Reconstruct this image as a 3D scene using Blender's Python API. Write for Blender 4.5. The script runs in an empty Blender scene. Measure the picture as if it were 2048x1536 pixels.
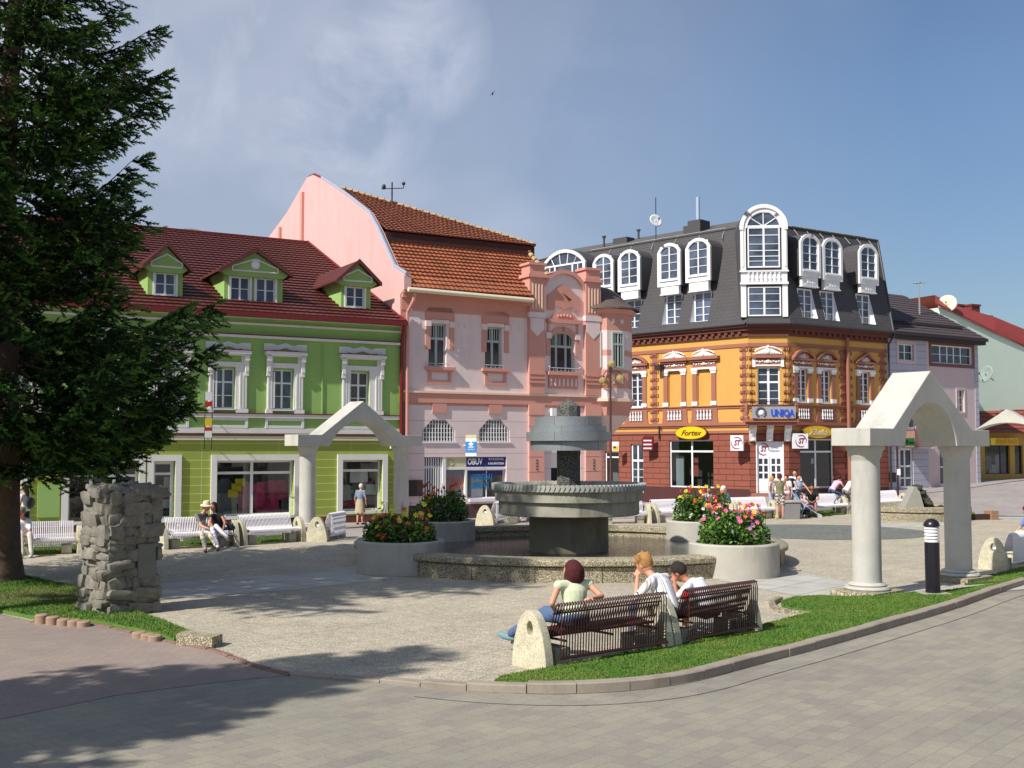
import bpy, bmesh, math, random
from mathutils import Vector, Matrix, noise
R = math.radians
random.seed(7)
FPX = 2240.0; CAMH = 2.7; YH = 896.0; CX = 1024.0; CY = 768.0
PITCH = math.atan((YH - CY) / FPX)
SC = bpy.context.scene
COL = SC.collection
CAMP = Vector((0, 0, CAMH))

def ray(px, py):
    x = (px - CX) / FPX; v = -(py - CY) / FPX
    return Vector((x, math.cos(PITCH) - v * math.sin(PITCH), math.sin(PITCH) + v * math.cos(PITCH)))
def G(px, py, z=0.0):
    """point of the horizontal plane z seen at photo pixel px,py"""
    d = ray(px, py); t = (z - CAMH) / d.z
    p = CAMP + d * t
    return Vector((p.x, p.y, z))
def atdepth(px, py, D):
    d = ray(px, py); return CAMP + d * (D / d.y)
def lin(c):
    r = []
    for v in c[:3]:
        v = v / 255.0
        r.append(v / 12.92 if v <= 0.04045 else ((v + 0.055) / 1.055) ** 2.4)
    return (r[0], r[1], r[2], 1.0)
def S(x, a, b):
    t = max(0.0, min(1.0, (x - a) / (b - a))); return t * t * (3 - 2 * t)
def gz(x, y):
    z = 0.25 * S(x, 11, 15) * S(y, 50, 59)
    z += 0.45 * S(x, 20, 33) * S(y, 52, 70)
    z -= 0.42 * (1 - S(x, 8.5, 13)) * S(x, 2.5, 5.5) * S(y, 50, 60)
    return z

# ---------------------------------------------------------------- materials
MATS = {}
def newmat(name):
    m = bpy.data.materials.new(name); m.use_nodes = True
    nt = m.node_tree; b = nt.nodes['Principled BSDF']
    MATS[name] = m
    return m, nt, b
def N(nt, t, **kw):
    n = nt.nodes.new(t)
    for k, v in kw.items():
        if k.startswith('i_'):
            n.inputs[k[2:].replace('_', ' ')].default_value = v
        else: setattr(n, k, v)
    return n
def mixc(nt, fac, a, b, mode='MIX'):
    n = nt.nodes.new('ShaderNodeMix'); n.data_type = 'RGBA'; n.blend_type = mode
    for sock, v in ((0, fac), (6, a), (7, b)):
        if hasattr(v, 'links') or hasattr(v, 'is_linked'): nt.links.new(v, n.inputs[sock])
        else: n.inputs[sock].default_value = v
    return n.outputs[2]
def mth(nt, op, a, b=None, c=None):
    n = nt.nodes.new('ShaderNodeMath'); n.operation = op
    for i, v in enumerate((a, b, c)):
        if v is None: continue
        if hasattr(v, 'is_linked'): nt.links.new(v, n.inputs[i])
        else: n.inputs[i].default_value = v
    return n.outputs[0]
def ramp(nt, fac, stops):
    n = nt.nodes.new('ShaderNodeValToRGB'); cr = n.color_ramp
    while len(cr.elements) < len(stops): cr.elements.new(0.5)
    for e, (p, c) in zip(cr.elements, stops): e.position = p; e.color = c
    nt.links.new(fac, n.inputs[0]); return n.outputs[0]
def coords(nt, kind='Object', rot=0, scale=(1, 1, 1)):
    tc = nt.nodes.new('ShaderNodeTexCoord'); mp = nt.nodes.new('ShaderNodeMapping')
    mp.inputs['Rotation'].default_value = (0, 0, rot); mp.inputs['Scale'].default_value = scale
    nt.links.new(tc.outputs[kind], mp.inputs[0]); return mp.outputs[0]
def noise_tex(nt, co, scale, detail=4, rough=0.6, dist=0.0):
    n = nt.nodes.new('ShaderNodeTexNoise'); n.inputs['Scale'].default_value = scale
    n.inputs['Detail'].default_value = detail; n.inputs['Roughness'].default_value = rough
    n.inputs['Distortion'].default_value = dist
    nt.links.new(co, n.inputs['Vector']); return n.outputs['Fac']
def bump(nt, b, h, strength=0.3, dist=0.02):
    n = nt.nodes.new('ShaderNodeBump'); n.inputs['Strength'].default_value = strength
    n.inputs['Distance'].default_value = dist
    nt.links.new(h, n.inputs['Height']); nt.links.new(n.outputs[0], b.inputs['Normal'])
def pm(name, rgb, rough=0.75, var=0.12, scale=2.5, fine=30.0, bmp=0.15, metal=0.0, dirt=None, spec=None):
    """plain material with large and fine colour variation and a light bump"""
    if name in MATS: return MATS[name]
    m, nt, b = newmat(name)
    co = coords(nt)
    a = noise_tex(nt, co, scale, 5, 0.65); f = noise_tex(nt, co, fine, 3, 0.6)
    c = lin(rgb); lo = tuple(v * (1 - var) for v in c[:3]) + (1,); hi = tuple(min(1, v * (1 + var)) for v in c[:3]) + (1,)
    s = mth(nt, 'ADD', mth(nt, 'MULTIPLY', a, 0.65), mth(nt, 'MULTIPLY', f, 0.35))
    col = ramp(nt, s, [(0.3, lo), (0.7, hi)])
    if dirt:
        d = noise_tex(nt, coords(nt, scale=(1, 1, 0.25)), 1.6, 6, 0.7)
        col = mixc(nt, ramp(nt, d, [(0.5, (0, 0, 0, 1)), (0.75, (dirt[1],) * 3 + (1,))]), col, lin(dirt[0]))
    nt.links.new(col, b.inputs['Base Color'])
    b.inputs['Roughness'].default_value = rough; b.inputs['Metallic'].default_value = metal
    if spec is not None: b.inputs['Specular IOR Level'].default_value = spec
    if bmp: bump(nt, b, f, bmp, 0.01)
    return m
def glass_dark(name, rgb=(38, 42, 50), rough=0.06):
    m, nt, b = newmat(name)
    co = coords(nt); a = noise_tex(nt, co, 0.9, 2)
    c = lin(rgb)
    nt.links.new(ramp(nt, a, [(0.35, tuple(v * 0.4 for v in c[:3]) + (1,)), (0.65, tuple(v * 1.5 for v in c[:3]) + (1,))]), b.inputs['Base Color'])
    b.inputs['Roughness'].default_value = rough; b.inputs['Specular IOR Level'].default_value = 0.8
    w = noise_tex(nt, co, 1.3, 2)
    bump(nt, b, w, 0.06, 0.05)
    return m
def glass_clear(name, tint=(0.75, 0.8, 0.8)):
    m, nt, b = newmat(name)
    nt.nodes.remove(b)
    tr = N(nt, 'ShaderNodeBsdfTransparent'); tr.inputs[0].default_value = (*tint, 1)
    gl = N(nt, 'ShaderNodeBsdfGlossy'); gl.inputs['Roughness'].default_value = 0.02
    fr = N(nt, 'ShaderNodeLayerWeight'); fr.inputs[0].default_value = .5
    mx = N(nt, 'ShaderNodeMixShader')
    nt.links.new(mth(nt, 'ADD', mth(nt, 'MULTIPLY', mth(nt, 'POWER', fr.outputs[1], 4.0), .85), .1), mx.inputs[0]); nt.links.new(tr.outputs[0], mx.inputs[1]); nt.links.new(gl.outputs[0], mx.inputs[2])
    nt.links.new(mx.outputs[0], nt.nodes['Material Output'].inputs[0])
    return m

# ---------------------------------------------------------------- frames and mesh builder
class Fr:
    """local frame: x along dir (angle from +Y towards +X), y away from the viewer side, z up"""
    def __init__(s, o, ang):
        a = R(ang); s.ang = ang
        s.d = Vector((math.sin(a), math.cos(a), 0)); s.n = Vector((-math.cos(a), math.sin(a), 0))
        s.o = Vector(o)
        s.M = Matrix(((s.d.x, s.n.x, 0, s.o.x), (s.d.y, s.n.y, 0, s.o.y), (0, 0, 1, s.o.z), (0, 0, 0, 1)))
    def hit(s, px, py, off=0.0):
        d = ray(px, py); t = (s.n.dot(s.o - CAMP) + off) / s.n.dot(d)
        p = CAMP + d * t - s.o
        return p.dot(s.d), p.z
    def u(s, px, py=850, off=0.0): return s.hit(px, py, off)[0]
    def z(s, px, py, off=0.0): return s.hit(px, py, off)[1]
    def rect(s, x0, y0, x1, y1, off=0.0):
        ym = (y0 + y1) / 2; xm = (x0 + x1) / 2
        return s.u(x0, ym, off), s.u(x1, ym, off), s.z(xm, y1, off), s.z(xm, y0, off)
    def rz(s): return math.atan2(s.d.y, s.d.x)
W0 = Fr((0, 0, 0), 90)   # world frame: x=+X, y=+Y

class MB:
    def __init__(s): s.v = []; s.f = []; s.m = []; s.sm = []
    def add(s, fr, pts, faces, m=0, smooth=False):
        b = len(s.v); M = (fr or W0).M
        s.v += [M @ Vector(p) for p in pts]
        for f in faces: s.f.append([b + i for i in f]); s.m.append(m); s.sm.append(smooth)
    def box(s, fr, u0, u1, y0, y1, z0, z1, m=0):
        p = [(u0, y0, z0), (u1, y0, z0), (u1, y1, z0), (u0, y1, z0), (u0, y0, z1), (u1, y0, z1), (u1, y1, z1), (u0, y1, z1)]
        s.add(fr, p, [(0, 1, 5, 4), (1, 2, 6, 5), (2, 3, 7, 6), (3, 0, 4, 7), (4, 5, 6, 7), (3, 2, 1, 0)], m)
    def quad(s, fr, a, b, c, d, m=0): s.add(fr, [a, b, c, d], [(0, 1, 2, 3)], m)
    def prism(s, fr, pts, y0, y1, m=0):
        n = len(pts); p = [(u, y0, z) for u, z in pts] + [(u, y1, z) for u, z in pts]
        fs = [tuple(range(n)), tuple(range(2 * n - 1, n - 1, -1))] + [(i, (i + 1) % n, n + (i + 1) % n, n + i) for i in range(n)]
        s.add(fr, p, fs, m)
    def slab(s, pts, z0, z1, m=0, fr=None):
        n = len(pts); p = [(q[0], q[1], z1) for q in pts] + [(q[0], q[1], z0) for q in pts]
        fs = [tuple(range(n)), tuple(range(2 * n - 1, n - 1, -1))] + [(i, n + i, n + (i + 1) % n, (i + 1) % n) for i in range(n)]
        s.add(fr, p, fs, m)
    def tube(s, fr, path, r, seg=6, m=0, cap=True, smooth=True):
        M = (fr or W0).M; P = [M @ Vector(p) for p in path]; n = len(P)
        if not isinstance(r, (list, tuple)): r = [r] * n
        rings = []; up = None
        for i in range(n):
            t = (P[min(i + 1, n - 1)] - P[max(i - 1, 0)])
            if t.length < 1e-9: t = Vector((0, 0, 1))
            t.normalize()
            if up is None: up = Vector((0, 0, 1)) if abs(t.z) < 0.9 else Vector((1, 0, 0))
            a = t.cross(up)
            if a.length < 1e-6: a = t.orthogonal()
            a.normalize(); b = a.cross(t).normalized(); up = b
            rings.append([P[i] + (a * math.cos(2 * math.pi * k / seg) + b * math.sin(2 * math.pi * k / seg)) * r[i] for k in range(seg)])
        base = len(s.v)
        for rg in rings: s.v += rg
        for i in range(n - 1):
            for k in range(seg):
                s.f.append([base + i * seg + k, base + i * seg + (k + 1) % seg, base + (i + 1) * seg + (k + 1) % seg, base + (i + 1) * seg + k]); s.m.append(m); s.sm.append(smooth)
        if cap:
            s.f.append([base + k for k in range(seg)][::-1]); s.m.append(m); s.sm.append(False)
            s.f.append([base + (n - 1) * seg + k for k in range(seg)]); s.m.append(m); s.sm.append(False)
    def lathe(s, fr, c, prof, seg=32, m=0, smooth=True, a0=0, a1=360):
        """prof: list of (r,z); c centre (u,y)"""
        M = (fr or W0).M; base = len(s.v); full = abs(a1 - a0) >= 360; k1 = seg if full else seg + 1
        for r, z in prof:
            for k in range(k1):
                a = R(a0) + (R(a1) - R(a0)) * k / seg
                s.v.append(M @ Vector((c[0] + r * math.cos(a), c[1] + r * math.sin(a), z)))
        for i in range(len(prof) - 1):
            for k in range(seg):
                kk = (k + 1) % k1 if full else k + 1
                s.f.append([base + i * k1 + k, base + i * k1 + kk, base + (i + 1) * k1 + kk, base + (i + 1) * k1 + k]); s.m.append(m); s.sm.append(smooth)
    def ell(s, fr, c, r, seg=12, rings=8, m=0, rot=None, f=None):
        M = (fr or W0).M; base = len(s.v); c = Vector(c)
        for i in range(rings + 1):
            th = math.pi * i / rings
            for k in range(seg):
                ph = 2 * math.pi * k / seg
                p = Vector((math.sin(th) * math.cos(ph), math.sin(th) * math.sin(ph), math.cos(th)))
                if f: p = f(p)
                p = Vector((p.x * r[0], p.y * r[1], p.z * r[2]))
                if rot: p = rot @ p
                s.v.append(M @ (c + p))
        for i in range(rings):
            for k in range(seg):
                s.f.append([base + i * seg + k, base + (i + 1) * seg + k, base + (i + 1) * seg + (k + 1) % seg, base + i * seg + (k + 1) % seg]); s.m.append(m); s.sm.append(True)
    def mesh(s, name, mats, inv=None, recalc=True):
        me = bpy.data.meshes.new(name)
        vs = [inv @ v for v in s.v] if inv else s.v
        me.from_pydata([tuple(v) for v in vs], [], s.f)
        if not isinstance(mats, (list, tuple)): mats = [mats]
        for m in mats: me.materials.append(m)
        me.polygons.foreach_set('material_index', s.m); me.polygons.foreach_set('use_smooth', s.sm)
        if recalc:
            bm = bmesh.new(); bm.from_mesh(me)
            bmesh.ops.remove_doubles(bm, verts=bm.verts, dist=1e-5)
            bmesh.ops.recalc_face_normals(bm, faces=bm.faces); bm.to_mesh(me); bm.free()
        me.set_sharp_from_angle(angle=R(38))
        me.update(); return me
    def build(s, name, mats, parent=None, label=None, bevel=0, recalc=True):
        if not s.f: return None
        root = parent
        while root is not None and root.parent: root = root.parent
        inv = root.matrix_basis.inverted() if root is not None else None
        o = bpy.data.objects.new(name, s.mesh(name, mats, inv, recalc)); COL.objects.link(o)
        o.parent = parent
        if label: o['label'] = label
        if bevel:
            b = o.modifiers.new('bevel', 'BEVEL'); b.width = bevel; b.segments = 2; b.limit_method = 'ANGLE'; b.angle_limit = R(50)
        return o
def thing(name, label, cat, loc=(0, 0, 0), rz=0.0, group=None):
    o = bpy.data.objects.new(name, None); COL.objects.link(o)
    o.empty_display_size = 0.3
    o.matrix_basis = Matrix.Translation(Vector(loc)) @ Matrix.Rotation(rz, 4, 'Z')
    o['label'] = label; o['category'] = cat
    if group: o['group'] = group
    return o
def tag(o, label, cat, group=None):
    o['label'] = label; o['category'] = cat
    if group: o['group'] = group
    return o
def one(mb, name, mats, label, cat, loc, group=None, bevel=0, rz=0):
    """a thing that is one mesh, with its origin at loc"""
    M = Matrix.Translation(Vector(loc)) @ Matrix.Rotation(rz, 4, 'Z')
    o = bpy.data.objects.new(name, mb.mesh(name, mats, M.inverted())); COL.objects.link(o); o.matrix_basis = M
    if bevel:
        b = o.modifiers.new('bevel', 'BEVEL'); b.width = bevel; b.segments = 2; b.limit_method = 'ANGLE'; b.angle_limit = R(50)
    return tag(o, label, cat, group)
def struct(mb, name, mats, kind='structure', recalc=True):
    o = bpy.data.objects.new(name, mb.mesh(name, mats, None, recalc)); COL.objects.link(o); o['kind'] = kind
    return o
def dup(root, M, label, group=None, cat=None):
    r = root.copy(); COL.objects.link(r); r.matrix_basis = M; r['label'] = label
    if group: r['group'] = group
    if cat: r['category'] = cat
    def rec(src, dst):
        for ch in list(src.children):
            c = ch.copy(); COL.objects.link(c); c.parent = dst; rec(ch, c)
    rec(root, r); return r
def placeM(p, rz, s=1.0, mirror=False):
    return Matrix.Translation(Vector(p)) @ Matrix.Rotation(rz, 4, 'Z') @ Matrix.Diagonal((-s if mirror else s, s, s, 1))
def textmb(mb, fr, txt, u, y, z, size, m=0, depth=0.012, shear=0.0, align='CENTER', width=None, bold=0.0):
    """lettering standing in plane y of a frame, facing the viewer side"""
    cu = bpy.data.curves.new('lettering', 'FONT'); cu.body = txt; cu.size = size; cu.shear = shear
    cu.extrude = depth / 2; cu.align_x = align; cu.align_y = 'CENTER'; cu.resolution_u = 3; cu.offset = bold
    o = bpy.data.objects.new('lettering', cu); COL.objects.link(o)
    dg = bpy.context.evaluated_depsgraph_get(); me = bpy.data.meshes.new_from_object(o.evaluated_get(dg))
    xs = [v.co.x for v in me.vertices] or [0, 1]
    k = 1.0
    if width: k = width / max(1e-4, (max(xs) - min(xs)))
    mb.add(fr, [(u + v.co.x * k, y - v.co.z, z + v.co.y) for v in me.vertices], [tuple(p.vertices) for p in me.polygons], m)
    bpy.data.objects.remove(o); bpy.data.curves.remove(cu); bpy.data.meshes.remove(me)
# ---------------------------------------------------------------- world, sun, camera
SUN_A = 47.0      # direction the shadows point to, degrees from +Y towards +X
SUN_EL = 43.0
w = bpy.data.worlds.new("World"); SC.world = w; w.use_nodes = True
nt = w.node_tree; bg = nt.nodes['Background']
sky = nt.nodes.new('ShaderNodeTexSky'); sky.sky_type = 'NISHITA'; sky.sun_disc = False
sky.sun_elevation = R(SUN_EL); sky.sun_rotation = R(180 + SUN_A)
sky.air_density = 1.0; sky.dust_density = 0.6; sky.ozone_density = 1.6
tc = nt.nodes.new('ShaderNodeTexCoord')
sep = nt.nodes.new('ShaderNodeSeparateXYZ'); nt.links.new(tc.outputs['Generated'], sep.inputs[0])
mp = nt.nodes.new('ShaderNodeMapping'); mp.inputs['Scale'].default_value = (1.0, 1.0, 1.5); mp.inputs['Location'].default_value = (0.3, 0.1, 0.45)
mp.inputs['Rotation'].default_value = (0, R(-30), 0)
nt.links.new(tc.outputs['Generated'], mp.inputs[0])
n1 = noise_tex(nt, mp.outputs[0], 3.6, 4, 0.45, 0.15)
n2 = noise_tex(nt, mp.outputs[0], 1.7, 3, 0.5, 0.2)
left = ramp(nt, mth(nt, 'ADD', sep.outputs[0], mth(nt, 'MULTIPLY', n2, 0.35)), [(0.0, (1, 1, 1, 1)), (0.5, (0.0, 0.0, 0.0, 1))])
veil = mth(nt, 'MULTIPLY', left, 0.62)
puff = mth(nt, 'MULTIPLY', ramp(nt, n1, [(0.47, (0, 0, 0, 1)), (0.68, (1, 1, 1, 1))]), mth(nt, 'ADD', mth(nt, 'MULTIPLY', left, 0.8), 0.06))
hz = ramp(nt, sep.outputs[2], [(0.02, (.70, .74, .80, 1)), (0.30, (.99, 1.07, 1.17, 1))])
skc = mixc(nt, 1.0, sky.outputs[0], hz, 'MULTIPLY')
c1 = mixc(nt, veil, skc, (5.4, 5.9, 7.1, 1))
n3 = noise_tex(nt, tc.outputs['Generated'], 7.5, 6, 0.6, 0.5)
tot = None
for px_, py_, r0_, amp in ((655, 235, 5.5, .95), (835, 95, 4.0, .7), (400, 150, 6.0, .55), (560, 60, 6.0, .4), (1150, 210, 7.0, .12)):
    dd = ray(px_, py_).normalized(); dt = nt.nodes.new('ShaderNodeVectorMath'); dt.operation = 'DOT_PRODUCT'; nt.links.new(tc.outputs['Generated'], dt.inputs[0]); dt.inputs[1].default_value = dd
    a_ = mth(nt, 'MULTIPLY', ramp(nt, mth(nt, 'DIVIDE', mth(nt, 'SUBTRACT', dt.outputs['Value'], math.cos(R(r0_))), 1 - math.cos(R(r0_))), [(0, (0, 0, 0, 1)), (1, (1, 1, 1, 1))]), amp)
    tot = a_ if tot is None else mth(nt, 'MAXIMUM', tot, a_)
blob = mth(nt, 'MULTIPLY', tot, ramp(nt, n3, [(0.36, (0, 0, 0, 1)), (0.62, (1, 1, 1, 1))]))
c2 = mixc(nt, mth(nt, 'MAXIMUM', mth(nt, 'MULTIPLY', puff, .7), blob), c1, (7.6, 8.0, 9.4, 1))
nt.links.new(c2, bg.inputs[0]); bg.inputs[1].default_value = 0.079
sl = bpy.data.lights.new('sun', 'SUN'); sl.energy = 4.8; sl.angle = R(0.53); sl.color = (1.0, 0.945, 0.86)
so = bpy.data.objects.new('sun', sl); COL.objects.link(so)
sd = Vector((math.sin(R(SUN_A)) * math.cos(R(SUN_EL)), math.cos(R(SUN_A)) * math.cos(R(SUN_EL)), -math.sin(R(SUN_EL))))
so.rotation_euler = sd.to_track_quat('-Z', 'Y').to_euler(); so.location = (-20, -20, 30)
cam = bpy.data.cameras.new('camera'); co_ = bpy.data.objects.new('camera', cam); COL.objects.link(co_)
co_.location = CAMP; co_.rotation_euler = (R(90) + PITCH, 0, 0)
cam.sensor_width = 36; cam.lens = 36 * FPX / 2048; cam.clip_end = 3000; cam.clip_start = 0.1
SC.camera = co_
SC.view_settings.view_transform = 'Standard'; SC.view_settings.look = 'None'
SC.view_settings.exposure = 0.22; SC.view_settings.gamma = 1.0
try: SC.cycles.max_bounces = 8; SC.cycles.transparent_max_bounces = 12
except Exception: pass

# ---------------------------------------------------------------- ground materials
def m_pavers(name, c1, c2, c3, rot, bw=0.4, bh=0.2, mortar=0.006):
    m, nt, b = newmat(name)
    co = coords(nt, rot=rot)
    br = nt.nodes.new('ShaderNodeTexBrick'); nt.links.new(co, br.inputs['Vector'])
    br.inputs['Scale'].default_value = 1.0; br.inputs['Brick Width'].default_value = bw; br.inputs['Row Height'].default_value = bh
    br.inputs['Mortar Size'].default_value = mortar; br.inputs['Mortar Smooth'].default_value = 0.3
    br.inputs['Color1'].default_value = lin(c1); br.inputs['Color2'].default_value = lin(c2); br.inputs['Mortar'].default_value = lin(c3)
    br.inputs['Bias'].default_value = -0.35; br.offset = 0.5
    big = noise_tex(nt, co, 0.35, 4, 0.6); fine = noise_tex(nt, co, 70, 3, 0.7); mid = noise_tex(nt, co, 2.3, 4, 0.6)
    c = mixc(nt, 1.0, br.outputs['Color'], ramp(nt, big, [(0.3, (0.84, 0.85, 0.86, 1)), (0.7, (1.1, 1.08, 1.04, 1))]), 'MULTIPLY')
    c = mixc(nt, 1.0, c, ramp(nt, fine, [(0.25, (0.74, 0.74, 0.74, 1)), (0.75, (1.22, 1.22, 1.22, 1))]), 'MULTIPLY')
    c = mixc(nt, 1.0, c, ramp(nt, mid, [(0.3, (0.9, 0.9, 0.92, 1)), (0.7, (1.07, 1.06, 1.04, 1))]), 'MULTIPLY')
    nt.links.new(c, b.inputs['Base Color']); b.inputs['Roughness'].default_value = 0.85
    hh = mth(nt, 'ADD', mth(nt, 'MULTIPLY', br.outputs['Fac'], -1.0), mth(nt, 'MULTIPLY', fine, 0.3))
    bump(nt, b, hh, 0.35, 0.006)
    return m
def m_aggregate(name, cols, joint=None, slab=1.0, rot=0.0, psize=55, dark=(60, 55, 48), bs=0.5, tone=1.0):
    m, nt, b = newmat(name)
    co = coords(nt, rot=rot)
    vo = nt.nodes.new('ShaderNodeTexVoronoi'); vo.inputs['Scale'].default_value = psize; nt.links.new(co, vo.inputs['Vector'])
    sp = nt.nodes.new('ShaderNodeSeparateColor'); nt.links.new(vo.outputs['Color'], sp.inputs[0])
    k = len(cols); stops = [(i / k, lin(c)) for i, c in enumerate(cols)]
    n = nt.nodes.new('ShaderNodeValToRGB'); cr = n.color_ramp; cr.interpolation = 'CONSTANT'
    while len(cr.elements) < k: cr.elements.new(0.5)
    for e, (p, c) in zip(cr.elements, stops): e.position = p; e.color = c
    nt.links.new(sp.outputs[0], n.inputs[0])
    edge = ramp(nt, vo.outputs['Distance'], [(0.35, (0, 0, 0, 1)), (0.75, (1, 1, 1, 1))])
    c = mixc(nt, edge, n.outputs[0], lin(dark))
    blot = noise_tex(nt, co, 0.8, 5, 0.6); blot2 = noise_tex(nt, co, 6, 3, 0.6)
    c = mixc(nt, 1.0, c, ramp(nt, blot, [(0.3, (0.83 * tone, 0.83 * tone, 0.84 * tone, 1)), (0.7, (1.1 * tone, 1.09 * tone, 1.06 * tone, 1))]), 'MULTIPLY')
    c = mixc(nt, 1.0, c, ramp(nt, blot2, [(0.3, (0.86, 0.86, 0.86, 1)), (0.7, (1.12, 1.12, 1.12, 1))]), 'MULTIPLY')
    h = mth(nt, 'MULTIPLY', vo.outputs['Distance'], -1.0)
    if joint:
        br = nt.nodes.new('ShaderNodeTexBrick'); nt.links.new(co, br.inputs['Vector'])
        br.inputs['Scale'].default_value = 1.0; br.inputs['Brick Width'].default_value = slab; br.inputs['Row Height'].default_value = slab
        br.inputs['Mortar Size'].default_value = 0.011; br.inputs['Mortar Smooth'].default_value = 0.4; br.offset = 0.5
        c = mixc(nt, mth(nt, 'MULTIPLY', br.outputs['Fac'], 0.75), c, lin(joint))
    nt.links.new(c, b.inputs['Base Color']); b.inputs['Roughness'].default_value = 0.9
    bump(nt, b, h, bs, 0.01)
    return m
def m_slab(name, rgb, slabw, rot, joint=(95, 95, 92)):
    m, nt, b = newmat(name); co = coords(nt, rot=rot)
    br = nt.nodes.new('ShaderNodeTexBrick'); nt.links.new(co, br.inputs['Vector'])
    c = lin(rgb); br.offset = 0.0
    br.inputs['Scale'].default_value = 1.0; br.inputs['Brick Width'].default_value = slabw; br.inputs['Row Height'].default_value = slabw * 0.8
    br.inputs['Mortar Size'].default_value = 0.012; br.inputs['Color1'].default_value = c; br.inputs['Color2'].default_value = tuple(v * 0.88 for v in c[:3]) + (1,)
    br.inputs['Mortar'].default_value = lin(joint)
    f = noise_tex(nt, co, 60, 3, 0.7); g = noise_tex(nt, co, 1.5, 5, 0.6)
    cc = mixc(nt, 1.0, br.outputs['Color'], ramp(nt, f, [(0.3, (0.85, 0.85, 0.85, 1)), (0.7, (1.1, 1.1, 1.1, 1))]), 'MULTIPLY')
    cc = mixc(nt, 1.0, cc, ramp(nt, g, [(0.3, (0.85, 0.85, 0.85, 1)), (0.7, (1.08, 1.08, 1.06, 1))]), 'MULTIPLY')
    nt.links.new(cc, b.inputs['Base Color']); b.inputs['Roughness'].default_value = 0.85
    bump(nt, b, f, 0.2, 0.004); return m
def m_grass(name):
    m, nt, b = newmat(name); co = coords(nt)
    a = noise_tex(nt, co, 1.2, 5, 0.6); f = noise_tex(nt, co, 45, 3, 0.7)
    c = ramp(nt, f, [(0.3, lin((56, 92, 26))), (0.7, lin((104, 146, 52)))])
    c = mixc(nt, ramp(nt, a, [(0.42, (0, 0, 0, 1)), (0.7, (0.6, 0.6, 0.6, 1))]), c, lin((134, 142, 66)))
    nt.links.new(c, b.inputs['Base Color']); b.inputs['Roughness'].default_value = 0.9
    bump(nt, b, f, 0.7, 0.03); return m

M_street = m_pavers('street_paving', (162, 154, 150), (152, 144, 144), (130, 123, 120), R(-49), 0.6, 0.3, 0.005)
M_pave = m_pavers('tan_pavers', (150, 145, 131), (135, 128, 123), (124, 116, 106), R(-49), 0.30, 0.2, 0.004)
M_red = m_pavers('mauve_pavers', (150, 137, 128), (142, 128, 121), (122, 108, 101), R(-49), 0.2, 0.1, 0.004)
M_plaza = m_aggregate('washed_gravel_slabs', [(180, 172, 152), (200, 194, 178), (160, 149, 129), (188, 179, 157), (208, 203, 189), (170, 161, 142)], (122, 116, 104), 1.0, R(-49), 62, (142, 132, 114), 0.3, 1.08)
M_agg = m_aggregate('washed_gravel_wall', [(150, 142, 118), (184, 176, 152), (118, 106, 84), (168, 158, 132), (196, 190, 170)], None, 1, 0, 52, (104, 96, 76), 0.45, 1.15)
M_agg_dark = m_aggregate('wet_gravel_stone', [(104, 104, 100), (136, 136, 130), (78, 76, 72), (118, 116, 108)], None, 1, 0, 44, (60, 58, 54), 0.5, 0.95)
M_strip = m_slab('pale_slabs', (186, 184, 176), 1.0, R(-49))
M_circle = m_aggregate('grey_green_setts', [(118, 124, 116), (134, 138, 130), (104, 110, 104)], None, 1, 0, 24, (84, 88, 84), 0.3)
M_grass = m_grass('lawn')
M_soil = pm('soil', (120, 96, 72), 0.95, 0.3, 4, 40, 0.5)
M_conc = pm('pale_concrete', (178, 174, 163), 0.85, 0.14, 1.3, 60, 0.4, dirt=((112, 108, 96), 0.6))
M_conc_w = pm('white_concrete', (188, 186, 178), 0.85, 0.14, 1.5, 70, 0.5, dirt=((128, 126, 116), 0.55))
M_kerb = pm('kerb_stone', (150, 140, 126), 0.9, 0.18, 3, 50, 0.35, dirt=((96, 84, 74), 0.5))

# ---------------------------------------------------------------- ground sheets
mb = MB()
xs = [-500, -200, -100, -60] + list(range(-40, 61, 2)) + [80, 120, 250, 600]
ys = [-120, -40, -20] + list(range(-10, 101, 2)) + [120, 160, 300, 900]
idx = {}
for j, y in enumerate(ys):
    for i, x in enumerate(xs):
        idx[i, j] = len(mb.v); mb.v.append(Vector((x, y, gz(x, y))))
for j in range(len(ys) - 1):
    for i in range(len(xs) - 1):
        mb.f.append([idx[i, j], idx[i + 1, j], idx[i + 1, j + 1], idx[i, j + 1]]); mb.m.append(0); mb.sm.append(True)
struct(mb, 'street_ground', M_street)
def sheet(name, pts, z, mat, kind='structure'):
    mb = MB(); mb.add(None, [(p[0], p[1], z) for p in pts], [tuple(range(len(pts)))])
    me = mb.mesh(name, mat)
    bm = bmesh.new(); bm.from_mesh(me); bmesh.ops.triangulate(bm, faces=bm.faces); 
    for f in bm.faces:
        if f.normal.z < 0: f.normal_flip()
    bm.to_mesh(me); bm.free()
    o = bpy.data.objects.new(name, me); COL.objects.link(o); o['kind'] = kind; return o
kerb_px = [(578, 1352), (680, 1361), (780, 1369), (900, 1381), (1020, 1388), (1150, 1389), (1290, 1380), (1400, 1362), (1500, 1335), (1640, 1298), (1800, 1252), (1900, 1222), (1990, 1190), (2060, 1168)]
kerb = [G(*p) for p in kerb_px]
def spline(pts, n=6):
    out = []
    for i in range(len(pts) - 1):
        p0 = pts[max(i - 1, 0)]; p1 = pts[i]; p2 = pts[i + 1]; p3 = pts[min(i + 2, len(pts) - 1)]
        for k in range(n):
            t = k / n
            out.append(0.5 * ((2 * p1) + (p2 - p0) * t + (2 * p0 - 5 * p1 + 4 * p2 - p3) * t * t + (3 * p1 - p0 - 3 * p2 + p3) * t ** 3))
    out.append(pts[-1]); return out
kerb_s = spline(kerb)
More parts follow.
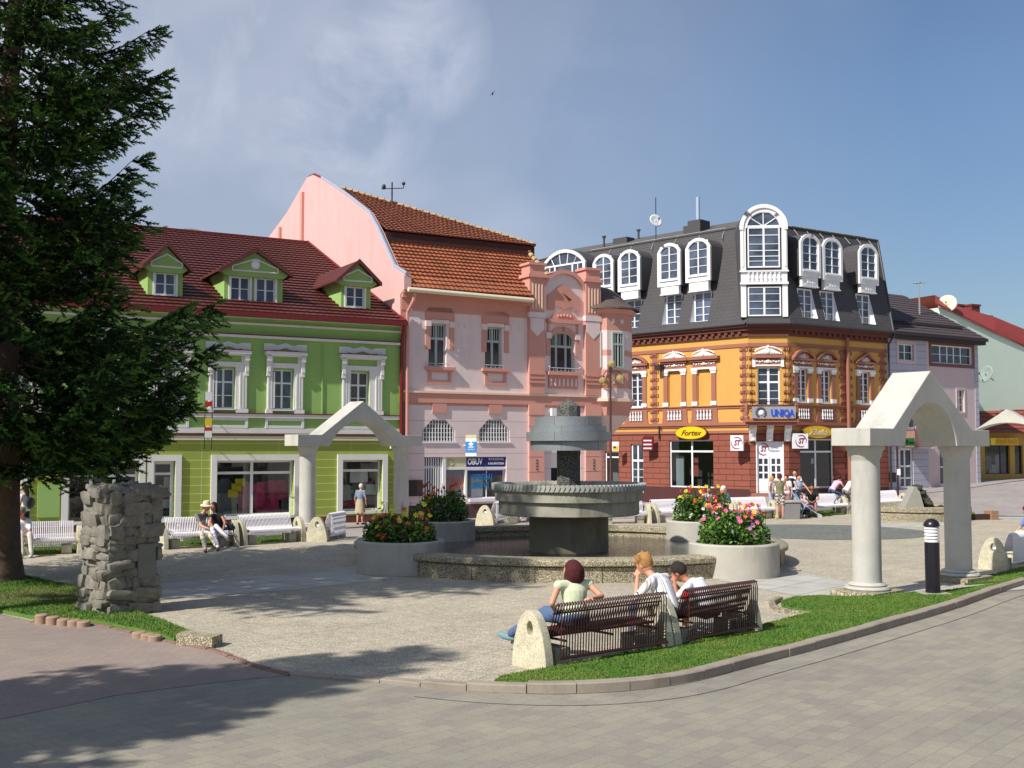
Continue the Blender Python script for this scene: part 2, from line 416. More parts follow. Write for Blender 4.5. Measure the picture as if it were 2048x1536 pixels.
left_edge = [G(p[0], p[1]) for p in [(578, 1352), (500, 1333), (422, 1303), (350, 1289), (190, 1251), (60, 1243), (-60, 1216), (-400, 1150)]]
far_right = [Vector((22, 20, 0)), Vector((60, 40, 0))]
# foreground pavers
sheet('foreground_pavement', [Vector((-30, -8, 0)), Vector((45, -8, 0))] + [Vector((45, 33, 0))] + [k for k in kerb_s[::-1]] + left_edge[1:] + [Vector((-30, 18, 0))], 0.004, M_pave)
sheet('mauve_path', left_edge[:] + [G(-400, 1500), G(0, 1440), G(230, 1392), G(430, 1366)], 0.008, M_red)
plaza_back = [G(*p) for p in [(-500, 1120), (0, 1090), (330, 1077), (620, 1071), (720, 1078), (900, 1052), (1300, 1036), (1500, 1033), (1760, 1027), (1950, 1033), (2300, 1030)]]
sheet('plaza_paving', kerb_s[::1] + [Vector((40, 30, 0))] + plaza_back[::-1] + left_edge[::-1][:-1], 0.012, M_plaza)
sheet('pale_slab_path', [G(*p) for p in [(40, 1186), (325, 1167), (600, 1148), (700, 1136), (800, 1140), (830, 1152), (680, 1171), (600, 1180), (325, 1200), (40, 1224)]], 0.016, M_strip)
sheet('pale_slab_path', [G(*p) for p in [(1420, 1158), (1556, 1149), (1603, 1147), (1700, 1166), (1800, 1177), (1950, 1172), (2100, 1160), (2100, 1175), (1850, 1199), (1676, 1204), (1615, 1198)]], 0.016, M_strip)
sheet('pale_slab_path', [G(*p) for p in [(1760, 1048), (1900, 1046), (1905, 1053), (1758, 1056)]], 0.016, M_strip)
sheet('pale_slab_path', [G(*p) for p in [(1944, 1031), (2200, 1029), (2200, 1036), (1944, 1038)]], 0.016, M_strip)
sheet('pale_slab_path', [G(*p) for p in [(660, 1081), (725, 1077), (725, 1081), (660, 1085)]], 0.020, M_strip)
cc = Vector((9.9, 36.3, 0))
sheet('grey_paving_circle', [cc + Vector((math.cos(a * math.pi / 24) * 3.45, math.sin(a * math.pi / 24) * 3.3, 0)) for a in range(48)], 0.020, M_circle)
# drainage line across the street on the right
mb = MB(); a = G(1745, 1004); b = G(2100, 980)
for k in range(30):
    p = a.lerp(b, k / 30); q = a.lerp(b, (k + 1) / 30)
    mb.add(None, [(p.x, p.y, gz(p.x, p.y) + 0.012), (q.x, q.y, gz(q.x, q.y) + 0.012), (q.x, q.y + 0.3, gz(q.x, q.y) + 0.014), (p.x, p.y + 0.3, gz(p.x, p.y) + 0.014)], [(0, 1, 2, 3)])
struct(mb, 'drain_channel', pm('drain_metal', (96, 88, 84), 0.8))

# kerb: separate stones with joints
def stones(name, path, wid, h, L, mat, side=1, gap=0.012, jit=0.004, h0=None):
    mb = MB(); d = [0]
    for i in range(1, len(path)): d.append(d[-1] + (path[i] - path[i - 1]).length)
    def at(t):
        for i in range(1, len(d)):
            if t <= d[i] or i == len(d) - 1:
                k = (t - d[i - 1]) / max(1e-6, d[i] - d[i - 1]); p = path[i - 1].lerp(path[i], k); q = (path[i] - path[i - 1]).normalized(); return p, q
    t = 0; rnd = random.Random(3)
    while t < d[-1] - 0.05:
        l = L * rnd.uniform(0.85, 1.15); t1 = min(t + l - gap, d[-1])
        hh = (h if h0 is None else h0 + (h - h0) * S(t, 0.5, 3.2)) + rnd.uniform(-jit, jit)
        sub = 3; pts = []
        for k in range(sub + 1):
            p, q = at(t + (t1 - t) * k / sub); n = Vector((-q.y, q.x, 0)) * side; pts.append((p, n))
        off = rnd.uniform(-jit, jit) * 1.5
        fr = [(p + n * off) for p, n in pts]; bk = [(p + n * (wid + off)) for p, n in pts]
        v = []
        for k in range(sub + 1):
            v += [(fr[k].x, fr[k].y, -0.02), (fr[k].x, fr[k].y, hh - 0.012), ((fr[k] + pts[k][1] * 0.015).x, (fr[k] + pts[k][1] * 0.015).y, hh), (bk[k].x, bk[k].y, hh), (bk[k].x, bk[k].y, -0.02)]
        fs = []
        for k in range(sub):
            for j in range(4): fs.append((k * 5 + j, (k + 1) * 5 + j, (k + 1) * 5 + j + 1, k * 5 + j + 1))
        fs.append((0, 1, 2, 3, 4)); e = sub * 5; fs.append((e, e + 4, e + 3, e + 2, e + 1))
        mb.add(None, v, fs); t += l
    return struct(mb, name, mat)
stones('kerb', kerb_s, 0.16, 0.12, 0.62, M_kerb, 1, h0=0.035)
mb = MB(); gut = [p + Vector((0.1, -0.55, 0)) for p in kerb_s[14:]]   # dark joint line in the pavement in front of the kerb
for i in range(len(gut) - 1):
    a, b = gut[i], gut[i + 1]; n = Vector((-(b - a).y, (b - a).x, 0)).normalized() * 0.018
    mb.add(None, [(a.x, a.y, 0.007), (b.x, b.y, 0.007), ((b + n).x, (b + n).y, 0.007), ((a + n).x, (a + n).y, 0.007)], [(0, 1, 2, 3)])
struct(mb, 'pavement_joint', pm('dark_joint', (82, 74, 66), 0.95))
stones('brick_edging', spline([G(*p) for p in [(60, 1246), (190, 1253), (350, 1290), (422, 1304), (500, 1334), (576, 1353)]], 5), 0.09, 0.03, 0.21, pm('brick_edge', (124, 98, 86), 0.9, 0.25), 1, 0.01, 0.006)

# lawns ---------------------------------------------------------------
def lawn(name, pts, z, blades, bh=0.035, seed=1):
    n = len(pts); mb = MB()
    mb.add(None, [(p.x, p.y, z) for p in pts] + [(p.x, p.y, 0) for p in pts], [tuple(range(n))] + [(i, (i + 1) % n, n + (i + 1) % n, n + i) for i in range(n)])
    rnd = random.Random(seed)
    x0 = min(p.x for p in pts); x1 = max(p.x for p in pts); y0 = min(p.y for p in pts); y1 = max(p.y for p in pts)
    def inside(x, y):
        c = False; j = n - 1
        for i in range(n):
            if (pts[i].y > y) != (pts[j].y > y) and x < (pts[j].x - pts[i].x) * (y - pts[i].y) / (pts[j].y - pts[i].y) + pts[i].x: c = not c
            j = i
        return c
    k = 0; tries = 0
    V = []; Fc = []
    while k < blades and tries < blades * 12:
        tries += 1
        x = rnd.uniform(x0, x1); y = rnd.uniform(y0, y1)
        if not inside(x, y): continue
        k += 1; a = rnd.uniform(0, 6.28); w_ = 0.005 + 0.00015 * y; h = bh * rnd.uniform(0.5, 1.3)
        dx, dy = math.cos(a) * w_, math.sin(a) * w_; lx, ly = rnd.gauss(0, 0.014), rnd.gauss(0, 0.014)
        b = len(V); V += [(x - dx, y - dy, z), (x + dx, y + dy, z), (x + lx, y + ly, z + h)]; Fc.append((b, b + 1, b + 2))
    mb.add(None, V, Fc)
    o = bpy.data.objects.new(name, mb.mesh(name, [M_grass], None, False)); COL.objects.link(o); o['kind'] = 'stuff'
    o['label'] = 'short green lawn grass'; o['category'] = 'grass'
    return o
def off(path, n_): 
    out = []
    for i, p in enumerate(path):
        q = (path[min(i + 1, len(path) - 1)] - path[max(i - 1, 0)]).normalized(); out.append(p + Vector((-q.y, q.x, 0)) * n_)
    return out
ks = off(kerb_s, 0.165)
i0 = min(range(len(ks)), key=lambda i: abs((ks[i].x / ks[i].y) * FPX + CX - 985))
top_r = [G(*p) for p in [(2046, 1168), (1960, 1180), (1890, 1190), (1830, 1193), (1770, 1199), (1700, 1203), (1640, 1200), (1590, 1203), (1562, 1211), (1566, 1221), (1600, 1229), (1628, 1233), (1500, 1266), (1320, 1304), (1107, 1347), (1000, 1366)]]
ir = [i for i in range(len(ks)) if (ks[i].x / ks[i].y) * FPX + CX < 2040]
lawn('lawn', [ks[i] for i in ir if i >= i0] + top_r, 0.085, 60000, 0.022, 1)
lawn('lawn', [G(*p) for p in [(2110, 1158), (1930, 1172), (1960, 1160), (2040, 1140), (2110, 1120)]], 0.05, 5000, 0.03, 2)
lawn('lawn', [G(*p) for p in [(-160, 1205), (-160, 1166), (20, 1160), (40, 1155), (150, 1180), (225, 1215), (330, 1250), (396, 1279), (348, 1287), (300, 1272), (190, 1249), (62, 1240), (-20, 1224)]], 0.07, 26000, 0.035, 3)
for k, q in enumerate([[(-100, 1118), (165, 1106), (165, 1092), (-100, 1098)], [(325, 1095), (600, 1083), (600, 1074), (325, 1079)],
          [(1470, 1042), (1690, 1030), (1690, 1022), (1470, 1030)], [(1880, 1042), (1950, 1030), (1935, 1022), (1880, 1026)]]):
    lawn('lawn', [G(*p) for p in q], 0.05, 5000, 0.05, 5 + k)
sheet('bare_soil', [G(p[0], p[1], 0.078) for p in [(-80, 1194), (40, 1180), (80, 1176), (150, 1184), (190, 1196), (160, 1205), (90, 1200), (20, 1206), (-80, 1212)]], 0.0785, M_soil)
# gravel-concrete edging of the lawns
stones('lawn_edging', spline([G(*p) for p in [(1628, 1236), (1590, 1231), (1560, 1224), (1550, 1212), (1566, 1203)]], 5), 0.1, 0.09, 0.5, M_agg, 1)
mb = MB(); a, b = G(352, 1291), G(424, 1299); n = Vector((0.2, 0.9, 0)).normalized() * 0.3
mb.slab([a, b, b + n, a + n], 0, 0.16); struct(mb, 'lawn_edging', M_agg)
# round edging blocks in the left lawn
M_eb = pm('edging_block', (158, 132, 112), 0.9, 0.2)
for k, (px, py) in enumerate([(83, 1248), (105, 1250), (127, 1252), (148, 1253), (167, 1254), (278, 1276), (295, 1280), (310, 1283)]):
    mb = MB(); p = G(px, py); h = (0.15, 0.13, 0.11, 0.1, 0.09, 0.09, 0.09, 0.09)[k]
    mb.lathe(None, (p.x, p.y), [(0.0, h), (0.085, h), (0.1, h - 0.015), (0.1, 0)], 12, smooth=False)
    one(mb, 'edging_block', M_eb, 'tallest round brown block at the left end of the lawn edging' if k == 0 else ('low round brown block in the left row of lawn edging' if k < 5 else 'low round brown block in the sunken row nearer the gravel corner'), 'edging block', p, 'round edging blocks along the left lawn')
# ================================================================ buildings: shared pieces
M_glass = glass_dark('window_glass', (52, 60, 76))
M_glass_b = glass_dark('blue_window_glass', (74, 84, 102))
M_shop = glass_clear('shop_glass')
M_dark = pm('dark_interior', (30, 28, 30), 0.9, 0.2, 2, 8, 0)
M_white = pm('white_paint', (232, 232, 232), 0.6, 0.04, 2, 30, 0.08)
M_whitef = pm('white_frame', (236, 238, 240), 0.4, 0.03, 2, 30, 0.0)

def wall(mb, fr, u0, u1, bands, holes, y=0.0, rev=0.22):
    """wall skin with real openings; bands [(z0,z1,mat)], holes [(u0,u1,z0,z1)]"""
    us = sorted(set([u0, u1] + [v for h in holes for v in h[:2] if u0 < v < u1]))
    zs = sorted(set([v for b in bands for v in b[:2]] + [v for h in holes for v in h[2:4] if bands[0][0] < v < bands[-1][1]]))
    def hole(a, b):
        for h in holes:
            if h[0] < a < h[1] and h[2] < b < h[3]: return h
        return None
    def mt(z):
        for b in bands:
            if b[0] <= z <= b[1]: return b[2]
        return bands[-1][2]
    for i in range(len(us) - 1):
        for j in range(len(zs) - 1):
            a, b, c, d = us[i], us[i + 1], zs[j], zs[j + 1]; um = (a + b) / 2; zm = (c + d) / 2; m = mt(zm)
            h = hole(um, zm)
            if not h: mb.quad(fr, (a, y, c), (b, y, c), (b, y, d), (a, y, d), m)
            else:
                r = y + (h[4] if len(h) > 4 else rev)
                if i == 0 or not hole((us[i - 1] + a) / 2, zm): mb.quad(fr, (a, y, c), (a, r, c), (a, r, d), (a, y, d), m)
                if i == len(us) - 2 or not hole((us[i + 2] + b) / 2, zm): mb.quad(fr, (b, y, c), (b, r, c), (b, r, d), (b, y, d), m)
                if j == 0 or not hole(um, (zs[j - 1] + c) / 2): mb.quad(fr, (a, y, c), (b, y, c), (b, r, c), (a, r, c), m)
                if j == len(zs) - 2 or not hole(um, (zs[j + 2] + d) / 2): mb.quad(fr, (a, y, d), (b, y, d), (b, r, d), (a, r, d), m)

def window(root, fr, u0, u1, z0, z1, y, vs=(), hs=(), bar=0.045, fw=0.06, mat=None, glass=None, name='window', thin=0.028, vthin=(), depth=0.05, label=None):
    """frame (outer frame, mullions vs, transoms hs as fractions, thin glazing bars vthin) with a pane sub-part"""
    mb = MB(); a = y - depth
    mb.box(fr, u0, u0 + fw, a, y, z0, z1); mb.box(fr, u1 - fw, u1, a, y, z0, z1)
    mb.box(fr, u0 + fw, u1 - fw, a + .002, y, z0, z0 + fw); mb.box(fr, u0 + fw, u1 - fw, a + .002, y, z1 - fw, z1)
    for f in vs:
        c = u0 + (u1 - u0) * f; mb.box(fr, c - bar, c + bar, a + .005, y, z0 + fw, z1 - fw)
    for f in vthin:
        c = u0 + (u1 - u0) * f; mb.box(fr, c - thin / 2, c + thin / 2, a + .012, y, z0 + fw, z1 - fw)
    for f in hs:
        t = thin / 2
        if isinstance(f, tuple): f, t = f
        c = z0 + (z1 - z0) * f; mb.box(fr, u0 + fw, u1 - fw, a + .009, y, c - t, c + t)
    w_ = mb.build(name, mat or M_whitef, root, label)
    p = MB(); p.quad(fr, (u0, y - 0.015, z0), (u1, y - 0.015, z0), (u1, y - 0.015, z1), (u0, y - 0.015, z1))
    p.build('pane', glass or M_glass, w_)
    return w_
def arch_pts(u0, u1, zs, zt, n=12):
    """points of an arc from (u0,zs) over zt to (u1,zs)"""
    w_ = (u1 - u0) / 2; h = zt - zs; r = (w_ * w_ + h * h) / (2 * h); c = zt - r; a = math.asin(min(1, w_ / r))
    if h > w_: a = math.pi - a
    return [((u0 + u1) / 2 + r * math.sin(-a + 2 * a * k / n), c + r * math.cos(-a + 2 * a * k / n)) for k in range(n + 1)]
def spandrel(mb, fr, u0, u1, zs, zt, y0, y1, m=0, n=12, ztop=None):
    """fills the corners above an arc inside a rectangular hole"""
    P = arch_pts(u0, u1, zs, zt, n); top = (ztop or zt) + 1e-4
    for i in range(n):
        (a, za), (b, zb) = P[i], P[i + 1]
        mb.add(fr, [(a, y0, za), (b, y0, zb), (b, y0, top), (a, y0, top), (a, y1, za), (b, y1, zb)], [(0, 1, 2, 3), (0, 4, 5, 1)], m)
def arch_band(mb, fr, u0, u1, zs, zt, t, y0, y1, m=0, n=14, t2=None):
    P = arch_pts(u0, u1, zs, zt, n); O = arch_pts(u0 - t, u1 + t, zs if t2 is None else zs - t2, zt + t, n)
    for i in range(n):
        q = [P[i], P[i + 1], O[i + 1], O[i]]
        mb.prism(fr, q, y0, y1, m)
def m_roof_tiles(name, c1, c2, c3, rowh, tilew, wave=0.0, bstr=0.8):
    """roof covering: rows along object X run up the slope; uses generated UV = (u along eave, v up slope) stored as uv"""
    m, nt, b = newmat(name)
    tc = nt.nodes.new('ShaderNodeUVMap'); tc.uv_map = 'UVMap'
    sp = nt.nodes.new('ShaderNodeSeparateXYZ'); nt.links.new(tc.outputs[0], sp.inputs[0])
    row = mth(nt, 'DIVIDE', sp.outputs[1], rowh); fr_ = mth(nt, 'FRACT', row); rid = mth(nt, 'FLOOR', row)
    col = mth(nt, 'DIVIDE', sp.outputs[0], tilew); cf = mth(nt, 'FRACT', col); cid = mth(nt, 'FLOOR', col)
    wn = nt.nodes.new('ShaderNodeTexWhiteNoise'); wn.noise_dimensions = '2D'
    cb = nt.nodes.new('ShaderNodeCombineXYZ'); nt.links.new(cid, cb.inputs[0]); nt.links.new(rid, cb.inputs[1]); nt.links.new(cb.outputs[0], wn.inputs['Vector'])
    big = noise_tex(nt, coords(nt), 0.6, 5, 0.65); fine = noise_tex(nt, coords(nt), 14, 3)
    s = mth(nt, 'ADD', mth(nt, 'MULTIPLY', wn.outputs[0], 0.5), mth(nt, 'ADD', mth(nt, 'MULTIPLY', big, 0.35), mth(nt, 'MULTIPLY', fine, 0.15)))
    c = ramp(nt, s, [(0.2, lin(c1)), (0.5, lin(c2)), (0.8, lin(c3))])
    nt.links.new(c, b.inputs['Base Color']); b.inputs['Roughness'].default_value = 0.75
    # saw-tooth height: each row overlaps the one below, tiles are rounded across
    h = mth(nt, 'SUBTRACT', 1.0, fr_)
    rr = mth(nt, 'MULTIPLY', mth(nt, 'SINE', mth(nt, 'MULTIPLY', cf, math.pi)), 0.6)
    hh = mth(nt, 'ADD', h, rr)
    bump(nt, b, hh, bstr, 0.06)
    return m
def roof_face(mb, fr, quad_pts, m=0, rows=None, step=0.03, tile=0.25, jag=0.0, wave=0.0):
    """stepped roof plane: real overlapping courses between an eave edge (A,B) and a top edge (D,C); points are frame coords (u,y,z)"""
    A, B, C, D = [Vector(p) for p in quad_pts]
    n = rows
    nrm = (B - A).cross(D - A).normalized()
    if nrm.z < 0: nrm = -nrm
    for k in range(n):
        t0, t1 = k / n, (k + 1) / n
        a, b = A.lerp(D, t0), B.lerp(C, t0); d, c = A.lerp(D, t1), B.lerp(C, t1)
        L = (b - a).length
        if wave and tile:
            cnt = max(1, int(L / tile)); q = []
            for i in range(cnt + 1):
                for s_ in range(4 if i < cnt else 1):
                    q.append((i + s_ / 4) / cnt)
            lift = [wave * abs(math.sin(math.pi * ((x * cnt) % 1.0))) for x in q]
            P = []
            for x, l in zip(q, lift): P.append(a.lerp(b, x) + nrm * (step + l))
            base = len(mb.v); pts = P + [d.lerp(c, x) + nrm * (l * 0.9) for x, l in zip(q, lift)] + [a.lerp(b, x) for x in q]
            m_ = len(q); fs = []
            for i in range(m_ - 1):
                fs.append((i, i + 1, m_ + i + 1, m_ + i)); fs.append((2 * m_ + i, 2 * m_ + i + 1, i + 1, i))
            mb.add(fr, [tuple(p) for p in pts], fs, m)
        else:
            a2, b2 = a + nrm * step, b + nrm * step
            mb.add(fr, [tuple(v) for v in (a2, b2, c, d, a, b)], [(0, 1, 2, 3), (4, 5, 1, 0)], m)
def rusticate(name, c1, c2, rowh=0.28, blockw=1.1, groove=0.02, stagger=0.5, gdepth=0.6, var=0.1):
    """stucco with horizontal joints (object X/Z)"""
    m, nt, b = newmat(name)
    tc = nt.nodes.new('ShaderNodeTexCoord'); sp = nt.nodes.new('ShaderNodeSeparateXYZ'); nt.links.new(tc.outputs['Object'], sp.inputs[0])
    row = mth(nt, 'DIVIDE', sp.outputs[2], rowh); rf = mth(nt, 'FRACT', row)
    g = mth(nt, 'LESS_THAN', rf, groove / rowh)
    if blockw:
        par = mth(nt, 'MULTIPLY', mth(nt, 'FRACT', mth(nt, 'MULTIPLY', mth(nt, 'FLOOR', row), 0.5)), 2 * stagger)
        cf = mth(nt, 'FRACT', mth(nt, 'ADD', mth(nt, 'DIVIDE', sp.outputs[0], blockw), par))
        g = mth(nt, 'MAXIMUM', g, mth(nt, 'LESS_THAN', cf, groove * 0.8 / blockw))
    co = coords(nt); a = noise_tex(nt, co, 1.2, 5, 0.65); f = noise_tex(nt, co, 25, 3)
    c = lin(c1); s = mth(nt, 'ADD', mth(nt, 'MULTIPLY', a, 0.7), mth(nt, 'MULTIPLY', f, 0.3))
    cc = ramp(nt, s, [(0.3, tuple(v * (1 - var) for v in c[:3]) + (1,)), (0.7, tuple(v * (1 + var) for v in c[:3]) + (1,))])
    nt.links.new(mixc(nt, g, cc, lin(c2)), b.inputs['Base Color']); b.inputs['Roughness'].default_value = 0.85
    bump(nt, b, mth(nt, 'ADD', mth(nt, 'MULTIPLY', g, -1.0 * gdepth), mth(nt, 'MULTIPLY', f, 0.2)), 0.5, 0.03)
    return m

# ================================================================ GREEN HOUSE
gp = G(700, 1045)
ANG = 60.3
base = Fr((gp.x, gp.y, 0), ANG)
u_end = base.u(799)
FG = Fr(base.o, ANG)
uL = FG.u(-420)
green = thing('green_house', 'long two storey green house with dark red roof and white trimmed windows', 'house', FG.o, FG.rz())
Mg_up = pm('apple_green_stucco', (148, 184, 104), 0.85, 0.07, 0.8, 20, 0.12, dirt=((124, 158, 88), 0.4))
Mg_lo = rusticate('olive_green_stucco', (152, 166, 70), (196, 208, 142), 0.285, 2.7, 0.022, 0.0, 0.4, 0.06)
Mg_lo2 = pm('olive_green_plain', (152, 166, 70), 0.85, 0.06, 0.8, 20, 0.12)
Mg_trim = pm('pale_lilac_white_trim', (226, 224, 220), 0.7, 0.04, 1.5, 30, 0.08, dirt=((186, 184, 180), 0.4))
Mg_plinth = pm('red_brown_plinth', (96, 50, 44), 0.7, 0.15)
M_redmetal = pm('dark_red_metal', (112, 30, 28), 0.45, 0.12, 2, 20, 0.05)
M_tile_g = pm('dark_red_tile', (90, 42, 38), 0.55, 0.16, 1.2, 6, 0.1)
X = 700
zz = lambda y, x=X: FG.z(x, y)
z_pl, z_split, z_eave = zz(1032), zz(872), zz(636)
gw = []   # upper windows: surround x0,x1, glass x0,x1, glass top,bottom, crown top
for (sx0, sx1, gx0, gx1, gt, gb) in [(-118, -48, -104, -64, 712, 806), (8, 84, 24, 62, 722, 811), (160, 240, 176, 214, 728, 814), (290, 380, 308, 349, 734, 816), (410, 498, 427, 470, 736, 817), (527, 610, 545, 587, 739, 819), (678, 768, 701, 738, 744, 822)]:
    r = FG.rect(gx0, gt, gx1, gb); s_ = (FG.u(sx0), FG.u(sx1)); gw.append((r, s_, sx0, sx1))
shops = []
for (sx0, sx1, yt, yb) in [(-60, 58, 905, 1060), (126, 292, 907, 1052), (296, 364, 908, 1046), (423, 600, 908, 1037), (675, 775, 907, 1027)]:
    u0, u1 = FG.u(sx0), FG.u(sx1); xm = (sx0 + sx1) / 2
    shops.append((u0, u1, FG.z(xm, yb), FG.z(640, 909)))
fw = 0.2
holes = [r for r, *_ in gw] + [(a + fw, b - fw, max(c + 0.1, z_pl + 0.02), d - fw, 0.3) for a, b, c, d in shops]
mb = MB()
wall(mb, FG, uL, u_end, [(-0.05, z_pl, 2), (z_pl, z_split, 0), (z_split, z_eave, 1)], holes)
yb_ = 20.8
zr = FG.z(622, 492, 10.4)
# back and side walls
for u_, mm in ((uL, 1), (u_end - 0.02, 1)):
    mb.add(FG, [(u_, 0, -0.05), (u_, yb_, -0.05), (u_, yb_, z_eave), (u_, 10.4, zr - 0.1), (u_, 0, z_eave)], [(0, 1, 2, 3, 4)], mm)
mb.quad(FG, (uL, yb_, -0.05), (u_end, yb_, -0.05), (u_end, yb_, z_eave), (uL, yb_, z_eave), 1)
mb.build('wall', [Mg_lo, Mg_up, Mg_plinth], green, recalc=False)
# plinth proud + ledges and cornices
mb = MB(); t = mb
t.box(FG, uL, FG.u(665), -0.05, 0, -0.05, z_pl - 0.02, 0); t.box(FG, FG.u(665), u_end, -0.05, 0, -0.05, z_pl - 0.02, 0)
t.build('plinth', Mg_plinth, green)
mb = MB()
def ledge(mb, fr, u0, u1, z0, z1, out, m=0, cap=None):
    mb.box(fr, u0, u1, -out, -0.0005, z0, z1, m)
    if cap is not None: mb.box(fr, u0, u1, -out - 0.025, -0.0005, z1 + 0.002, z1 + 0.035, cap)
ledge(mb, FG, uL, u_end, zz(881), zz(873), 0.10, 2, 1)        # string course over the shops
ledge(mb, FG, uL, u_end, zz(868), zz(858), 0.05, 0)
ledge(mb, FG, uL, u_end, zz(838), zz(831), 0.09, 0, 1)        # sill course
ledge(mb, FG, uL, u_end, zz(686), zz(681), 0.12, 0, 1)
ledge(mb, FG, uL, u_end, zz(661), zz(657), 0.08, 0)
ledge(mb, FG, uL, u_end, zz(648), zz(642), 0.22, 0)
ledge(mb, FG, uL, u_end, zz(642) + .002, zz(637), 0.32, 0)
mb.build('cornice', [Mg_trim, M_redmetal, pm('cream_trim', (222, 214, 190), 0.7, 0.05)], green)
zs_, zb2 = zz(838), zz(858)
for i, (r, s_, sx0, sx1) in enumerate(gw):
    u0, u1, z0, z1 = r; a, b = s_; xm = (sx0 + sx1) / 2
    window(green, FG, u0, u1, z0, z1, 0.2, vs=(0.5,), hs=((0.66, 0.03), 0.33), bar=0.035, fw=0.05, glass=M_glass_b if i < 6 else M_glass)
    mb = MB()
    zc = FG.z(xm, 699 if i > 2 else 700); crown = FG.z(xm, 683); zt = zs_ + 0.1
    jw = (u0 - a) * 0.62
    for lo, hi in ((a + 0.1, u0 - 0.004), (u1 + 0.004, b - 0.1)):
        mb.box(FG, lo, hi, -0.05, 0, zt, z1 + 0.05)
    for k in range(3):          # fluted pilasters with consoles
        for sgn, e in ((1, a + 0.12), (-1, b - 0.12)):
            uu = e + sgn * k * 0.1; mb.box(FG, min(uu, uu + sgn * 0.05), max(uu, uu + sgn * 0.05), -0.085, -0.0503, zt + 0.25, z1 - 0.1)
    mb.box(FG, a + 0.06, u0 - 0.02, -0.1, 0, zt, zt + 0.2); mb.box(FG, u1 + 0.02, b - 0.06, -0.1, 0, zt, zt + 0.2)
    mb.box(FG, a + 0.1, b - 0.1, -0.052, 0, z1 + 0.052, z1 + 0.22)
    zl = z1 + 0.5
    for e in (a + 0.06, b - 0.06 - 0.14):   # scroll consoles
        mb.prism(FG, [(e, z1 - 0.25), (e + 0.14, z1 - 0.25), (e + 0.14, zl), (e, zl)], -0.13, -0.053)
        mb.box(FG, e - 0.01, e + 0.15, -0.2, -0.13, zl - 0.22, zl); mb.box(FG, e + 0.01, e + 0.13, -0.16, -0.13, z1 - 0.1, z1 + 0.05)
    mb.box(FG, a + 0.1, a + 0.3, -0.051, 0, z1 + 0.22, zl); mb.box(FG, b - 0.3, b - 0.1, -0.051, 0, z1 + 0.22, zl)
    mb.box(FG, a, b, -0.24, 0, zl, zl + 0.12); mb.box(FG, a + 0.04, b - 0.04, -0.2, 0, zl - 0.05, zl - 0.002)
    # crown with eared outline
    e = 0.12; top = zl + 0.4; c = (a + b) / 2; q = (b - a)
    out = [(a - 0.02, zl + 0.15), (a - 0.02, top), (a + q * 0.2, top), (a + q * 0.3, top - 0.06), (c, top + 0.04), (b - q * 0.3, top - 0.06), (b - q * 0.2, top), (b + 0.02, top), (b + 0.02, zl + 0.15),
           (b - 0.3, zl + 0.15), (b - 0.3, top - 0.2), (b - q * 0.32, top - 0.23), (c, top - 0.14), (a + q * 0.32, top - 0.23), (a + 0.3, top - 0.2), (a + 0.3, zl + 0.15)]
    mb.prism(FG, out, -0.045, 0)
    # apron panel below the sill
    mb.box(FG, a + 0.05, b - 0.05, -0.06, -0.0012, zs_ - 0.1, zs_ - 0.003)
    for lo, hi in ((a + 0.05, a + 0.14), (b - 0.14, b - 0.05)): mb.box(FG, lo, hi, -0.06, 0, zb2 + 0.002, zs_ - 0.102)
    mb.box(FG, a + 0.14, b - 0.14, -0.055, 0, zb2 + 0.003, zb2 + 0.1)
    mb.build('window_surround', Mg_trim, green)
    mb = MB(); mb.box(FG, a - 0.03, b + 0.03, -0.26, -0.001, zl + 0.1215, zl + 0.145); mb.build('sill_flashing', M_redmetal, green)
    mb = MB(); mb.box(FG, u0 - 0.06, u1 + 0.06, -0.1, 0.14, z0 - 0.05, z0 - 0.002); mb.build('sill', Mg_trim, green)
# shop windows with interiors
M_intw = pm('shop_interior', (96, 92, 90), 0.9, 0.1)
M_floor_i = pm('shop_floor', (130, 120, 110), 0.8, 0.1)
def shop(root, fr, u0, u1, z0, z1, y, vs=(), hs=(), depth=1.6, fmat=None, name='shop_window', fw=0.07, bar=0.05, label=None, imat=None, glass=None):
    w_ = window(root, fr, u0, u1, z0, z1, y, vs=vs, hs=hs, bar=bar, fw=fw, mat=fmat, glass=glass or M_shop, name=name, thin=0.08, label=label)
    mb = MB(); a, b = y + 0.01, y + depth
    mb.add(fr, [(u0, a, z0), (u1, a, z0), (u1, b, z0), (u0, b, z0), (u0, a, z1), (u1, a, z1), (u1, b, z1), (u0, b, z1)], [(0, 1, 2, 3), (3, 2, 6, 7), (0, 3, 7, 4), (1, 2, 6, 5), (4, 5, 6, 7)])
    mb.build('display_recess', imat or M_intw, w_, recalc=False)
    return w_
sw = []
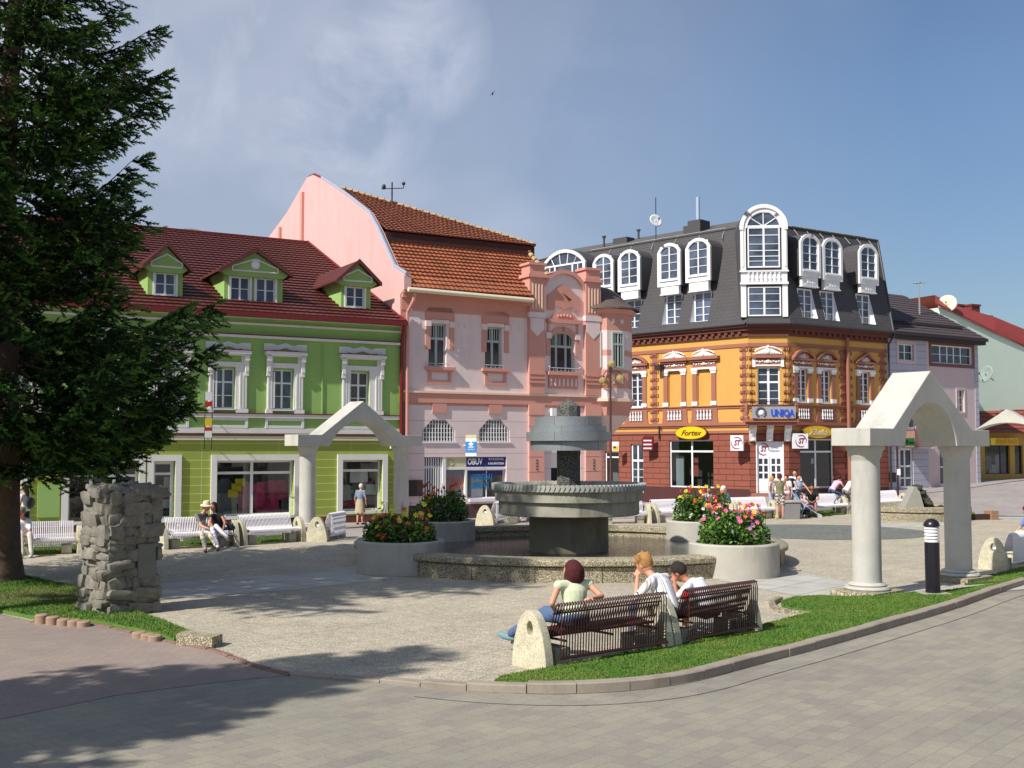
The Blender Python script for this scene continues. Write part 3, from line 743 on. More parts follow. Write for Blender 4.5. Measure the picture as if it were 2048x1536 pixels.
for i, (a, b, c, d) in enumerate(shops):
    mb = MB(); lo = max(c, z_pl)
    mb.box(FG, a, a + fw, -0.07, 0, lo, d); mb.box(FG, b - fw, b, -0.07, 0, lo, d); mb.box(FG, a + fw, b - fw, -0.068, 0, d - fw, d); mb.box(FG, a + fw, b - fw, -0.072, 0, lo, lo + 0.1)
    mb.build('window_surround', Mg_trim, green)
    u0, u1, z0, z1 = a + fw, b - fw, max(c + 0.1, z_pl + 0.02), d - fw
    if i == 0: sw.append(shop(green, FG, u0, u1, z0, z1, 0.28, vs=(0.5,), hs=(0.8,)))
    if i == 1: sw.append(shop(green, FG, u0, u1, z0, z1, 0.28, vs=(0.33, 0.66), hs=((0.76, 0.04),), imat=M_dark))
    if i == 2: sw.append(shop(green, FG, u0, u1, z0, z1, 0.28, hs=((0.78, 0.04),), name='shop_door', fw=0.11))
    if i == 3: sw.append(shop(green, FG, u0, u1, z0, z1, 0.28, vs=(0.47,), hs=((0.775, 0.045),)))
    if i == 4: sw.append(shop(green, FG, u0, u1, z0, z1, 0.28, hs=((0.79, 0.045),)))
# wares behind the glass
def garment(mb, fr, u, y, z, w_, h, m, sleeves=True, flare=0.15):
    pts = [(u - w_ * .2, z), (u - w_ * .5, z - h * .08), (u - w_ * (.72 if sleeves else .5), z - h * .38), (u - w_ * .5, z - h * .4), (u - w_ * .4, z - h * .3), (u - w_ * (.42 + flare), z - h),
           (u + w_ * (.42 + flare), z - h), (u + w_ * .4, z - h * .3), (u + w_ * .5, z - h * .4), (u + w_ * (.72 if sleeves else .5), z - h * .38), (u + w_ * .5, z - h * .08), (u + w_ * .2, z)]
    mb.prism(fr, pts, y, y + 0.12, m)
gm = [pm('magenta_cloth', (196, 50, 110), 0.9, 0.2, 6, 30), pm('crimson_cloth', (176, 24, 60), 0.9, 0.2, 6, 30), pm('dusty_pink_cloth', (200, 130, 150), 0.9, 0.35, 12, 40), pm('grey_check_cloth', (120, 124, 128), 0.9, 0.4, 14, 40), pm('pale_cloth', (196, 200, 196), 0.9, 0.1), pm('purple_cloth', (90, 50, 110), 0.9, 0.2)]
M_yel = pm('yellow_card', (226, 200, 40), 0.6, 0.05); M_paper = pm('paper', (224, 226, 230), 0.8, 0.04); M_green_art = pm('green_turf', (40, 130, 70), 0.9, 0.3)
def wares(i, items, label):
    fr = FG; a, b, c, d = shops[i]
    for nm, lst in items:
        mb = MB()
        for (x, y, w_, h, m, kind) in lst:
            u, z = fr.hit(x, y, 0.75)
            if kind == 'g': garment(mb, fr, u, 0.75 + 0.01 * m, z, w_, h, m)
            elif kind == 'd': garment(mb, fr, u, 0.75 + 0.01 * m, z, w_, h, m, False, 0.02)
            elif kind == 'c': mb.box(fr, u - w_ / 2, u + w_ / 2, 0.5, 0.52, z - h, z, m)
        yield nm, mb
allm = gm + [M_yel, M_paper, M_green_art, M_white]
for nm, mb in wares(3, [('hanging_clothes', [(450, 957, .55, 1.6, 3, 'g'), (462, 988, .5, .95, 4, 'g'), (489, 962, .5, 1.7, 2, 'd'), (500, 970, .35, 1.3, 5, 'd'), (524, 964, .6, .9, 0, 'g'), (519, 985, .3, 1.1, 1, 'd'), (543, 961, .55, 1.2, 0, 'g'), (540, 990, .5, .5, 1, 'd'), (563, 960, .5, .7, 0, 'g'), (575, 960, .4, 1.4, 3, 'g')]),
                        ('price_cards', [(476, 957, .34, .26, 6, 'c'), (469, 967, .34, .26, 6, 'c'), (462, 979, .34, .26, 6, 'c')])], ''):
    mb.build(nm, allm, sw[3])
for nm, mb in wares(4, [('hanging_clothes', [(692, 970, .5, .8, 4, 'g'), (716, 965, .4, .7, 3, 'g'), (742, 962, .5, .5, 2, 'g'), (748, 985, .45, .9, 5, 'd'), (700, 1000, .5, .6, 1, 'd')]), ('notices', [(713, 942, .7, .42, 7, 'c'), (737, 968, .42, .38, 7, 'c')])], ''):
    mb.build(nm, allm, sw[4])
for nm, mb in wares(2, [('notices', [(333, 953, .28, .34, 7, 'c'), (312, 970, .3, .34, 7, 'c'), (333, 972, .5, .36, 7, 'c'), (333, 990, .42, .12, 1, 'c'), (331, 998, .3, .3, 7, 'c')])], ''):
    mb.build(nm, allm, sw[2])
mb = MB(); u, z = FG.hit(785, 890); mb.box(FG, u - .12, u + .12, -0.14, 0, z - .13, z + .13); mb.build('junction_box', M_white, green)
mb = MB(); mb.tube(FG, [(FG.u(643), -0.03, zz(836)), (FG.u(643), -0.03, zz(690))], 0.018); mb.build('conductor', Mg_up, green)
u, z = FG.hit(97, 1000)
mb = MB(); mb.box(FG, u - .33, u + .33, -0.05, 0, z - .55, z + .5); mb.build('meter_cupboard', Mg_up, green)
# roof
sl_ = (zr - z_eave) / 10.4; ye = -0.45; ze = z_eave + sl_ * ye + 0.12
mb = MB()
roof_face(mb, FG, [(uL, ye, ze), (u_end + 0.05, ye, ze), (u_end + 0.05, 10.4, zr + 0.12), (uL, 10.4, zr + 0.12)], 0, rows=30, step=0.055, tile=0.24, wave=0.012)
mb.quad(FG, (uL, 10.4, zr + 0.1), (u_end, 10.4, zr + 0.1), (u_end, yb_ + .4, ze), (uL, yb_ + .4, ze))
rf = mb.build('roof', M_tile_g, green, recalc=False)
mb = MB(); mb.box(FG, uL, u_end + 0.08, ye - 0.1, ye - 0.0, ze - 0.15, ze + 0.02); mb.box(FG, uL, u_end + 0.05, ye, -0.25, ze - 0.14, ze - 0.02)
mb.box(FG, uL, u_end, 10.3, 10.5, zr + 0.12, zr + 0.2)
mb.tube(FG, [(u_end + .0, ye - 0.05, ze + 0.03), (u_end + .0, 10.4, zr + 0.2)], 0.06)
mb.build('gutter', M_redmetal, rf)
mb = MB(); ud = FG.u(803); mb.tube(FG, [(ud - .1, ye, ze - 0.1), (ud - .05, -0.1, ze - 0.7), (ud - .05, -0.1, -0.1)], 0.075, 8); mb.build('downpipe', M_redmetal, green)
def roofhit(px, py):
    # point of the roof slope seen at a pixel, in frame coordinates
    d = ray(px, py); o = CAMP - FG.o
    ou, oy, oz = o.dot(FG.d), o.dot(FG.n), o.z; du, dy, dz = d.dot(FG.d), d.dot(FG.n), d.z
    t = (z_eave + 0.12 + sl_ * oy - oz) / (dz - sl_ * dy)
    return ou + du * t, oy + dy * t, oz + dz * t
def dormer(x0, x1, ybot, apex, gl, gr, wins, boss=False, label=None):
    _, y0, zb = roofhit((x0 + x1) / 2, ybot); zb -= 0.05
    u0, u1 = FG.u(x0, ybot, y0), FG.u(x1, ybot, y0)
    au, az = FG.hit(apex[0], apex[1], y0 - 0.25); g0, gz0 = FG.hit(gl[0], gl[1], y0 - 0.25); g1, gz1 = FG.hit(gr[0], gr[1], y0 - 0.25)
    au = (u0 + u1) / 2; hw = max(au - g0, g1 - au); g0, g1 = au - hw, au + hw; ge = (gz0 + gz1) / 2
    yr = lambda z: (z - z_eave - 0.12) / sl_
    mb = MB(); ws = []
    for (a, b, t_, bo) in wins: ws.append(FG.rect(a, t_, b, bo, y0))
    wall(mb, Fr(FG.M @ Vector((0, y0, 0)), ANG), u0, u1, [(zb, ge + 0.06, 0)], ws, 0, 0.1)
    # side cheeks
    for u_ in (u0, u1): mb.add(FG, [(u_, y0, zb), (u_, y0, ge + 0.06), (u_, yr(ge) + 0.3, ge + 0.06), (u_, y0 + 0.1, zb)], [(0, 1, 2, 3)])
    # gable triangle, slightly proud
    mb.prism(FG, [(g0 + 0.12, ge), (au, az - 0.1), (g1 - 0.12, ge), (g1 - 0.3, ge - 0.14), (g0 + 0.3, ge - 0.14)], y0 - 0.16, y0 - 0.003)
    root = mb.build('dormer', Mg_up, green, label, recalc=False)
    # white gable moulding
    k = 0.62; tz = ge + 0.06; w0, w1 = au - (au - g0) * k, au + (g1 - au) * k; ta = tz + (az - ge) * k * 0.86
    mb = MB()
    for p, q in (((w0, tz), (w1, tz)), ((w0, tz), (w0, tz + 0.16)), ((w1, tz), (w1, tz + 0.16)), ((w0, tz + 0.16), (au, ta)), ((w1, tz + 0.16), (au, ta))):
        mb.tube(FG, [(p[0], y0 - 0.18, p[1]), (q[0], y0 - 0.18, q[1])], 0.032, 4, smooth=False)
    if boss: mb.ell(FG, (au, y0 - 0.18, (tz + ta) / 2 + 0.02), (0.17, 0.07, 0.17))
    mb.build('gable_moulding', M_white, root)
    for (a, b, c, d) in ws:
        m2 = MB(); f_ = 0.07
        m2.box(FG, a - f_, a, y0 - 0.04, y0 - .001, c - f_, d + f_); m2.box(FG, b, b + f_, y0 - 0.04, y0 - .001, c - f_, d + f_); m2.box(FG, a, b, y0 - 0.04, y0 - .001, d, d + f_); m2.box(FG, a, b, y0 - 0.04, y0 - .001, c - f_, c)
        m2.build('window_surround', M_white, root)
        window(root, FG, a, b, c, d, y0 + 0.08, vs=(0.5,), hs=(0.5,), bar=0.035, fw=0.045, glass=M_glass_b if x0 < 400 else M_glass)
    # little saddle roof
    mb = MB(); yf = y0 - 0.32; th = 0.08
    for side in (-1, 1):
        ge_u = g0 if side < 0 else g1
        for kk in range(8):
            t0, t1 = kk / 8, (kk + 1) / 8
            A = Vector((ge_u, 0, ge)).lerp(Vector((au, 0, az)), t0); B = Vector((ge_u, 0, ge)).lerp(Vector((au, 0, az)), t1)
            mb.add(FG, [(A.x, yf, A.z + 0.05), (A.x, yr(A.z) + 0.5, A.z + 0.05), (B.x, yr(B.z) + 0.5, B.z + 0.015), (B.x, yf, B.z + 0.015), (A.x, yf, A.z - 0.03), (A.x, yr(A.z) + .5, A.z - 0.03)], [(0, 1, 2, 3), (4, 5, 1, 0)])
        mb.prism(FG, [(ge_u, ge - 0.1), (au, az - 0.11), (au, az + 0.06), (ge_u, ge + 0.05)], yf - 0.04, yf)
        mb.add(FG, [(ge_u, yf, ge - 0.06), (au, yf, az - 0.08), (au, yr(az) + .5, az - 0.08), (ge_u, yr(ge) + .5, ge - 0.06)], [(0, 1, 2, 3)])
    mb.build('dormer_roof', M_tile_g, root, recalc=False)
dormer(125, 195, 582, (160, 478), (112, 523), (209, 525), [(142, 180, 529, 578)], label='green dormer half hidden by the spruce')
dormer(295, 365, 594, (331, 487), (284, 534), (383, 539), [(310, 351, 546, 590)], label='green dormer with one window')
dormer(448, 565, 603, (506, 498), (437, 541), (577, 550), [(461, 499, 554, 601), (512, 550, 557, 605)], True, label='widest dormer, with two windows and a white boss')
dormer(682, 741, 618, (714, 521), (671, 562), (755, 567), [(692, 728, 574, 614)], label='green dormer next to the pink gable')
# sign hanging above the pavement (seen below the spruce)
u, zt_ = FG.hit(404, 785); _, zb_ = FG.hit(404, 898)
sg = thing('hanging_sign', 'narrow upright sign with white, red and yellow panels between dark rods beside the spruce', 'sign', FG.M @ Vector((u, -0.9, zt_)), FG.rz())
mb = MB()
for du in (-0.12, 0.12): mb.tube(FG, [(u + du, -0.9, zt_), (u + du, -0.9, zb_)], 0.014, 5)
mb.tube(FG, [(u, 0, zt_ - .5), (u, -0.9, zt_ - .5)], 0.02, 5); mb.tube(FG, [(u, 0, zt_ - 1.4), (u, -0.9, zt_ - 1.4)], 0.02, 5)
mb.build('bracket', pm('dark_iron', (40, 34, 32), 0.6), sg)
mb = MB()
for k, (a, b, m) in enumerate([(0.02, 0.3, 0), (0.34, 0.5, 1), (0.9, 1.15, 2), (1.2, 1.32, 1), (1.33, 1.55, 0)]): mb.box(FG, u - .115, u + .115, -0.93, -0.87, zt_ - b, zt_ - a, m)
mb.build('panel', [M_white, pm('sign_red', (190, 40, 36), 0.5), M_yel], sg)

# ================================================================ PINK HOUSE
pc = FG.M @ Vector((u_end, 0, 0))
FP = Fr(pc, ANG)
pink = thing('pink_house', 'pink art nouveau corner house with steep orange tiled roof and plain pink gable', 'house', FP.o, FP.rz())
Mp_l = pm('lilac_pink_stucco', (228, 208, 206), 0.85, 0.06, 0.7, 20, 0.12, dirt=((170, 160, 160), 0.35))
Mp_lr = rusticate('lilac_pink_rusticated', (226, 206, 205), (180, 154, 152), 0.62, 0, 0.018, 0, 0.5, 0.05)
Mp_d = pm('salmon_stucco', (206, 148, 134), 0.85, 0.07, 0.8, 20, 0.12)
Mp_g = pm('gable_pink_stucco', (214, 174, 170), 0.85, 0.05, 0.5, 20, 0.1, dirt=((214, 150, 136), 0.5))
Mp_w = pm('cream_edge', (236, 206, 180), 0.7, 0.05)
Mp_pl = pm('dark_plinth', (84, 62, 62), 0.7, 0.2)
Mp_win = pm('grey_green_frame', (170, 182, 176), 0.6, 0.08)
M_tile_p = m_roof_tiles('unused_tile', (120, 62, 34), (170, 84, 44), (200, 112, 62), 0.33, 0.2) if False else pm('orange_tile', (152, 88, 58), 0.8, 0.3, 1.4, 7, 0.2, dirt=((84, 56, 44), 0.6))
M_tile_p2 = pm('brown_orange_tile', (130, 76, 54), 0.8, 0.3, 1.6, 7, 0.2, dirt=((80, 52, 40), 0.6))
pu1 = FP.u(1205); zp = lambda y, x=930: FP.z(x, y)
zE = zp(588); zL1, zL0 = zp(785), zp(812)
uA0, uA1 = FP.u(1055), FP.u(1198)
# openings
w1 = FP.rect(857, 647, 893, 734); w2 = FP.rect(970, 654, 1004, 737); w3 = FP.rect(1101, 664, 1149, 744)
g1_ = FP.rect(845, 839, 910, 883); g2_ = FP.rect(958, 839, 1019, 883)
sh = FP.rect(848, 914, 1013, 998); grl = None
dr = FP.rect(1102, 905, 1162, 1000)
dr = (dr[0], dr[1], 0.0, dr[3])
mb = MB()
wall(mb, FP, 0, uA0, [(-0.3, 0.55, 3), (0.55, zL0, 0), (zL0, zL1, 2), (zL1, zE, 1)], [w1, w2, g1_, g2_, (sh[0], sh[1], 0.75, sh[3], 0.3)])
zA = zp(560, 1128)
wall(mb, FP, uA0, pu1, [(-0.3, 0.55, 3), (0.55, zL0, 0), (zL0, zL1, 2), (zL1, zp(600, 1128), 1)], [w3, dr])
spandrel(mb, FP, w3[0], w3[1], w3[3] - 0.3, w3[3], 0, 0.2, 1)
for g in (g1_, g2_):   # octagonal tops
    c = (g[1] - g[0]) * 0.3; h = (g[3] - g[2]) * 0.48
    for a, b in ((g[0], g[0] + c), (g[1], g[1] - c)):
        mb.add(FP, [(a, 0, g[3]), (b, 0, g[3]), (a, 0, g[3] - h), (b, 0.2, g[3]), (a, 0.2, g[3] - h)], [(0, 1, 2), (1, 3, 4, 2)], 0)
# right street side and back
gab = [(809, 550), (785, 534), (753, 461), (734, 426), (704, 402), (668, 375), (640, 357), (625, 350), (614, 355), (573, 426), (539, 472), (533, 486)]
FGab = Fr(FP.o, ANG - 90)     # gable plane: x runs towards the viewer side? use direct intersection below
def gabhit(px, py):
    d = ray(px, py); t = FP.d.dot(FP.o - CAMP) / FP.d.dot(d); p = CAMP + d * t - FP.o
    return p.dot(FP.n), p.z
G_ = [gabhit(*p) for p in gab]
yback = G_[-1][0] + 0.6
poly = [(0, 0, -0.3), (0, 0, zE - 0.2), (0, -0.35, zE - 0.05), (0, -0.35, G_[0][1])] + [(0, max(y, -0.35) if i == 0 else y, z) for i, (y, z) in enumerate(G_)] + [(0, yback, 6.0), (0, yback, -0.3)]
thk = 0.3
n = len(poly)
mb.add(FP, poly + [(thk, y, z) for _, y, z in poly], [tuple(range(n)), tuple(range(2 * n - 1, n - 1, -1))] + [(i, (i + 1) % n, n + (i + 1) % n, n + i) for i in range(n)], 4)
# side street wall (towards the orange house) and back
FPs = Fr(FP.M @ Vector((pu1, 0, 0)), -6)
mb.box(FPs, 0, 10, 0.0, 0.3, -0.5, zE - .4, 1)
mb.quad(FP, (0, yback, -.3), (pu1, 10, -.3), (pu1, 10, zE), (0, yback, zE), 1)
mb.build('wall', [Mp_lr, Mp_l, Mp_d, Mp_pl, Mp_g], pink, recalc=False)
mb = MB(); # gable coping and vertical strips
cp = [gabhit(*p) for p in gab[:-1]]
mb.tube(FP, [(0.1, y, z + 0.06) for y, z in cp[:7]], 0.075, 6, 0)
mb.tube(FP, [(0.1, y, z + 0.04) for y, z in cp[6:]], 0.06, 6, 1)
mb.build('coping', [pm('zinc', (176, 184, 200), 0.35, 0.1, 2, 20, 0.05, 0.4), M_redmetal], pink)
mb = MB()
for (x, ya, yb) in ((607, 385, 494), (562, 455, 490)):
    (y1_, z1_), (y2_, z2_) = gabhit(x, ya), gabhit(x, yb)
    mb = MB(); mb.box(FP, -0.12, -0.001, y1_ - 0.13, y1_ + 0.13, z2_ - 1.5, z1_); mb.build('gable_rib', Mp_d, pink)
# cornice etc
mb = MB()
mb.box(FP, 0.02, uA0, -0.06, -.001, zp(628), zE - .001, 0); mb.box(FP, 0.02, uA0, -0.32, -.001, zp(596), zp(589), 0); mb.box(FP, 0.02, uA0, -0.2, -.001, zp(604), zp(596) - .002, 0)
mb.box(FP, 0.0, pu1, -0.12, -.001, zL1 - .06, zL1 + 0.02, 1); mb.box(FP, 0.0, pu1, -0.07, -.001, zL0 + .1, zL1 - 0.062, 0)
mb.box(FP, 0.0, 0.2, -0.04, -.001, zL1 + .022, zp(628) - .002, 0)
for xc in (878, 990):      # keystone drops of the band
    u = FP.u(xc); mb.box(FP, u - .3, u + .3, -0.06, -.001, zL0 - .28, zL0 + .098, 0)
mb.build('cornice', [Mp_d, Mp_w], pink)
# upper windows: salmon hoods, squares, sills, aprons
def sq(mb, u, z, s_=0.16, m=1, y=-0.03): mb.box(FP, u - s_ / 2, u + s_ / 2, y, -.001, z - s_ / 2, z + s_ / 2, m)
for (r, x0, x1) in ((w1, 850, 907), (w2, 963, 1017)):
    u0, u1, z0, z1 = r; a, b = FP.u(x0), FP.u(x1)
    mb = MB(); zt = z1 + 0.62
    mb.prism(FP, [(a, z1 - 0.25), (a, zt - 0.15), (a + .15, zt), (b - .15, zt), (b, zt - .15), (b, z1 - .25), (b - .2, z1 - .25), (b - .2, z1 + .16), (a + .2, z1 + .16), (a + .2, z1 - .25)], -0.06, -.001, 0)
    for e in (a + .1, b - .1):
        sq(mb, e, z1 - 0.02, 0.22, 1, -0.09); mb.box(FP, e - .1, e + .1, -0.04, -.001, z1 - 1.0, z1 - .252, 0)
    mb.box(FP, a + .22, b - .22, -0.07, -.001, z1 + .0, z1 + .14, 1)
    mb.build('window_surround', [Mp_d, Mp_l], pink); mb = MB(); mb.box(FP, a - .02, b + .02, -0.16, -.001, z0 - .12, z0 - .002, 0); mb.box(FP, a + .1, b - .1, -0.1, -.001, z0 - .2, z0 - .122, 0)
    mb.build('sill', [Mp_d, Mp_l], pink); mb = MB()
    mb.prism(FP, [(a + .12, z0 - .65), (b - .12, z0 - .65), (b - .12, z0 - .202), (b - .24, z0 - .202), (b - .24, z0 - .52), (a + .24, z0 - .52), (a + .24, z0 - .202), (a + .12, z0 - .202)], -0.05, -.001, 0)
    mb.build('apron_panel', [Mp_d, Mp_l], pink)
    w_ = window(pink, FP, u0, u1, z0, z1, 0.18, vs=(0.5,), hs=((0.66, 0.05),), bar=0.05, fw=0.07, mat=Mp_win)
    mb = MB()
    for k in range(1, 6):
        c = u0 + .06 + (u1 - u0 - .12) * k / 6; mb.box(FP, c - .015, c + .015, .12, .15, z0 + (z1 - z0) * .7, z1 - .08)
    mb.build('glazing_bars', Mp_win, w_)
    mb = MB(); mb.tube(FP, [(u0 - .05, -.14, z0 + .12), (u1 + .05, -.14, z0 + .12)], .015, 5)
    for k in range(5): c = u0 + (u1 - u0) * k / 4; mb.tube(FP, [(c, -.14, z0), (c, -.14, z0 + .12)], .01, 4)
    mb.build('flower_rail', Mp_win, w_)
for x in (820, 836, 921, 933, 945, 1026, 1040): mb = MB(); u, z = FP.hit(x, 646 + (x - 820) * 0.05); sq(mb, u, z, 0.17, 0, -0.02); mb.build('stucco_square', Mp_l, pink)
# central bay with gable
mb = MB()
p1 = (FP.u(1055), FP.u(1086)); p2 = (FP.u(1168), FP.u(1198)); zc = zp(640, 1128)
for a, b in (p1, p2):
    mb.box(FP, a, b, -0.16, -.001, zL1 + .022, zc, 0)
    for k in range(3): mb.box(FP, a - .03, b + .03, -0.2, -.161, zL1 + .45 + k * .17, zL1 + .53 + k * .17, 0)
    mb.box(FP, a - .03, b + .03, -0.2, -.001, zc + .002, zc + .22, 1)                    # capital band
    mb.prism(FP, [(a + .04, zc - .02), (a + .04, zc - .45), ((a + b) / 2, zc - .75), (b - .04, zc - .45), (b - .04, zc - .02)], -0.18, -.161, 1)
    zt = FP.z((1070), 556) ; mb.box(FP, a, b, -0.18, 0.5, zc + .222, zt, 0)
    for k in range(4): c = a + (b - a) * (k + 1) / 5; mb.box(FP, c - .025, c + .025, -0.2, -.181, zc + .35, zt - .25, 2)
    mb.box(FP, a - .08, b + .08, -0.26, 0.56, zt + .001, zt + .14, 0)
    mb.box(FP, a + .02, b - .02, -0.16, 0.5, zt + .141, zt + .5, 0); mb.box(FP, a - .05, b + .05, -0.22, 0.55, zt + .501, zt + .6, 0)
a, b = p1[1], p2[0]; zt = FP.z(1128, 571); za = FP.z(1128, 548)
P = arch_pts(a - .02, b + .02, FP.z(1128, 585), za, 16)
mb.prism(FP, [(a, zp(600, 1128) - .0)] + P + [(b, zp(600, 1128))], 0.0, 0.45, 1)
arch_band(mb, FP, a - .02, b + .02, FP.z(1128, 585), za, 0.16, -0.14, 0.5, 0, 16, 0)
# salmon cartouche
c = (a + b) / 2; hw = (b - a) * 0.4; zc1 = FP.z(1128, 610)
pts = [(c - hw, zc1 - .25), (c - hw, zc1 + .35)] + [(c - hw * .75, zc1 + .45), (c - hw * .35, zc1 + .72), (c, zc1 + .82), (c + hw * .35, zc1 + .72), (c + hw * .75, zc1 + .45)] + [(c + hw, zc1 + .35), (c + hw, zc1 - .25), (c + hw * .6, zc1 - .25), (c + hw * .5, zc1 - .08), (c + hw * .2, zc1 - .1), (c, zc1 - .22), (c - hw * .2, zc1 - .1), (c - hw * .5, zc1 - .08), (c - hw * .6, zc1 - .25)]
mb.prism(FP, pts, -0.05, -.001, 0)
# hood above the arched window
zh = FP.z(1128, 640); P = arch_pts(c - hw * .85, c + hw * .85, zh, zh + .38, 12)
mb.prism(FP, P, -0.08, -.002, 0); mb.box(FP, c - hw * 1.05, c + hw * 1.05, -0.2, -.001, zh - .16, zh - .002, 0)
for k in range(5): mb.ell(FP, (c - .3 + k * .15, -.09, zh + .17 - abs(k - 2) * .02), (.06, .04, .07), 8, 6, 0)
u0, u1, z0, z1 = w3
arch_band(mb, FP, u0, u1, z1 - .3, z1, 0.2, -0.06, -.001, 0, 14, 0)
for e in (u0 - .12, u1 + .12):
    mb.box(FP, e - .1, e + .1, -0.04, -.001, z1 - 1.0, z1 - .31, 0); mb.box(FP, e - .12, e + .12, -0.09, -.001, z1 - .3, z1 - .06, 1); mb.box(FP, e - .05, e + .05, -0.04, -.001, z1 - .05, zh - .17, 0)
mb.box(FP, u0 - .2, u1 + .2, -0.2, -.001, z0 - .14, z0 - .002, 0); mb.box(FP, u0 - .12, u1 + .12, -0.06, -.001, z0 - .68, z0 - .142, 0)
for k in range(7): e = u0 - .02 + (u1 - u0 + .04) * k / 6; mb.prism(FP, [(e - .045, z0 - .58), (e + .045, z0 - .58), (e + .03, z0 - .28), (e - .03, z0 - .28)], -0.09, -.061, 1)
mb.build('gable_bay', [Mp_d, Mp_l, Mp_w], pink)
w_ = window(pink, FP, u0, u1, z0, z1, 0.18, vs=(0.3, 0.7), hs=((0.64, 0.05),), bar=0.045, fw=0.07, mat=Mp_win)
mb = MB()
for k in (1, 2, 4, 5, 7, 8, 10): e = u0 + .06 + (u1 - u0 - .12) * k / 11; mb.box(FP, e - .013, e + .013, .12, .15, z0 + (z1 - z0) * .68, z1 - .05)
mb.build('glazing_bars', Mp_win, w_)
mb = MB(); mb.tube(FP, [(u0 - .15, -.18, z0 + .14), (u1 + .15, -.18, z0 + .14)], .018, 5)
for k in range(9): e = u0 - .15 + (u1 - u0 + .3) * k / 8; mb.tube(FP, [(e, -.18, z0), (e, -.18, z0 + .14)], .01, 4)
for e in (u0 - .15, u1 + .15): mb.ell(FP, (e, -.18, z0 + .17), (.045, .045, .045), 8, 6)
mb.build('flower_rail', Mp_win, w_)
# lower storey
for g in (g1_, g2_):
    w_ = window(pink, FP, *g, 0.2, bar=0.03, fw=0.04, name='window')
    mb = MB(); nn = 11; W_ = g[1] - g[0]; Hh = g[3] - g[2]
    for k in range(nn):
        e = g[0] + W_ * (k + .5) / nn; f = abs((k + .5) / nn - .5) * 2; top = g[3] - (max(0, f - .4) / .6) * Hh * .48
        mb.box(FP, e - .014, e + .014, .04, .06, g[2], top - .02)
    for k in range(1, 5):
        zz_ = g[2] + Hh * k / 5; cut = max(0, (zz_ - (g[3] - Hh * .48)) / (Hh * .48)) * W_ * .3
        mb.box(FP, g[0] + cut, g[1] - cut, .062, .075, zz_ - .012, zz_ + .012)
    mb.build('grille', M_white, w_)
    mb = MB(); mb.box(FP, g[0] - .05, g[1] + .05, -0.05, .03, g[2] - .06, g[2] - .001); mb.build('sill', M_white, pink)
# shop: grille door, panel, show window
M_navy = pm('navy_sign', (38, 36, 120), 0.5, 0.06); M_cream = pm('cream_sign', (206, 204, 160), 0.5, 0.06); M_orgp = pm('orange_letters', (214, 120, 90), 0.7); M_cyan = pm('cyan_letters', (60, 160, 220), 0.6)
xa, xb, xc_ = FP.u(886), FP.u(934), sh[1]
z0s, z1s = 0.75, sh[3]; zt = FP.z(930, 934)
mb = MB(); mb.box(FP, sh[0], xa, .27, .3, 0.75, z1s); mb.build('shop_door', M_dark, pink)
mb = MB()
for k in range(8): e = sh[0] + .05 + (xa - sh[0] - .1) * k / 7; mb.box(FP, e - .02, e + .02, .1, .14, z0s, z1s - .02)
mb.box(FP, sh[0], xa, .141, .16, zt - .05, zt + .05)
mb.build('grille', M_white, pink)
mb = MB(); mb.box(FP, xa, xa + .14, .02, .28, z0s, z1s); mb.box(FP, xa + .14, xc_, .05, .28, zt - .1, zt - .001); mb.box(FP, xb - .04, xb + .04, .051, .28, z0s, zt - .1); mb.build('shop_frame', M_white, pink)
mb = MB(); mb.box(FP, xa + .14, xb, .06, .28, zt, z1s, 0)
u_ = FP.u(903); zz_ = (zt + z1s) / 2
for k in range(14):
    a0 = 2 * math.pi * k / 14; a1 = 2 * math.pi * (k + 1) / 14; mb.tube(FP, [(u_ + .12 * math.cos(a0), .05, zz_ + .12 * math.sin(a0)), (u_ + .12 * math.cos(a1), .05, zz_ + .12 * math.sin(a1))], .012, 4, 1)
mb.build('cream_fascia', [M_cream, pm('fascia_mark', (170, 150, 110), .6)], pink)
mb = MB(); mb.box(FP, xb, xc_, .06, .28, zt, z1s, 0)
textmb(mb, FP, 'OBUV', xb + (xc_ - xb) * .215, .05, (zt + z1s) / 2, 0.34, 1, width=(xc_ - xb) * .37, bold=.006)
textmb(mb, FP, 'KOZENA', xb + (xc_ - xb) * .75, .05, (zt + z1s) / 2 + .1, 0.13, 1, width=(xc_ - xb) * .38)
textmb(mb, FP, 'GALANTERIA', xb + (xc_ - xb) * .75, .05, (zt + z1s) / 2 - .07, 0.13, 1, width=(xc_ - xb) * .4)
mb.build('navy_fascia', [M_navy, M_whitef], pink, label='navy fascia reading OBUV')
mb = MB(); mb.box(FP, xa + .14, xb - .04, .2, .28, z0s, zt - .1, 0)
textmb(mb, FP, 'NOVY TOVAR', FP.u(908), .19, FP.z(908, 962), .34, 1, width=1.0, shear=.3)
textmb(mb, FP, 'SEZONA', FP.u(914), .19, FP.z(914, 972), .3, 1, width=.9, shear=.3)
mb.build('painted_panel', [pm('grey_panel', (128, 126, 134), .6), M_orgp], pink)
sw_ = shop(pink, FP, xb + .04, xc_, z0s, zt - .1, .28, vs=(.55,), bar=.012, fw=.04, depth=1.2)
mb = MB(); mb.box(FP, xb + .08, xc_ - .04, .24, .26, zt - .34, zt - .14, 0); mb.box(FP, xb + .35, xb + .85, .3, .5, z0s, zt - .4, 1)
textmb(mb, FP, 'VYPREDAJ', FP.u(968), .24, FP.z(968, 955), .32, 2, width=1.0, bold=.01); textmb(mb, FP, 'OBUVI', FP.u(965), .24, FP.z(965, 972), .32, 2, width=.8, bold=.012)
mb.build('shop_display', [M_navy, M_paper, M_cyan], sw_)
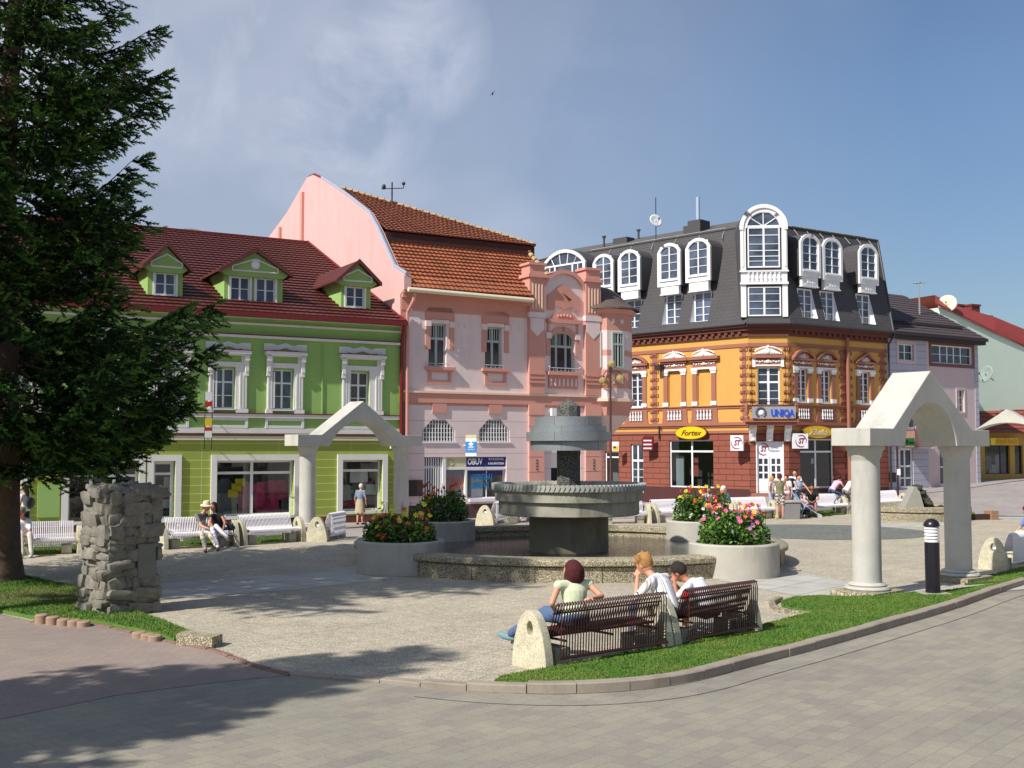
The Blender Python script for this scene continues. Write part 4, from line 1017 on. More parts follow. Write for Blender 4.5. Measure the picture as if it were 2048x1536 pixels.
mb = MB(); mb.box(FP, FP.u(938), sh[1] + .05, -.1, .25, z0s - .12, z0s - .002); mb.build('sill', M_white, pink)
mb = MB(); mb.box(FP, dr[0], dr[1], .2, .25, -.1, dr[3]); mb.box(FP, dr[0] + .1, dr[0] + .55, .16, .2, 1.9, 2.9, 1); mb.build('entrance_door', [M_dark, M_white], pink)
for (x0, x1) in ((1056, 1086), (1169, 1200)):   # salmon quoins with studs
    mb = MB()
    a, b = FP.u(x0), FP.u(x1); k = 0; z = .55
    while z < zL0 - .3:
        mb.box(FP, a, b, -.1, -.001, z, min(z + .58, zL0 - .3), 0)
        if k % 2 == 0:
            for j in range(4): mb.box(FP, (a + b) / 2 - .035, (a + b) / 2 + .035, -.12, -.101, z + .08 + j * .12, z + .13 + j * .12, 1)
        z += .6; k += 1
    mb.box(FP, a - .02, b + .02, -.12, -.001, zL0 - .298, zL0 + .1, 0)
    mb.build('quoins', [pm('quoin_salmon', (218, 160, 146), .85, .06), Mp_pl], pink)
u, z = FP.hit(829, 996); mb = MB(); mb.box(FP, u - .3, u + .3, -.08, -.001, .9, 1.5); mb.build('meter_cupboard', pm('dark_brown_box', (52, 36, 36), .6), pink)
mb = MB(); u, z = FP.hit(1104, 826); mb.box(FP, u - .12, u + .12, -.2, -.001, z - .12, z + .18); mb.build('alarm_box', M_white, pink)
# roof of the pink house
def gp_(i): return G_[i]
ue = FP.u(1062, 592, -.45)
yb1, zb1 = gabhit(753, 461); ybs, zbs = gabhit(766, 484)
D = ray(1069, 487)
def planehit(px, py, z):
    d = ray(px, py); t = (z - CAMH) / d.z; p = CAMP + d * t - FP.o; return p.dot(FP.d), p.dot(FP.n), z
ubr = planehit(1069, 487, zb1)
zev = gabhit(809, 550)[1]; zev = FP.z(930, 583, -.5)
uev2 = FP.u(1148, 585, -.5)
mb = MB()
tl = (0.3, yb1, zb1); tr = (ubr[0], yb1, zb1)
# lower slope flares out at the eave
m1l = (0.3, 0.25, zev + (zb1 - zev) * .22); m1r = (uev2 - .4, .25, m1l[2])
roof_face(mb, FP, [(0.3, -.5, zev), (uA0 - .0, -.5, zev), (uA0 - .0,) + m1r[1:], m1l], 0, rows=3, step=.05, tile=.2, wave=.03)
roof_face(mb, FP, [m1l, m1r, (tr[0], tr[1], tr[2] - .35), (tl[0], tl[1], tl[2] - .35)], 0, rows=10, step=.07, tile=.2, wave=.035)
# dark fascia under the break
mb.box(FP, .3, ubr[0] + .25, yb1 - .25, yb1 + .1, zb1 - .42, zb1 - .05, 1)
# upper slope: triangle between gable, break line and hip
ya, za_ = gabhit(668, 375)
apx = Vector((.3, ya, za_))
nrow = 22
B0 = Vector((.3, yb1 - .3, zb1)); B1 = Vector((ubr[0] + .3, yb1 - .3, zb1))
roof_face(mb, FP, [tuple(B0), tuple(B1), tuple(apx.lerp(B1, .03)), tuple(apx)], 2, rows=nrow, step=.05, tile=.2, wave=.03)
# hidden back planes
mb.add(FP, [tuple(apx), tuple(B1), (pu1 - 1, 12, zE), (.3, yback, 6.5)], [(0, 1, 2, 3)], 2)
mb.add(FP, [(ubr[0], yb1, zb1 - .1), m1r, (uev2 - .1, -.5, zev), (pu1 + 1.5, 8, zE), (pu1 - 1, 12, zE)], [(0, 1, 2, 3, 4)], 0)
mb.add(FP, [tuple(B1), (ubr[0], yb1, zb1 - .1), (pu1 - 1, 12, zE)], [(0, 1, 2)], 0)
proof = mb.build('roof', [M_tile_p, pm('dark_fascia', (66, 34, 28), .8), M_tile_p2], pink, recalc=False)
mb = MB()
M_ridge = pm('mortared_ridge_tile', (176, 150, 112), .9, .3, 3, 12, .3)
k = 30
for i in range(k):
    a = apx.lerp(B1, i / k); b = apx.lerp(B1, (i + .8) / k); mb.tube(FP, [tuple(a + Vector((0, 0, .02))), tuple(b + Vector((0, 0, .05)))], .09, 7)
hb = [Vector(tr) + Vector((0, -.05, -.2)), Vector(m1r) + Vector((0, 0, .1))]
for i in range(9):
    a = hb[0].lerp(hb[1], i / 9); b = hb[0].lerp(hb[1], (i + .8) / 9); mb.tube(FP, [tuple(a), tuple(b + Vector((0, 0, .03)))], .1, 7)
mb.build('ridge_tiles', M_ridge, proof)
mb = MB(); mb.tube(FP, [(0.05, -.62, zev - .1), (ue, -.62, zev - .16)], .09, 8, 0); mb.box(FP, .3, uA0, -.56, -.1, zev - .14, zev - .03, 1); mb.build('gutter', [pm('cream_gutter', (226, 214, 186), .5, .05), M_redmetal], proof)
mb = MB(); ud = FP.u(811); mb.tube(FP, [(ud + .1, -.6, zev - .15), (ud + .05, -.55, zev - .5), (ud, -.12, zev - .9), (ud, -.12, -.1)], .065, 8); mb.build('downpipe', Mp_d, pink)
# weather instruments on the roof
ab = FP.hit(784, 398, 5.5); at_ = FP.hit(782, 364, 5.5)
wst = thing('weather_mast', 'small weather instrument mast with cups and vane on the pink house roof', 'weather station', FP.M @ Vector((ab[0], 5.5, ab[1] - .6)), FP.rz())
mb = MB(); u, zb_ = ab; zt_ = at_[1]; mb.tube(FP, [(u, 5.5, zb_ - .8), (u, 5.5, zt_)], .035, 6); mb.tube(FP, [(u - .5, 5.5, zt_ - .35), (u + .45, 5.3, zt_ - .25)], .02, 5); mb.build('mast', pm('dark_iron2', (50, 46, 44), .6), wst)
mb = MB(); mb.ell(FP, (u - .38, 5.5, zt_ - .25), (.09, .09, .12)); mb.ell(FP, (u + .45, 5.3, zt_ - .05), (.08, .08, .08)); mb.tube(FP, [(u + .45, 5.3, zt_ - .25), (u + .45, 5.3, zt_ - .05)], .02, 5); mb.build('sensor', pm('dark_iron2', (50, 46, 44)), wst)
# turret oriel at the corner
tur_c = FP.M @ Vector((pu1 + .55, .95, 0))
FT = Fr((tur_c.x, tur_c.y, 0), ANG)
ru = 1.38
zt0, zt1 = FT.z(1222, 797, -1.2), FT.z(1222, 627, -1.2); zcb = FT.z(1205, 862, -.6)
mb = MB()
A8 = [R(22.5 + 45 * k) for k in range(8)]
def octo(r, z): return [(r * math.cos(a), r * math.sin(a), z) for a in A8]
def ring(mb, r0, z0, r1, z1, m):
    p = octo(r0, z0) + octo(r1, z1); mb.add(FT, p, [(k, (k + 1) % 8, 8 + (k + 1) % 8, 8 + k) for k in range(8)], m)
H_ = zt1 - zt0
ring(mb, ru, zt0, ru, zt0 + H_ * .12, 0); ring(mb, ru, zt0 + H_ * .12, ru, zt0 + H_ * .34, 1)
ring(mb, ru, zt0 + H_ * .34, ru, zt0 + H_ * .36, 0); ring(mb, ru, zt0 + H_ * .36, ru, zt0 + H_ * .50, 0)
ring(mb, ru, zt0 + H_ * .5, ru, zt0 + H_ * .57, 1); ring(mb, ru, zt0 + H_ * .57, ru, zt0 + H_ * .8, 0); ring(mb, ru, zt0 + H_ * .8, ru, zt1, 1)
ring(mb, ru + .1, zt0 - .12, ru + .1, zt0 + .02, 2); ring(mb, ru + .1, zt0 + .02, ru, zt0 + .021, 2); ring(mb, ru * .96, zt0 - .35, ru + .1, zt0 - .12, 1)
ring(mb, ru * .9, zt0 - .7, ru * .96, zt0 - .35, 1); ring(mb, ru * .35, zt0 - 1.5, ru * .9, zt0 - .7, 0); ring(mb, .02, zcb - .2, ru * .35, zt0 - 1.5, 0)
ring(mb, ru + .12, zt1, ru + .22, zt1 + .18, 1); ring(mb, ru, zt1 - .01, ru + .12, zt1, 1)
tw = mb.build('oriel', [Mp_l, Mp_d, Mp_w], pink, label='eight-sided corner oriel', recalc=False)
mb = MB(); sqr = []
for k in range(8):   # square studs and slim balusters on each face
    am = (A8[k] + A8[(k + 1) % 8 if k < 7 else 0] + (2 * math.pi if k == 7 else 0)) / 2
    nv = Vector((math.cos(am), math.sin(am), 0)); tv = Vector((-nv.y, nv.x, 0)); rr = ru * math.cos(R(22.5)) 
    for s_ in (-.22, .22):
        c = nv * (rr + .02) + tv * s_
        for zc_, hh, ww in ((zt1 - H_ * .09, .09, .08), (zt0 + H_ * .23, .2, .07)):
            q = [c - tv * ww, c + tv * ww]
            mb.add(FT, [(q[0].x, q[0].y, zc_ - hh), (q[1].x, q[1].y, zc_ - hh), (q[1].x, q[1].y, zc_ + hh), (q[0].x, q[0].y, zc_ + hh)], [(0, 1, 2, 3)])
mb.build('stucco_squares', Mp_l, tw)
for k in (4, 5, 6):
    am = (A8[k] + A8[k + 1]) / 2; nv = Vector((math.cos(am), math.sin(am), 0)); tv = Vector((-nv.y, nv.x, 0)); rr = ru * math.cos(R(22.5))
    if k == 6: continue
    o = FT.M @ Vector((nv.x * rr, nv.y * rr, 0)); dW = (FT.M.to_3x3() @ tv)
    F_ = Fr((o.x, o.y, 0), math.degrees(math.atan2(dW.x, dW.y)))
    window(tw, F_, -.3, .3, zt0 + H_ * .36, zt0 + H_ * .78, -.005 if F_.n.dot(FT.M.to_3x3() @ nv) < 0 else .005, vs=(.5,), hs=((.66, .04),), bar=.025, fw=.06, mat=Mp_win, vthin=(.25, .75), depth=.05 if F_.n.dot(FT.M.to_3x3() @ nv) < 0 else -.05)
mb = MB()
prof = [(ru + .3, zt1 + .18), (ru + .28, zt1 + .26), (ru + .0, zt1 + .4), (ru * .8, zt1 + .6), (ru * .6, zt1 + .9), (ru * .35, zt1 + 1.15), (.02, zt1 + 1.3)]
mb.lathe(FT, (0, 0), prof, 16); mb.build('oriel_roof', pm('dark_slate', (92, 80, 72), .7, .3, 3, 14, .3), tw)
# sign on the pink house
u, zt_ = FP.hit(928, 870); _, zb_ = FP.hit(928, 912)
s2 = thing('projecting_sign', 'blue and white upright box sign with a white leaf emblem on the pink wall', 'sign', FP.M @ Vector((u, -.5, (zt_ + zb_) / 2)), FP.rz())
fs = Fr(FP.M @ Vector((u, -.6, 0)), ANG + 55 if False else 96)
mb = MB(); w_ = .21
mb.box(fs, -w_, w_, -.06, .06, zb_, zb_ + .12, 0); mb.box(fs, -w_, w_, -.06, .06, zb_ + .121, zt_ - .26, 1); mb.box(fs, -w_, w_, -.06, .06, zt_ - .259, zt_ - .14, 0); mb.box(fs, -w_, w_, -.06, .06, zt_ - .139, zt_, 2)
mb.build('box', [M_whitef, pm('sky_blue_sign', (60, 140, 210), .4, .03), M_cream], s2)
mb = MB(); zc_ = (zb_ + zt_) / 2 - .02
for a_, l_ in ((-38, .15), (0, .2), (38, .15)):
    ca, sa = math.cos(R(a_)), math.sin(R(a_)); q = [(0, 0), (-.04, l_ * .55), (0, l_), (.04, l_ * .55)]
    mb.prism(fs, [(x * ca + y * sa, zc_ + y * ca - x * sa) for x, y in q], -.07, -.061)
mb.box(fs, -.1, .1, -.07, -.061, zc_ - .06, zc_ - .02); textmb(mb, fs, 'adidas', 0, -.066, zc_ - .13, .1, 0, width=.26)
mb.build('emblem', M_whitef, s2)
mb = MB(); mb.tube(FP, [(u, 0, (zt_ + zb_) / 2), (u, -.5, (zt_ + zb_) / 2)], .02, 5); mb.build('bracket', M_white, s2)
# grey roof showing behind the green ridge
tb = atdepth(378, 480, 75); tp = atdepth(380, 457, 75)
mb = MB(); mb.box(None, tb.x - 3.5, tb.x + 3.5, 72, 79, 0, tb.z - 1.4, 1)
h = tp.z; b_ = tb.z - .2
mb.add(None, [(tb.x - 2.6, 72, b_ - 1.4), (tb.x + 2.6, 72, b_ - 1.4), (tb.x + 2.6, 79, b_ - 1.4), (tb.x - 2.6, 79, b_ - 1.4), (tb.x - .3, 75, h), (tb.x + .3, 75, h), (tb.x - 1.3, 75.2, h - .25), (tb.x + 1.3, 75.2, h - .25)], [(0, 6, 3), (0, 1, 7, 5, 4, 6), (1, 2, 7), (3, 6, 4, 5, 7, 2)], 0)
bk = thing('background_house', 'house far behind, only its dark grey hipped roof tip above the green house ridge', 'house', (tb.x, 75, 0)); 
mb2 = mb; mb2.build('roof', [pm('grey_far_roof', (96, 98, 100), .8), Mp_l], bk, recalc=False)
# ================================================================ ORANGE CORNER HOUSE
C1 = atdepth(1500, 988, 60); C1.z = 0
FL = Fr(C1, 135)
FC = Fr(C1, 95)
ch_len = FC.u(1577)
C2 = FC.M @ Vector((ch_len, 0, 0))
FRr = Fr(C2, 57)
M_or = pm('orange_stucco', (206, 158, 82), 0.85, 0.06, 0.7, 20, 0.12, dirt=((180, 134, 70), 0.4))
M_br = pm('terracotta_trim', (158, 102, 82), 0.85, 0.08, 1.2, 20, 0.15)
M_brd = pm('terracotta_eaves', (108, 62, 50), 0.85, 0.1, 1.2, 20, 0.15)
M_rus = rusticate('terracotta_rusticated', (140, 78, 62), (66, 38, 34), 0.31, 1.0, 0.036, 0.5, 1.0, 0.08)
M_opl = pm('dark_maroon_plinth', (74, 36, 36), 0.7, 0.2)
M_slate = rusticate('anthracite_shingle', (76, 74, 76), (56, 55, 57), .2, .34, .014, .5, .8, .12)
M_orn = pm('white_ornament', (234, 234, 232), 0.7, 0.08, 6, 30, 0.3)
orange = thing('orange_corner_house', 'orange and terracotta corner house with dark mansard roof and white arched dormers', 'house', C1, FL.rz())
# key heights
zf = lambda y, x=1380: FL.z(x, y)
Ze = FL.z(1356, 660, -.4)
Zc0 = zf(682); Zb1, Zb0 = zf(695), zf(702); ZL1, ZL0 = zf(813), zf(819); Zl1, Zl0 = zf(846), zf(855); Zr = zf(862)
uFL = FL.u(1085, 700); uFR = FRr.u(1775, 800)
def FLr(x0, y0, x1, y1): return FL.rect(x0, y0, x1, y1)
z1s, z0s = zf(742, 1350), zf(812, 1350)
L1 = (FL.u(1261.5), FL.u(1285.5), z0s, z1s); L2 = (FL.u(1337.5), FL.u(1364), z0s, z1s); L3 = (FL.u(1396), FL.u(1424), z0s, z1s)
L0 = (FL.u(1208), FL.u(1230), z0s, z1s); L00 = (FL.u(1160), FL.u(1180), z0s, z1s)
dL = (FL.u(1261), FL.u(1286), .1, FL.z(1273, 888)); sF = (FL.u(1338), FL.u(1426), FL.z(1380, 975), FL.z(1380, 880)); wL0 = (FL.u(1209), FL.u(1237), .25, FL.z(1223, 903))
bands = [(-.6, zf(975), 3), (zf(975), Zr, 0), (Zr, Ze, 1)]
zpl = zf(975)
mb = MB()
wall(mb, FL, uFL, 0, [(-.8, zpl, 2), (zpl, Zr, 0), (Zr, Ze, 1)], [L1, L0, L00, dL, sF, wL0, L2 + (.1,), L3 + (.1,)])
for h in (L2, L3): mb.quad(FL, (h[0], .1, h[2]), (h[1], .1, h[2]), (h[1], .1, h[3]), (h[0], .1, h[3]), 1)
bw = FC.rect(1515, 734, 1560, 813); bd = FC.rect(1513, 883, 1567, 986)
wall(mb, FC, 0, ch_len, [(-.3, Zr, 0), (Zr, Ze, 1)], [bw, bd])
R1 = (FRr.u(1596), FRr.u(1616), FRr.z(1606, 804), FRr.z(1606, 737)); zR0, zR1 = R1[2], R1[3]
R2 = (FRr.u(1643), FRr.u(1663), zR0, zR1); R3 = (FRr.u(1721), FRr.u(1741), zR0, zR1)
sR = (FRr.u(1599.5), FRr.u(1668), FRr.z(1634, 976), FRr.z(1634, 878))
wall(mb, FRr, 0, uFR, [(-.3, sR[2] - .05, 2), (sR[2] - .05, Zr, 0), (Zr, Ze, 1)], [R1, R2, R3, sR])
# closing walls (street side on the left, party wall on the right)
mb.box(FRr, uFR - .05, uFR + .0, 0.02, 11, -.3, Ze, 1); mb.box(FL, uFL - .05, uFL, 0.02, 12, -.8, Ze, 1)
mb.build('wall', [M_rus, M_or, M_opl, M_opl], orange, recalc=False)
# bands and cornices wrapping the three faces
def wrap(mb, z0, z1, out, m=0):
    for fr, a, b in ((FL, uFL, .0), (FC, 0, ch_len), (FRr, 0, uFR)):
        e = out * .9
        mb.box(fr, a if fr is FL else a - .002 - (e * .35), (b + e * .35) if fr is not FRr else b, -out, -.001, z0 + (.0 if fr is FL else .001 if fr is FC else .002), z1 + (.0 if fr is FL else .001 if fr is FC else .002), m)
mb = MB()
wrap(mb, Ze - .16, Ze - .02, .42, 1); wrap(mb, Ze - .34, Ze - .165, .28, 1); wrap(mb, Zc0, Ze - .345, .12, 1)
wrap(mb, Zb0, Zb1, .05, 0); wrap(mb, ZL0, ZL1 - .05, .06, 0); wrap(mb, ZL1 - .045, ZL1, .12, 0)
wrap(mb, Zl0 - .02, Zl0 + .08, .06, 0); wrap(mb, Zl0 + .085, Zl1, .13, 0); wrap(mb, Zr - .15, Zr, .05, 0)
for fr, a, b in ((FL, uFL, -.2), (FRr, .2, uFR)):
    n = int((b - a) / .42)
    for k in range(n): u = a + (b - a) * (k + .5) / n; mb.box(fr, u - .09, u + .09, -.24, -.122, Ze - .5, Ze - .348, 1)
mb.build('cornice', [M_br, M_brd], orange)
def quoin(fr, a, b, z0, z1, out=.06):
    mb = MB(); mb.box(fr, a + .12, b - .12, -out * .5, -.001, z0, z1)
    z = z0 + .1
    while z < z1 - .15:
        pts = []
        for k in range(5): t = math.pi * k / 4; pts.append((z + .1 - .1 * math.cos(t), -out * .5 - .06 * math.sin(t)))
        v = [(a, y, q) for q, y in pts] + [(b, y, q) for q, y in pts] + [(a, 0, z), (a, 0, z + .2), (b, 0, z), (b, 0, z + .2)]
        mb.add(fr, v, [(k, k + 1, 6 + k - 1, 5 + k) for k in range(4)] + [(0, 1, 2, 3, 4, 11, 10), (5, 6, 7, 8, 9, 13, 12), (10, 0, 5, 12), (11, 4, 9, 13)])
        z += .46
    mb.build('quoins', M_br, orange)
for a, b in ((FL.u(1302), FL.u(1318)), (FL.u(1482), -.02), (FL.u(1235), FL.u(1246))): quoin(FL, a, b, ZL1 + .01, Zb0 - .01)
quoin(FL, FL.u(1302), FL.u(1318), Zl1 + .01, ZL0 - .01); quoin(FL, FL.u(1482), -.02, Zl1 + .01, ZL0 - .01)
quoin(FC, .02, FC.u(1509), ZL1 + .01, Zb0 - .01); quoin(FC, FC.u(1568), ch_len - .02, ZL1 + .01, Zb0 - .01)
quoin(FRr, .02, FRr.u(1584), ZL1 + .01, Zb0 - .01); quoin(FRr, FRr.u(1680), FRr.u(1704), ZL1 + .01, Zb0 - .01); quoin(FRr, FRr.u(1760), FRr.u(1773), ZL1 + .01, Zb0 - .01)
quoin(FRr, FRr.u(1680), FRr.u(1704), Zl1 + .01, ZL0 - .01)
mb = MB(); u = FRr.u(1692); mb.tube(FRr, [(u, -.2, Ze - .5), (u, -.2, .3)], .1, 8); mb.build('downpipe', M_br, orange)
mb = MB(); u = FRr.u(1772); mb.tube(FRr, [(u + .3, -.5, Ze - .1), (u + .1, -.2, Ze - .7), (u + .1, -.2, .3)], .06, 8); mb.build('downpipe', pm('dark_downpipe', (44, 46, 50), .5), orange)
def orn(mb, fr, c, z, w_, h, y, m):
    """white stucco ornament: shield and scrolls in a low gable outline"""
    mb.ell(fr, (c, y - .03, z + h * .5), (h * .28, .08, h * .5), 8, 6, m)
    mb.ell(fr, (c, y - .07, z + h * .85), (h * .16, .07, h * .2), 8, 6, m)
    for s_ in (-1, 1):
        for t in (.2, .38, .56, .74, .9):
            r = h * .36 * (1.15 - t); mb.ell(fr, (c + s_ * w_ * .5 * t, y, z + r * .9), (r * 1.05, .06, r), 7, 5, m)
            mb.tube(fr, [(c + s_ * w_ * .5 * max(0, t - .18), y - .03, z + h * .84 * (1 - max(0, t - .18) ** 2) ** .5), (c + s_ * w_ * .5 * t, y - .03, z + h * .84 * (1 - t * t) ** .5)], h * .09, 5, m)
def strip(mb, fr, a, b, z0, z1, y, m):
    c = (a + b) / 2; h = (z1 - z0) / 2
    mb.ell(fr, (c, y - .02, z0 + h), (h * 1.2, .05, h), 8, 6, m)
    for s_ in (-1, 1):
        for k in range(1, 5): mb.ell(fr, (c + s_ * (b - a) * .115 * k, y, z0 + h * (1 + .2 * (-1) ** k)), (h * .75, .04, h * .6), 7, 5, m)
def balusters(mb, fr, a, b, z0, z1, n, m, y=-.05):
    for k in range(n):
        c = a + (b - a) * (k + .5) / n; h = z1 - z0; r = (b - a) / n * .36
        mb.lathe(fr, (c, y), [(r * .9, z0), (r * .9, z0 + h * .12), (r * .5, z0 + h * .18), (r, z0 + h * .36), (r * .75, z0 + h * .55), (r * .42, z0 + h * .78), (r * .8, z0 + h * .88), (r * .8, z1)], 7, m)
def ornwin(fr, h, ped, blind=False, aw=.42, parent=orange):
    u0, u1, z0, z1 = h; pw = .36; a, b = u0 - pw, u1 + pw; c = (a + b) / 2
    mb = MB()
    for lo, hi in ((a + .05, u0 - .02), (u1 + .02, b - .05)):
        mb.box(fr, lo, hi, -.07, -.001, z0 + .2, z1 - .25, 0)
        mb.box(fr, lo - .04, hi + .04, -.1, -.001, z0 - .02, z0 + .198, 1)
        mb.box(fr, lo - .02, hi + .02, -.1, -.001, z1 - .248, z1 - .03, 1); mb.box(fr, lo - .06, hi + .06, -.13, -.001, z1 - .1, z1 + .0, 1)
    mb.box(fr, a - .02, b + .02, -.11, -.001, z1 + .002, z1 + .1, 1)
    mb.box(fr, a + .02, b - .02, -.07, -.001, z1 + .102, z1 + .19, 0)
    mb.box(fr, a + .06, b - .06, -.03, -.001, z1 + .192, z1 + .42, 0)
    strip(mb, fr, a + .1, b - .1, z1 + .22, z1 + .4, -.05, 1)
    zc = z1 + .42
    if ped == 'flat':
        mb.box(fr, a - .22, b + .22, -.26, -.001, zc + .12, zc + .28, 0); mb.box(fr, a - .08, b + .08, -.16, -.001, zc + .002, zc + .118, 0)
        orn(mb, fr, c, zc + .285, (b - a) * 1.0, .42, -.08, 1)
    elif ped == 'arc':
        mb.box(fr, a - .14, b + .14, -.22, -.001, zc + .002, zc + .12, 0)
        arch_band(mb, fr, a + .02, b - .02, zc + .12, zc + .47, .13, -.26, -.001, 0, 12)
        mb.prism(fr, arch_pts(a + .02, b - .02, zc + .12, zc + .47, 12), -.05, -.001, 0)
        orn(mb, fr, c, zc + .13, (b - a) * .6, .24, -.07, 1)
    else:
        mb.box(fr, a - .14, b + .14, -.22, -.001, zc + .002, zc + .12, 0)
        mb.prism(fr, [(a - .14, zc + .122), (b + .14, zc + .122), (c, zc + .68)], -.05, -.001, 0)
        for e in (-1, 1): mb.prism(fr, [(c + e * (b - a + .28) / 2, zc + .122), (c, zc + .68), (c, zc + .54), (c + e * (b - a + .28) / 2 * .82, zc + .122)], -.26, -.051, 0)
        orn(mb, fr, c, zc + .13, (b - a) * .5, .26, -.07, 1)
    s_ = mb.build('window_surround', [M_br, M_orn], parent)
    if not blind:
        window(parent, fr, u0, u1, z0, z1, .16, vs=(.5,), hs=(.2, .4, .6, .8), bar=.055, fw=.07)
        mb = MB(); mb.box(fr, u0 - .1, u1 + .1, -.08, .1, z0 - .06, z0 - .002); mb.build('sill', M_white, parent)
    mb = MB(); e0, e1 = Zl1 + .002, ZL0 - .002
    mb.prism(fr, [(a - .08, e0), (b + .08, e0), (b + .02, e0 + .35), (b + .02, e1), (a - .02, e1), (a - .02, e0 + .35)], -.06, -.001, 0)
    mb.box(fr, u0 - .08, u1 + .08, -.064, -.0605, e0 + .16, e1 - .03, 2)
    balusters(mb, fr, u0 - .06, u1 + .06, e0 + .17, e1 - .04, 5, 1, -.075)
    mb.build('balustrade', [M_br, M_orn, M_brd], parent)
ornwin(FL, L1, 'arc'); ornwin(FL, L2, 'flat', True); ornwin(FL, L3, 'flat', True); ornwin(FL, L0, 'arc')
ornwin(FRr, R1, 'arc'); ornwin(FRr, R2, 'arc'); ornwin(FRr, R3, 'tri')
# chamfer: balcony, door
u0, u1, z0, z1 = bw
window(orange, FC, u0, u1, z0, z1, .18, vs=(.5,), hs=((.62, .05), .2, .4, .81), bar=.06, fw=.07, name='balcony_door')
mb = MB(); a, b = FC.u(1506), FC.u(1569); zt = FC.z(1537, 716)
mb.box(FC, a, a + .16, -.1, -.001, z1 + .0, zt, 1); mb.box(FC, b - .16, b, -.1, -.001, z1 + .0, zt, 1); mb.box(FC, a + .162, b - .162, -.08, -.001, z1 + .05, z1 + .13, 1)
mb.box(FC, a + .16, b - .16, -.04, -.001, z1 + .132, zt, 0); strip(mb, FC, a + .2, b - .2, z1 + .2, zt - .08, -.06, 1)
mb.box(FC, a - .04, b + .04, -.2, -.001, zt + .002, FC.z(1537, 710), 0); orn(mb, FC, (a + b) / 2, FC.z(1537, 709), (b - a) * .95, .48, -.08, 1)
mb.build('window_surround', [M_br, M_orn], orange)
zs0, zs1 = FC.z(1540, 847, -.6), FC.z(1540, 838, -.6)
sa, sb = FC.u(1490, 840, -.3) - .1, FC.u(1594, 840, -.3) + .1
mb = MB()
mb.slab([(sa + .25, 0), (sb - .25, 0), (sb, -.35), (sb - .12, -.95), (sa + .12, -.95), (sa, -.35)], zs0 + .08, zs1, 0, FC)
mb.slab([(sa + .35, 0), (sb - .35, 0), (sb - .12, -.35), (sb - .22, -.82), (sa + .22, -.82), (sa + .12, -.35)], zs0 - .1, zs0 + .078, 0, FC)
for e in (sa + .16, sb - .16):
    mb.lathe(FC, (e, -.6), [(.14, zs1), (.15, zs1 + .1), (.08, zs1 + .18), (.13, zs1 + .4), (.1, zs1 + .62), (.12, zs1 + .72), (.02, zs1 + .85)], 8)
bal = mb.build('balcony', M_br, orange)
mb = MB()
for x in (1506, 1540, 1576):
    u = FC.u(x, 860, -.3)
    mb.prism(Fr(FC.M @ Vector((u + .17, 0, 0)), 5), [(0, zs0 - .11), (0.0, zs0 - .9), (-.12, zs0 - .94), (-.2, zs0 - .76), (-.26, zs0 - .5), (-.48, zs0 - .36), (-.58, zs0 - .11)], 0, .34)
    mb.ell(FC, (u, -.5, zs0 - .24), (.19, .1, .09), 8, 6); mb.ell(FC, (u, -.16, zs0 - .86), (.1, .06, .08), 8, 6); mb.ell(FC, (u, -.27, zs0 - .52), (.1, .07, .1), 8, 6)
mb.build('corbel', M_orn, bal)
mb = MB(); rz_ = FC.z(1540, 803, -.8)
mb.tube(FC, [(sa + .1, -.3, rz_), (sa + .2, -.88, rz_), (sb - .2, -.88, rz_), (sb - .1, -.3, rz_)], .02, 5)
for k in range(12): u = sa + .2 + (sb - sa - .4) * k / 11; mb.tube(FC, [(u, -.88, zs1), (u, -.88, rz_)], .012, 4)
mb.build('railing', pm('dark_iron', (40, 34, 32), 0.6), bal)
# insurance sign on the balcony
sgn = thing('balcony_sign', 'long grey sign board with blue lettering on the balcony railing', 'sign', FC.M @ Vector(((sa + sb) / 2, -1.0, zs1)), FC.rz())
ua, ub = FC.u(1504, 825, -1.0), FC.u(1591, 825, -1.0); za_, zb_ = FC.z(1548, 836.5, -1.0), FC.z(1548, 813, -1.0)
M_sgrey = pm('silver_grey_sign', (150, 152, 158), .45, .05); M_sblue = pm('blue_letters', (44, 80, 190), .4, .05)
mb = MB(); mb.box(FC, ua, ub, -1.06, -.94, za_, zb_); mb.build('board', M_sgrey, sgn)
mb = MB(); textmb(mb, FC, 'UNIQA', ua + (ub - ua) * .7, -1.07, (za_ + zb_) / 2 - .05, .5, 0, .05, bold=.02, width=(ub - ua) * .54)
mb.build('lettering', M_sblue, sgn)
mb = MB(); c = (ua + (ub - ua) * .2, (za_ + zb_) / 2)
for k in range(20):
    a0, a1 = R(-60 + 300 * k / 20), R(-60 + 300 * (k + 1) / 20); mb.tube(FC, [(c[0] + .24 * math.cos(a0), -1.08, c[1] + .24 * math.sin(a0)), (c[0] + .24 * math.cos(a1), -1.08, c[1] + .24 * math.sin(a1))], .05, 5)
mb.ell(FC, (c[0] + .02, -1.08, c[1] - .02), (.14, .04, .14), 12, 8, 1)
mb.build('emblem', [pm('dark_grey_letters', (84, 86, 92), .4), M_whitef], sgn)
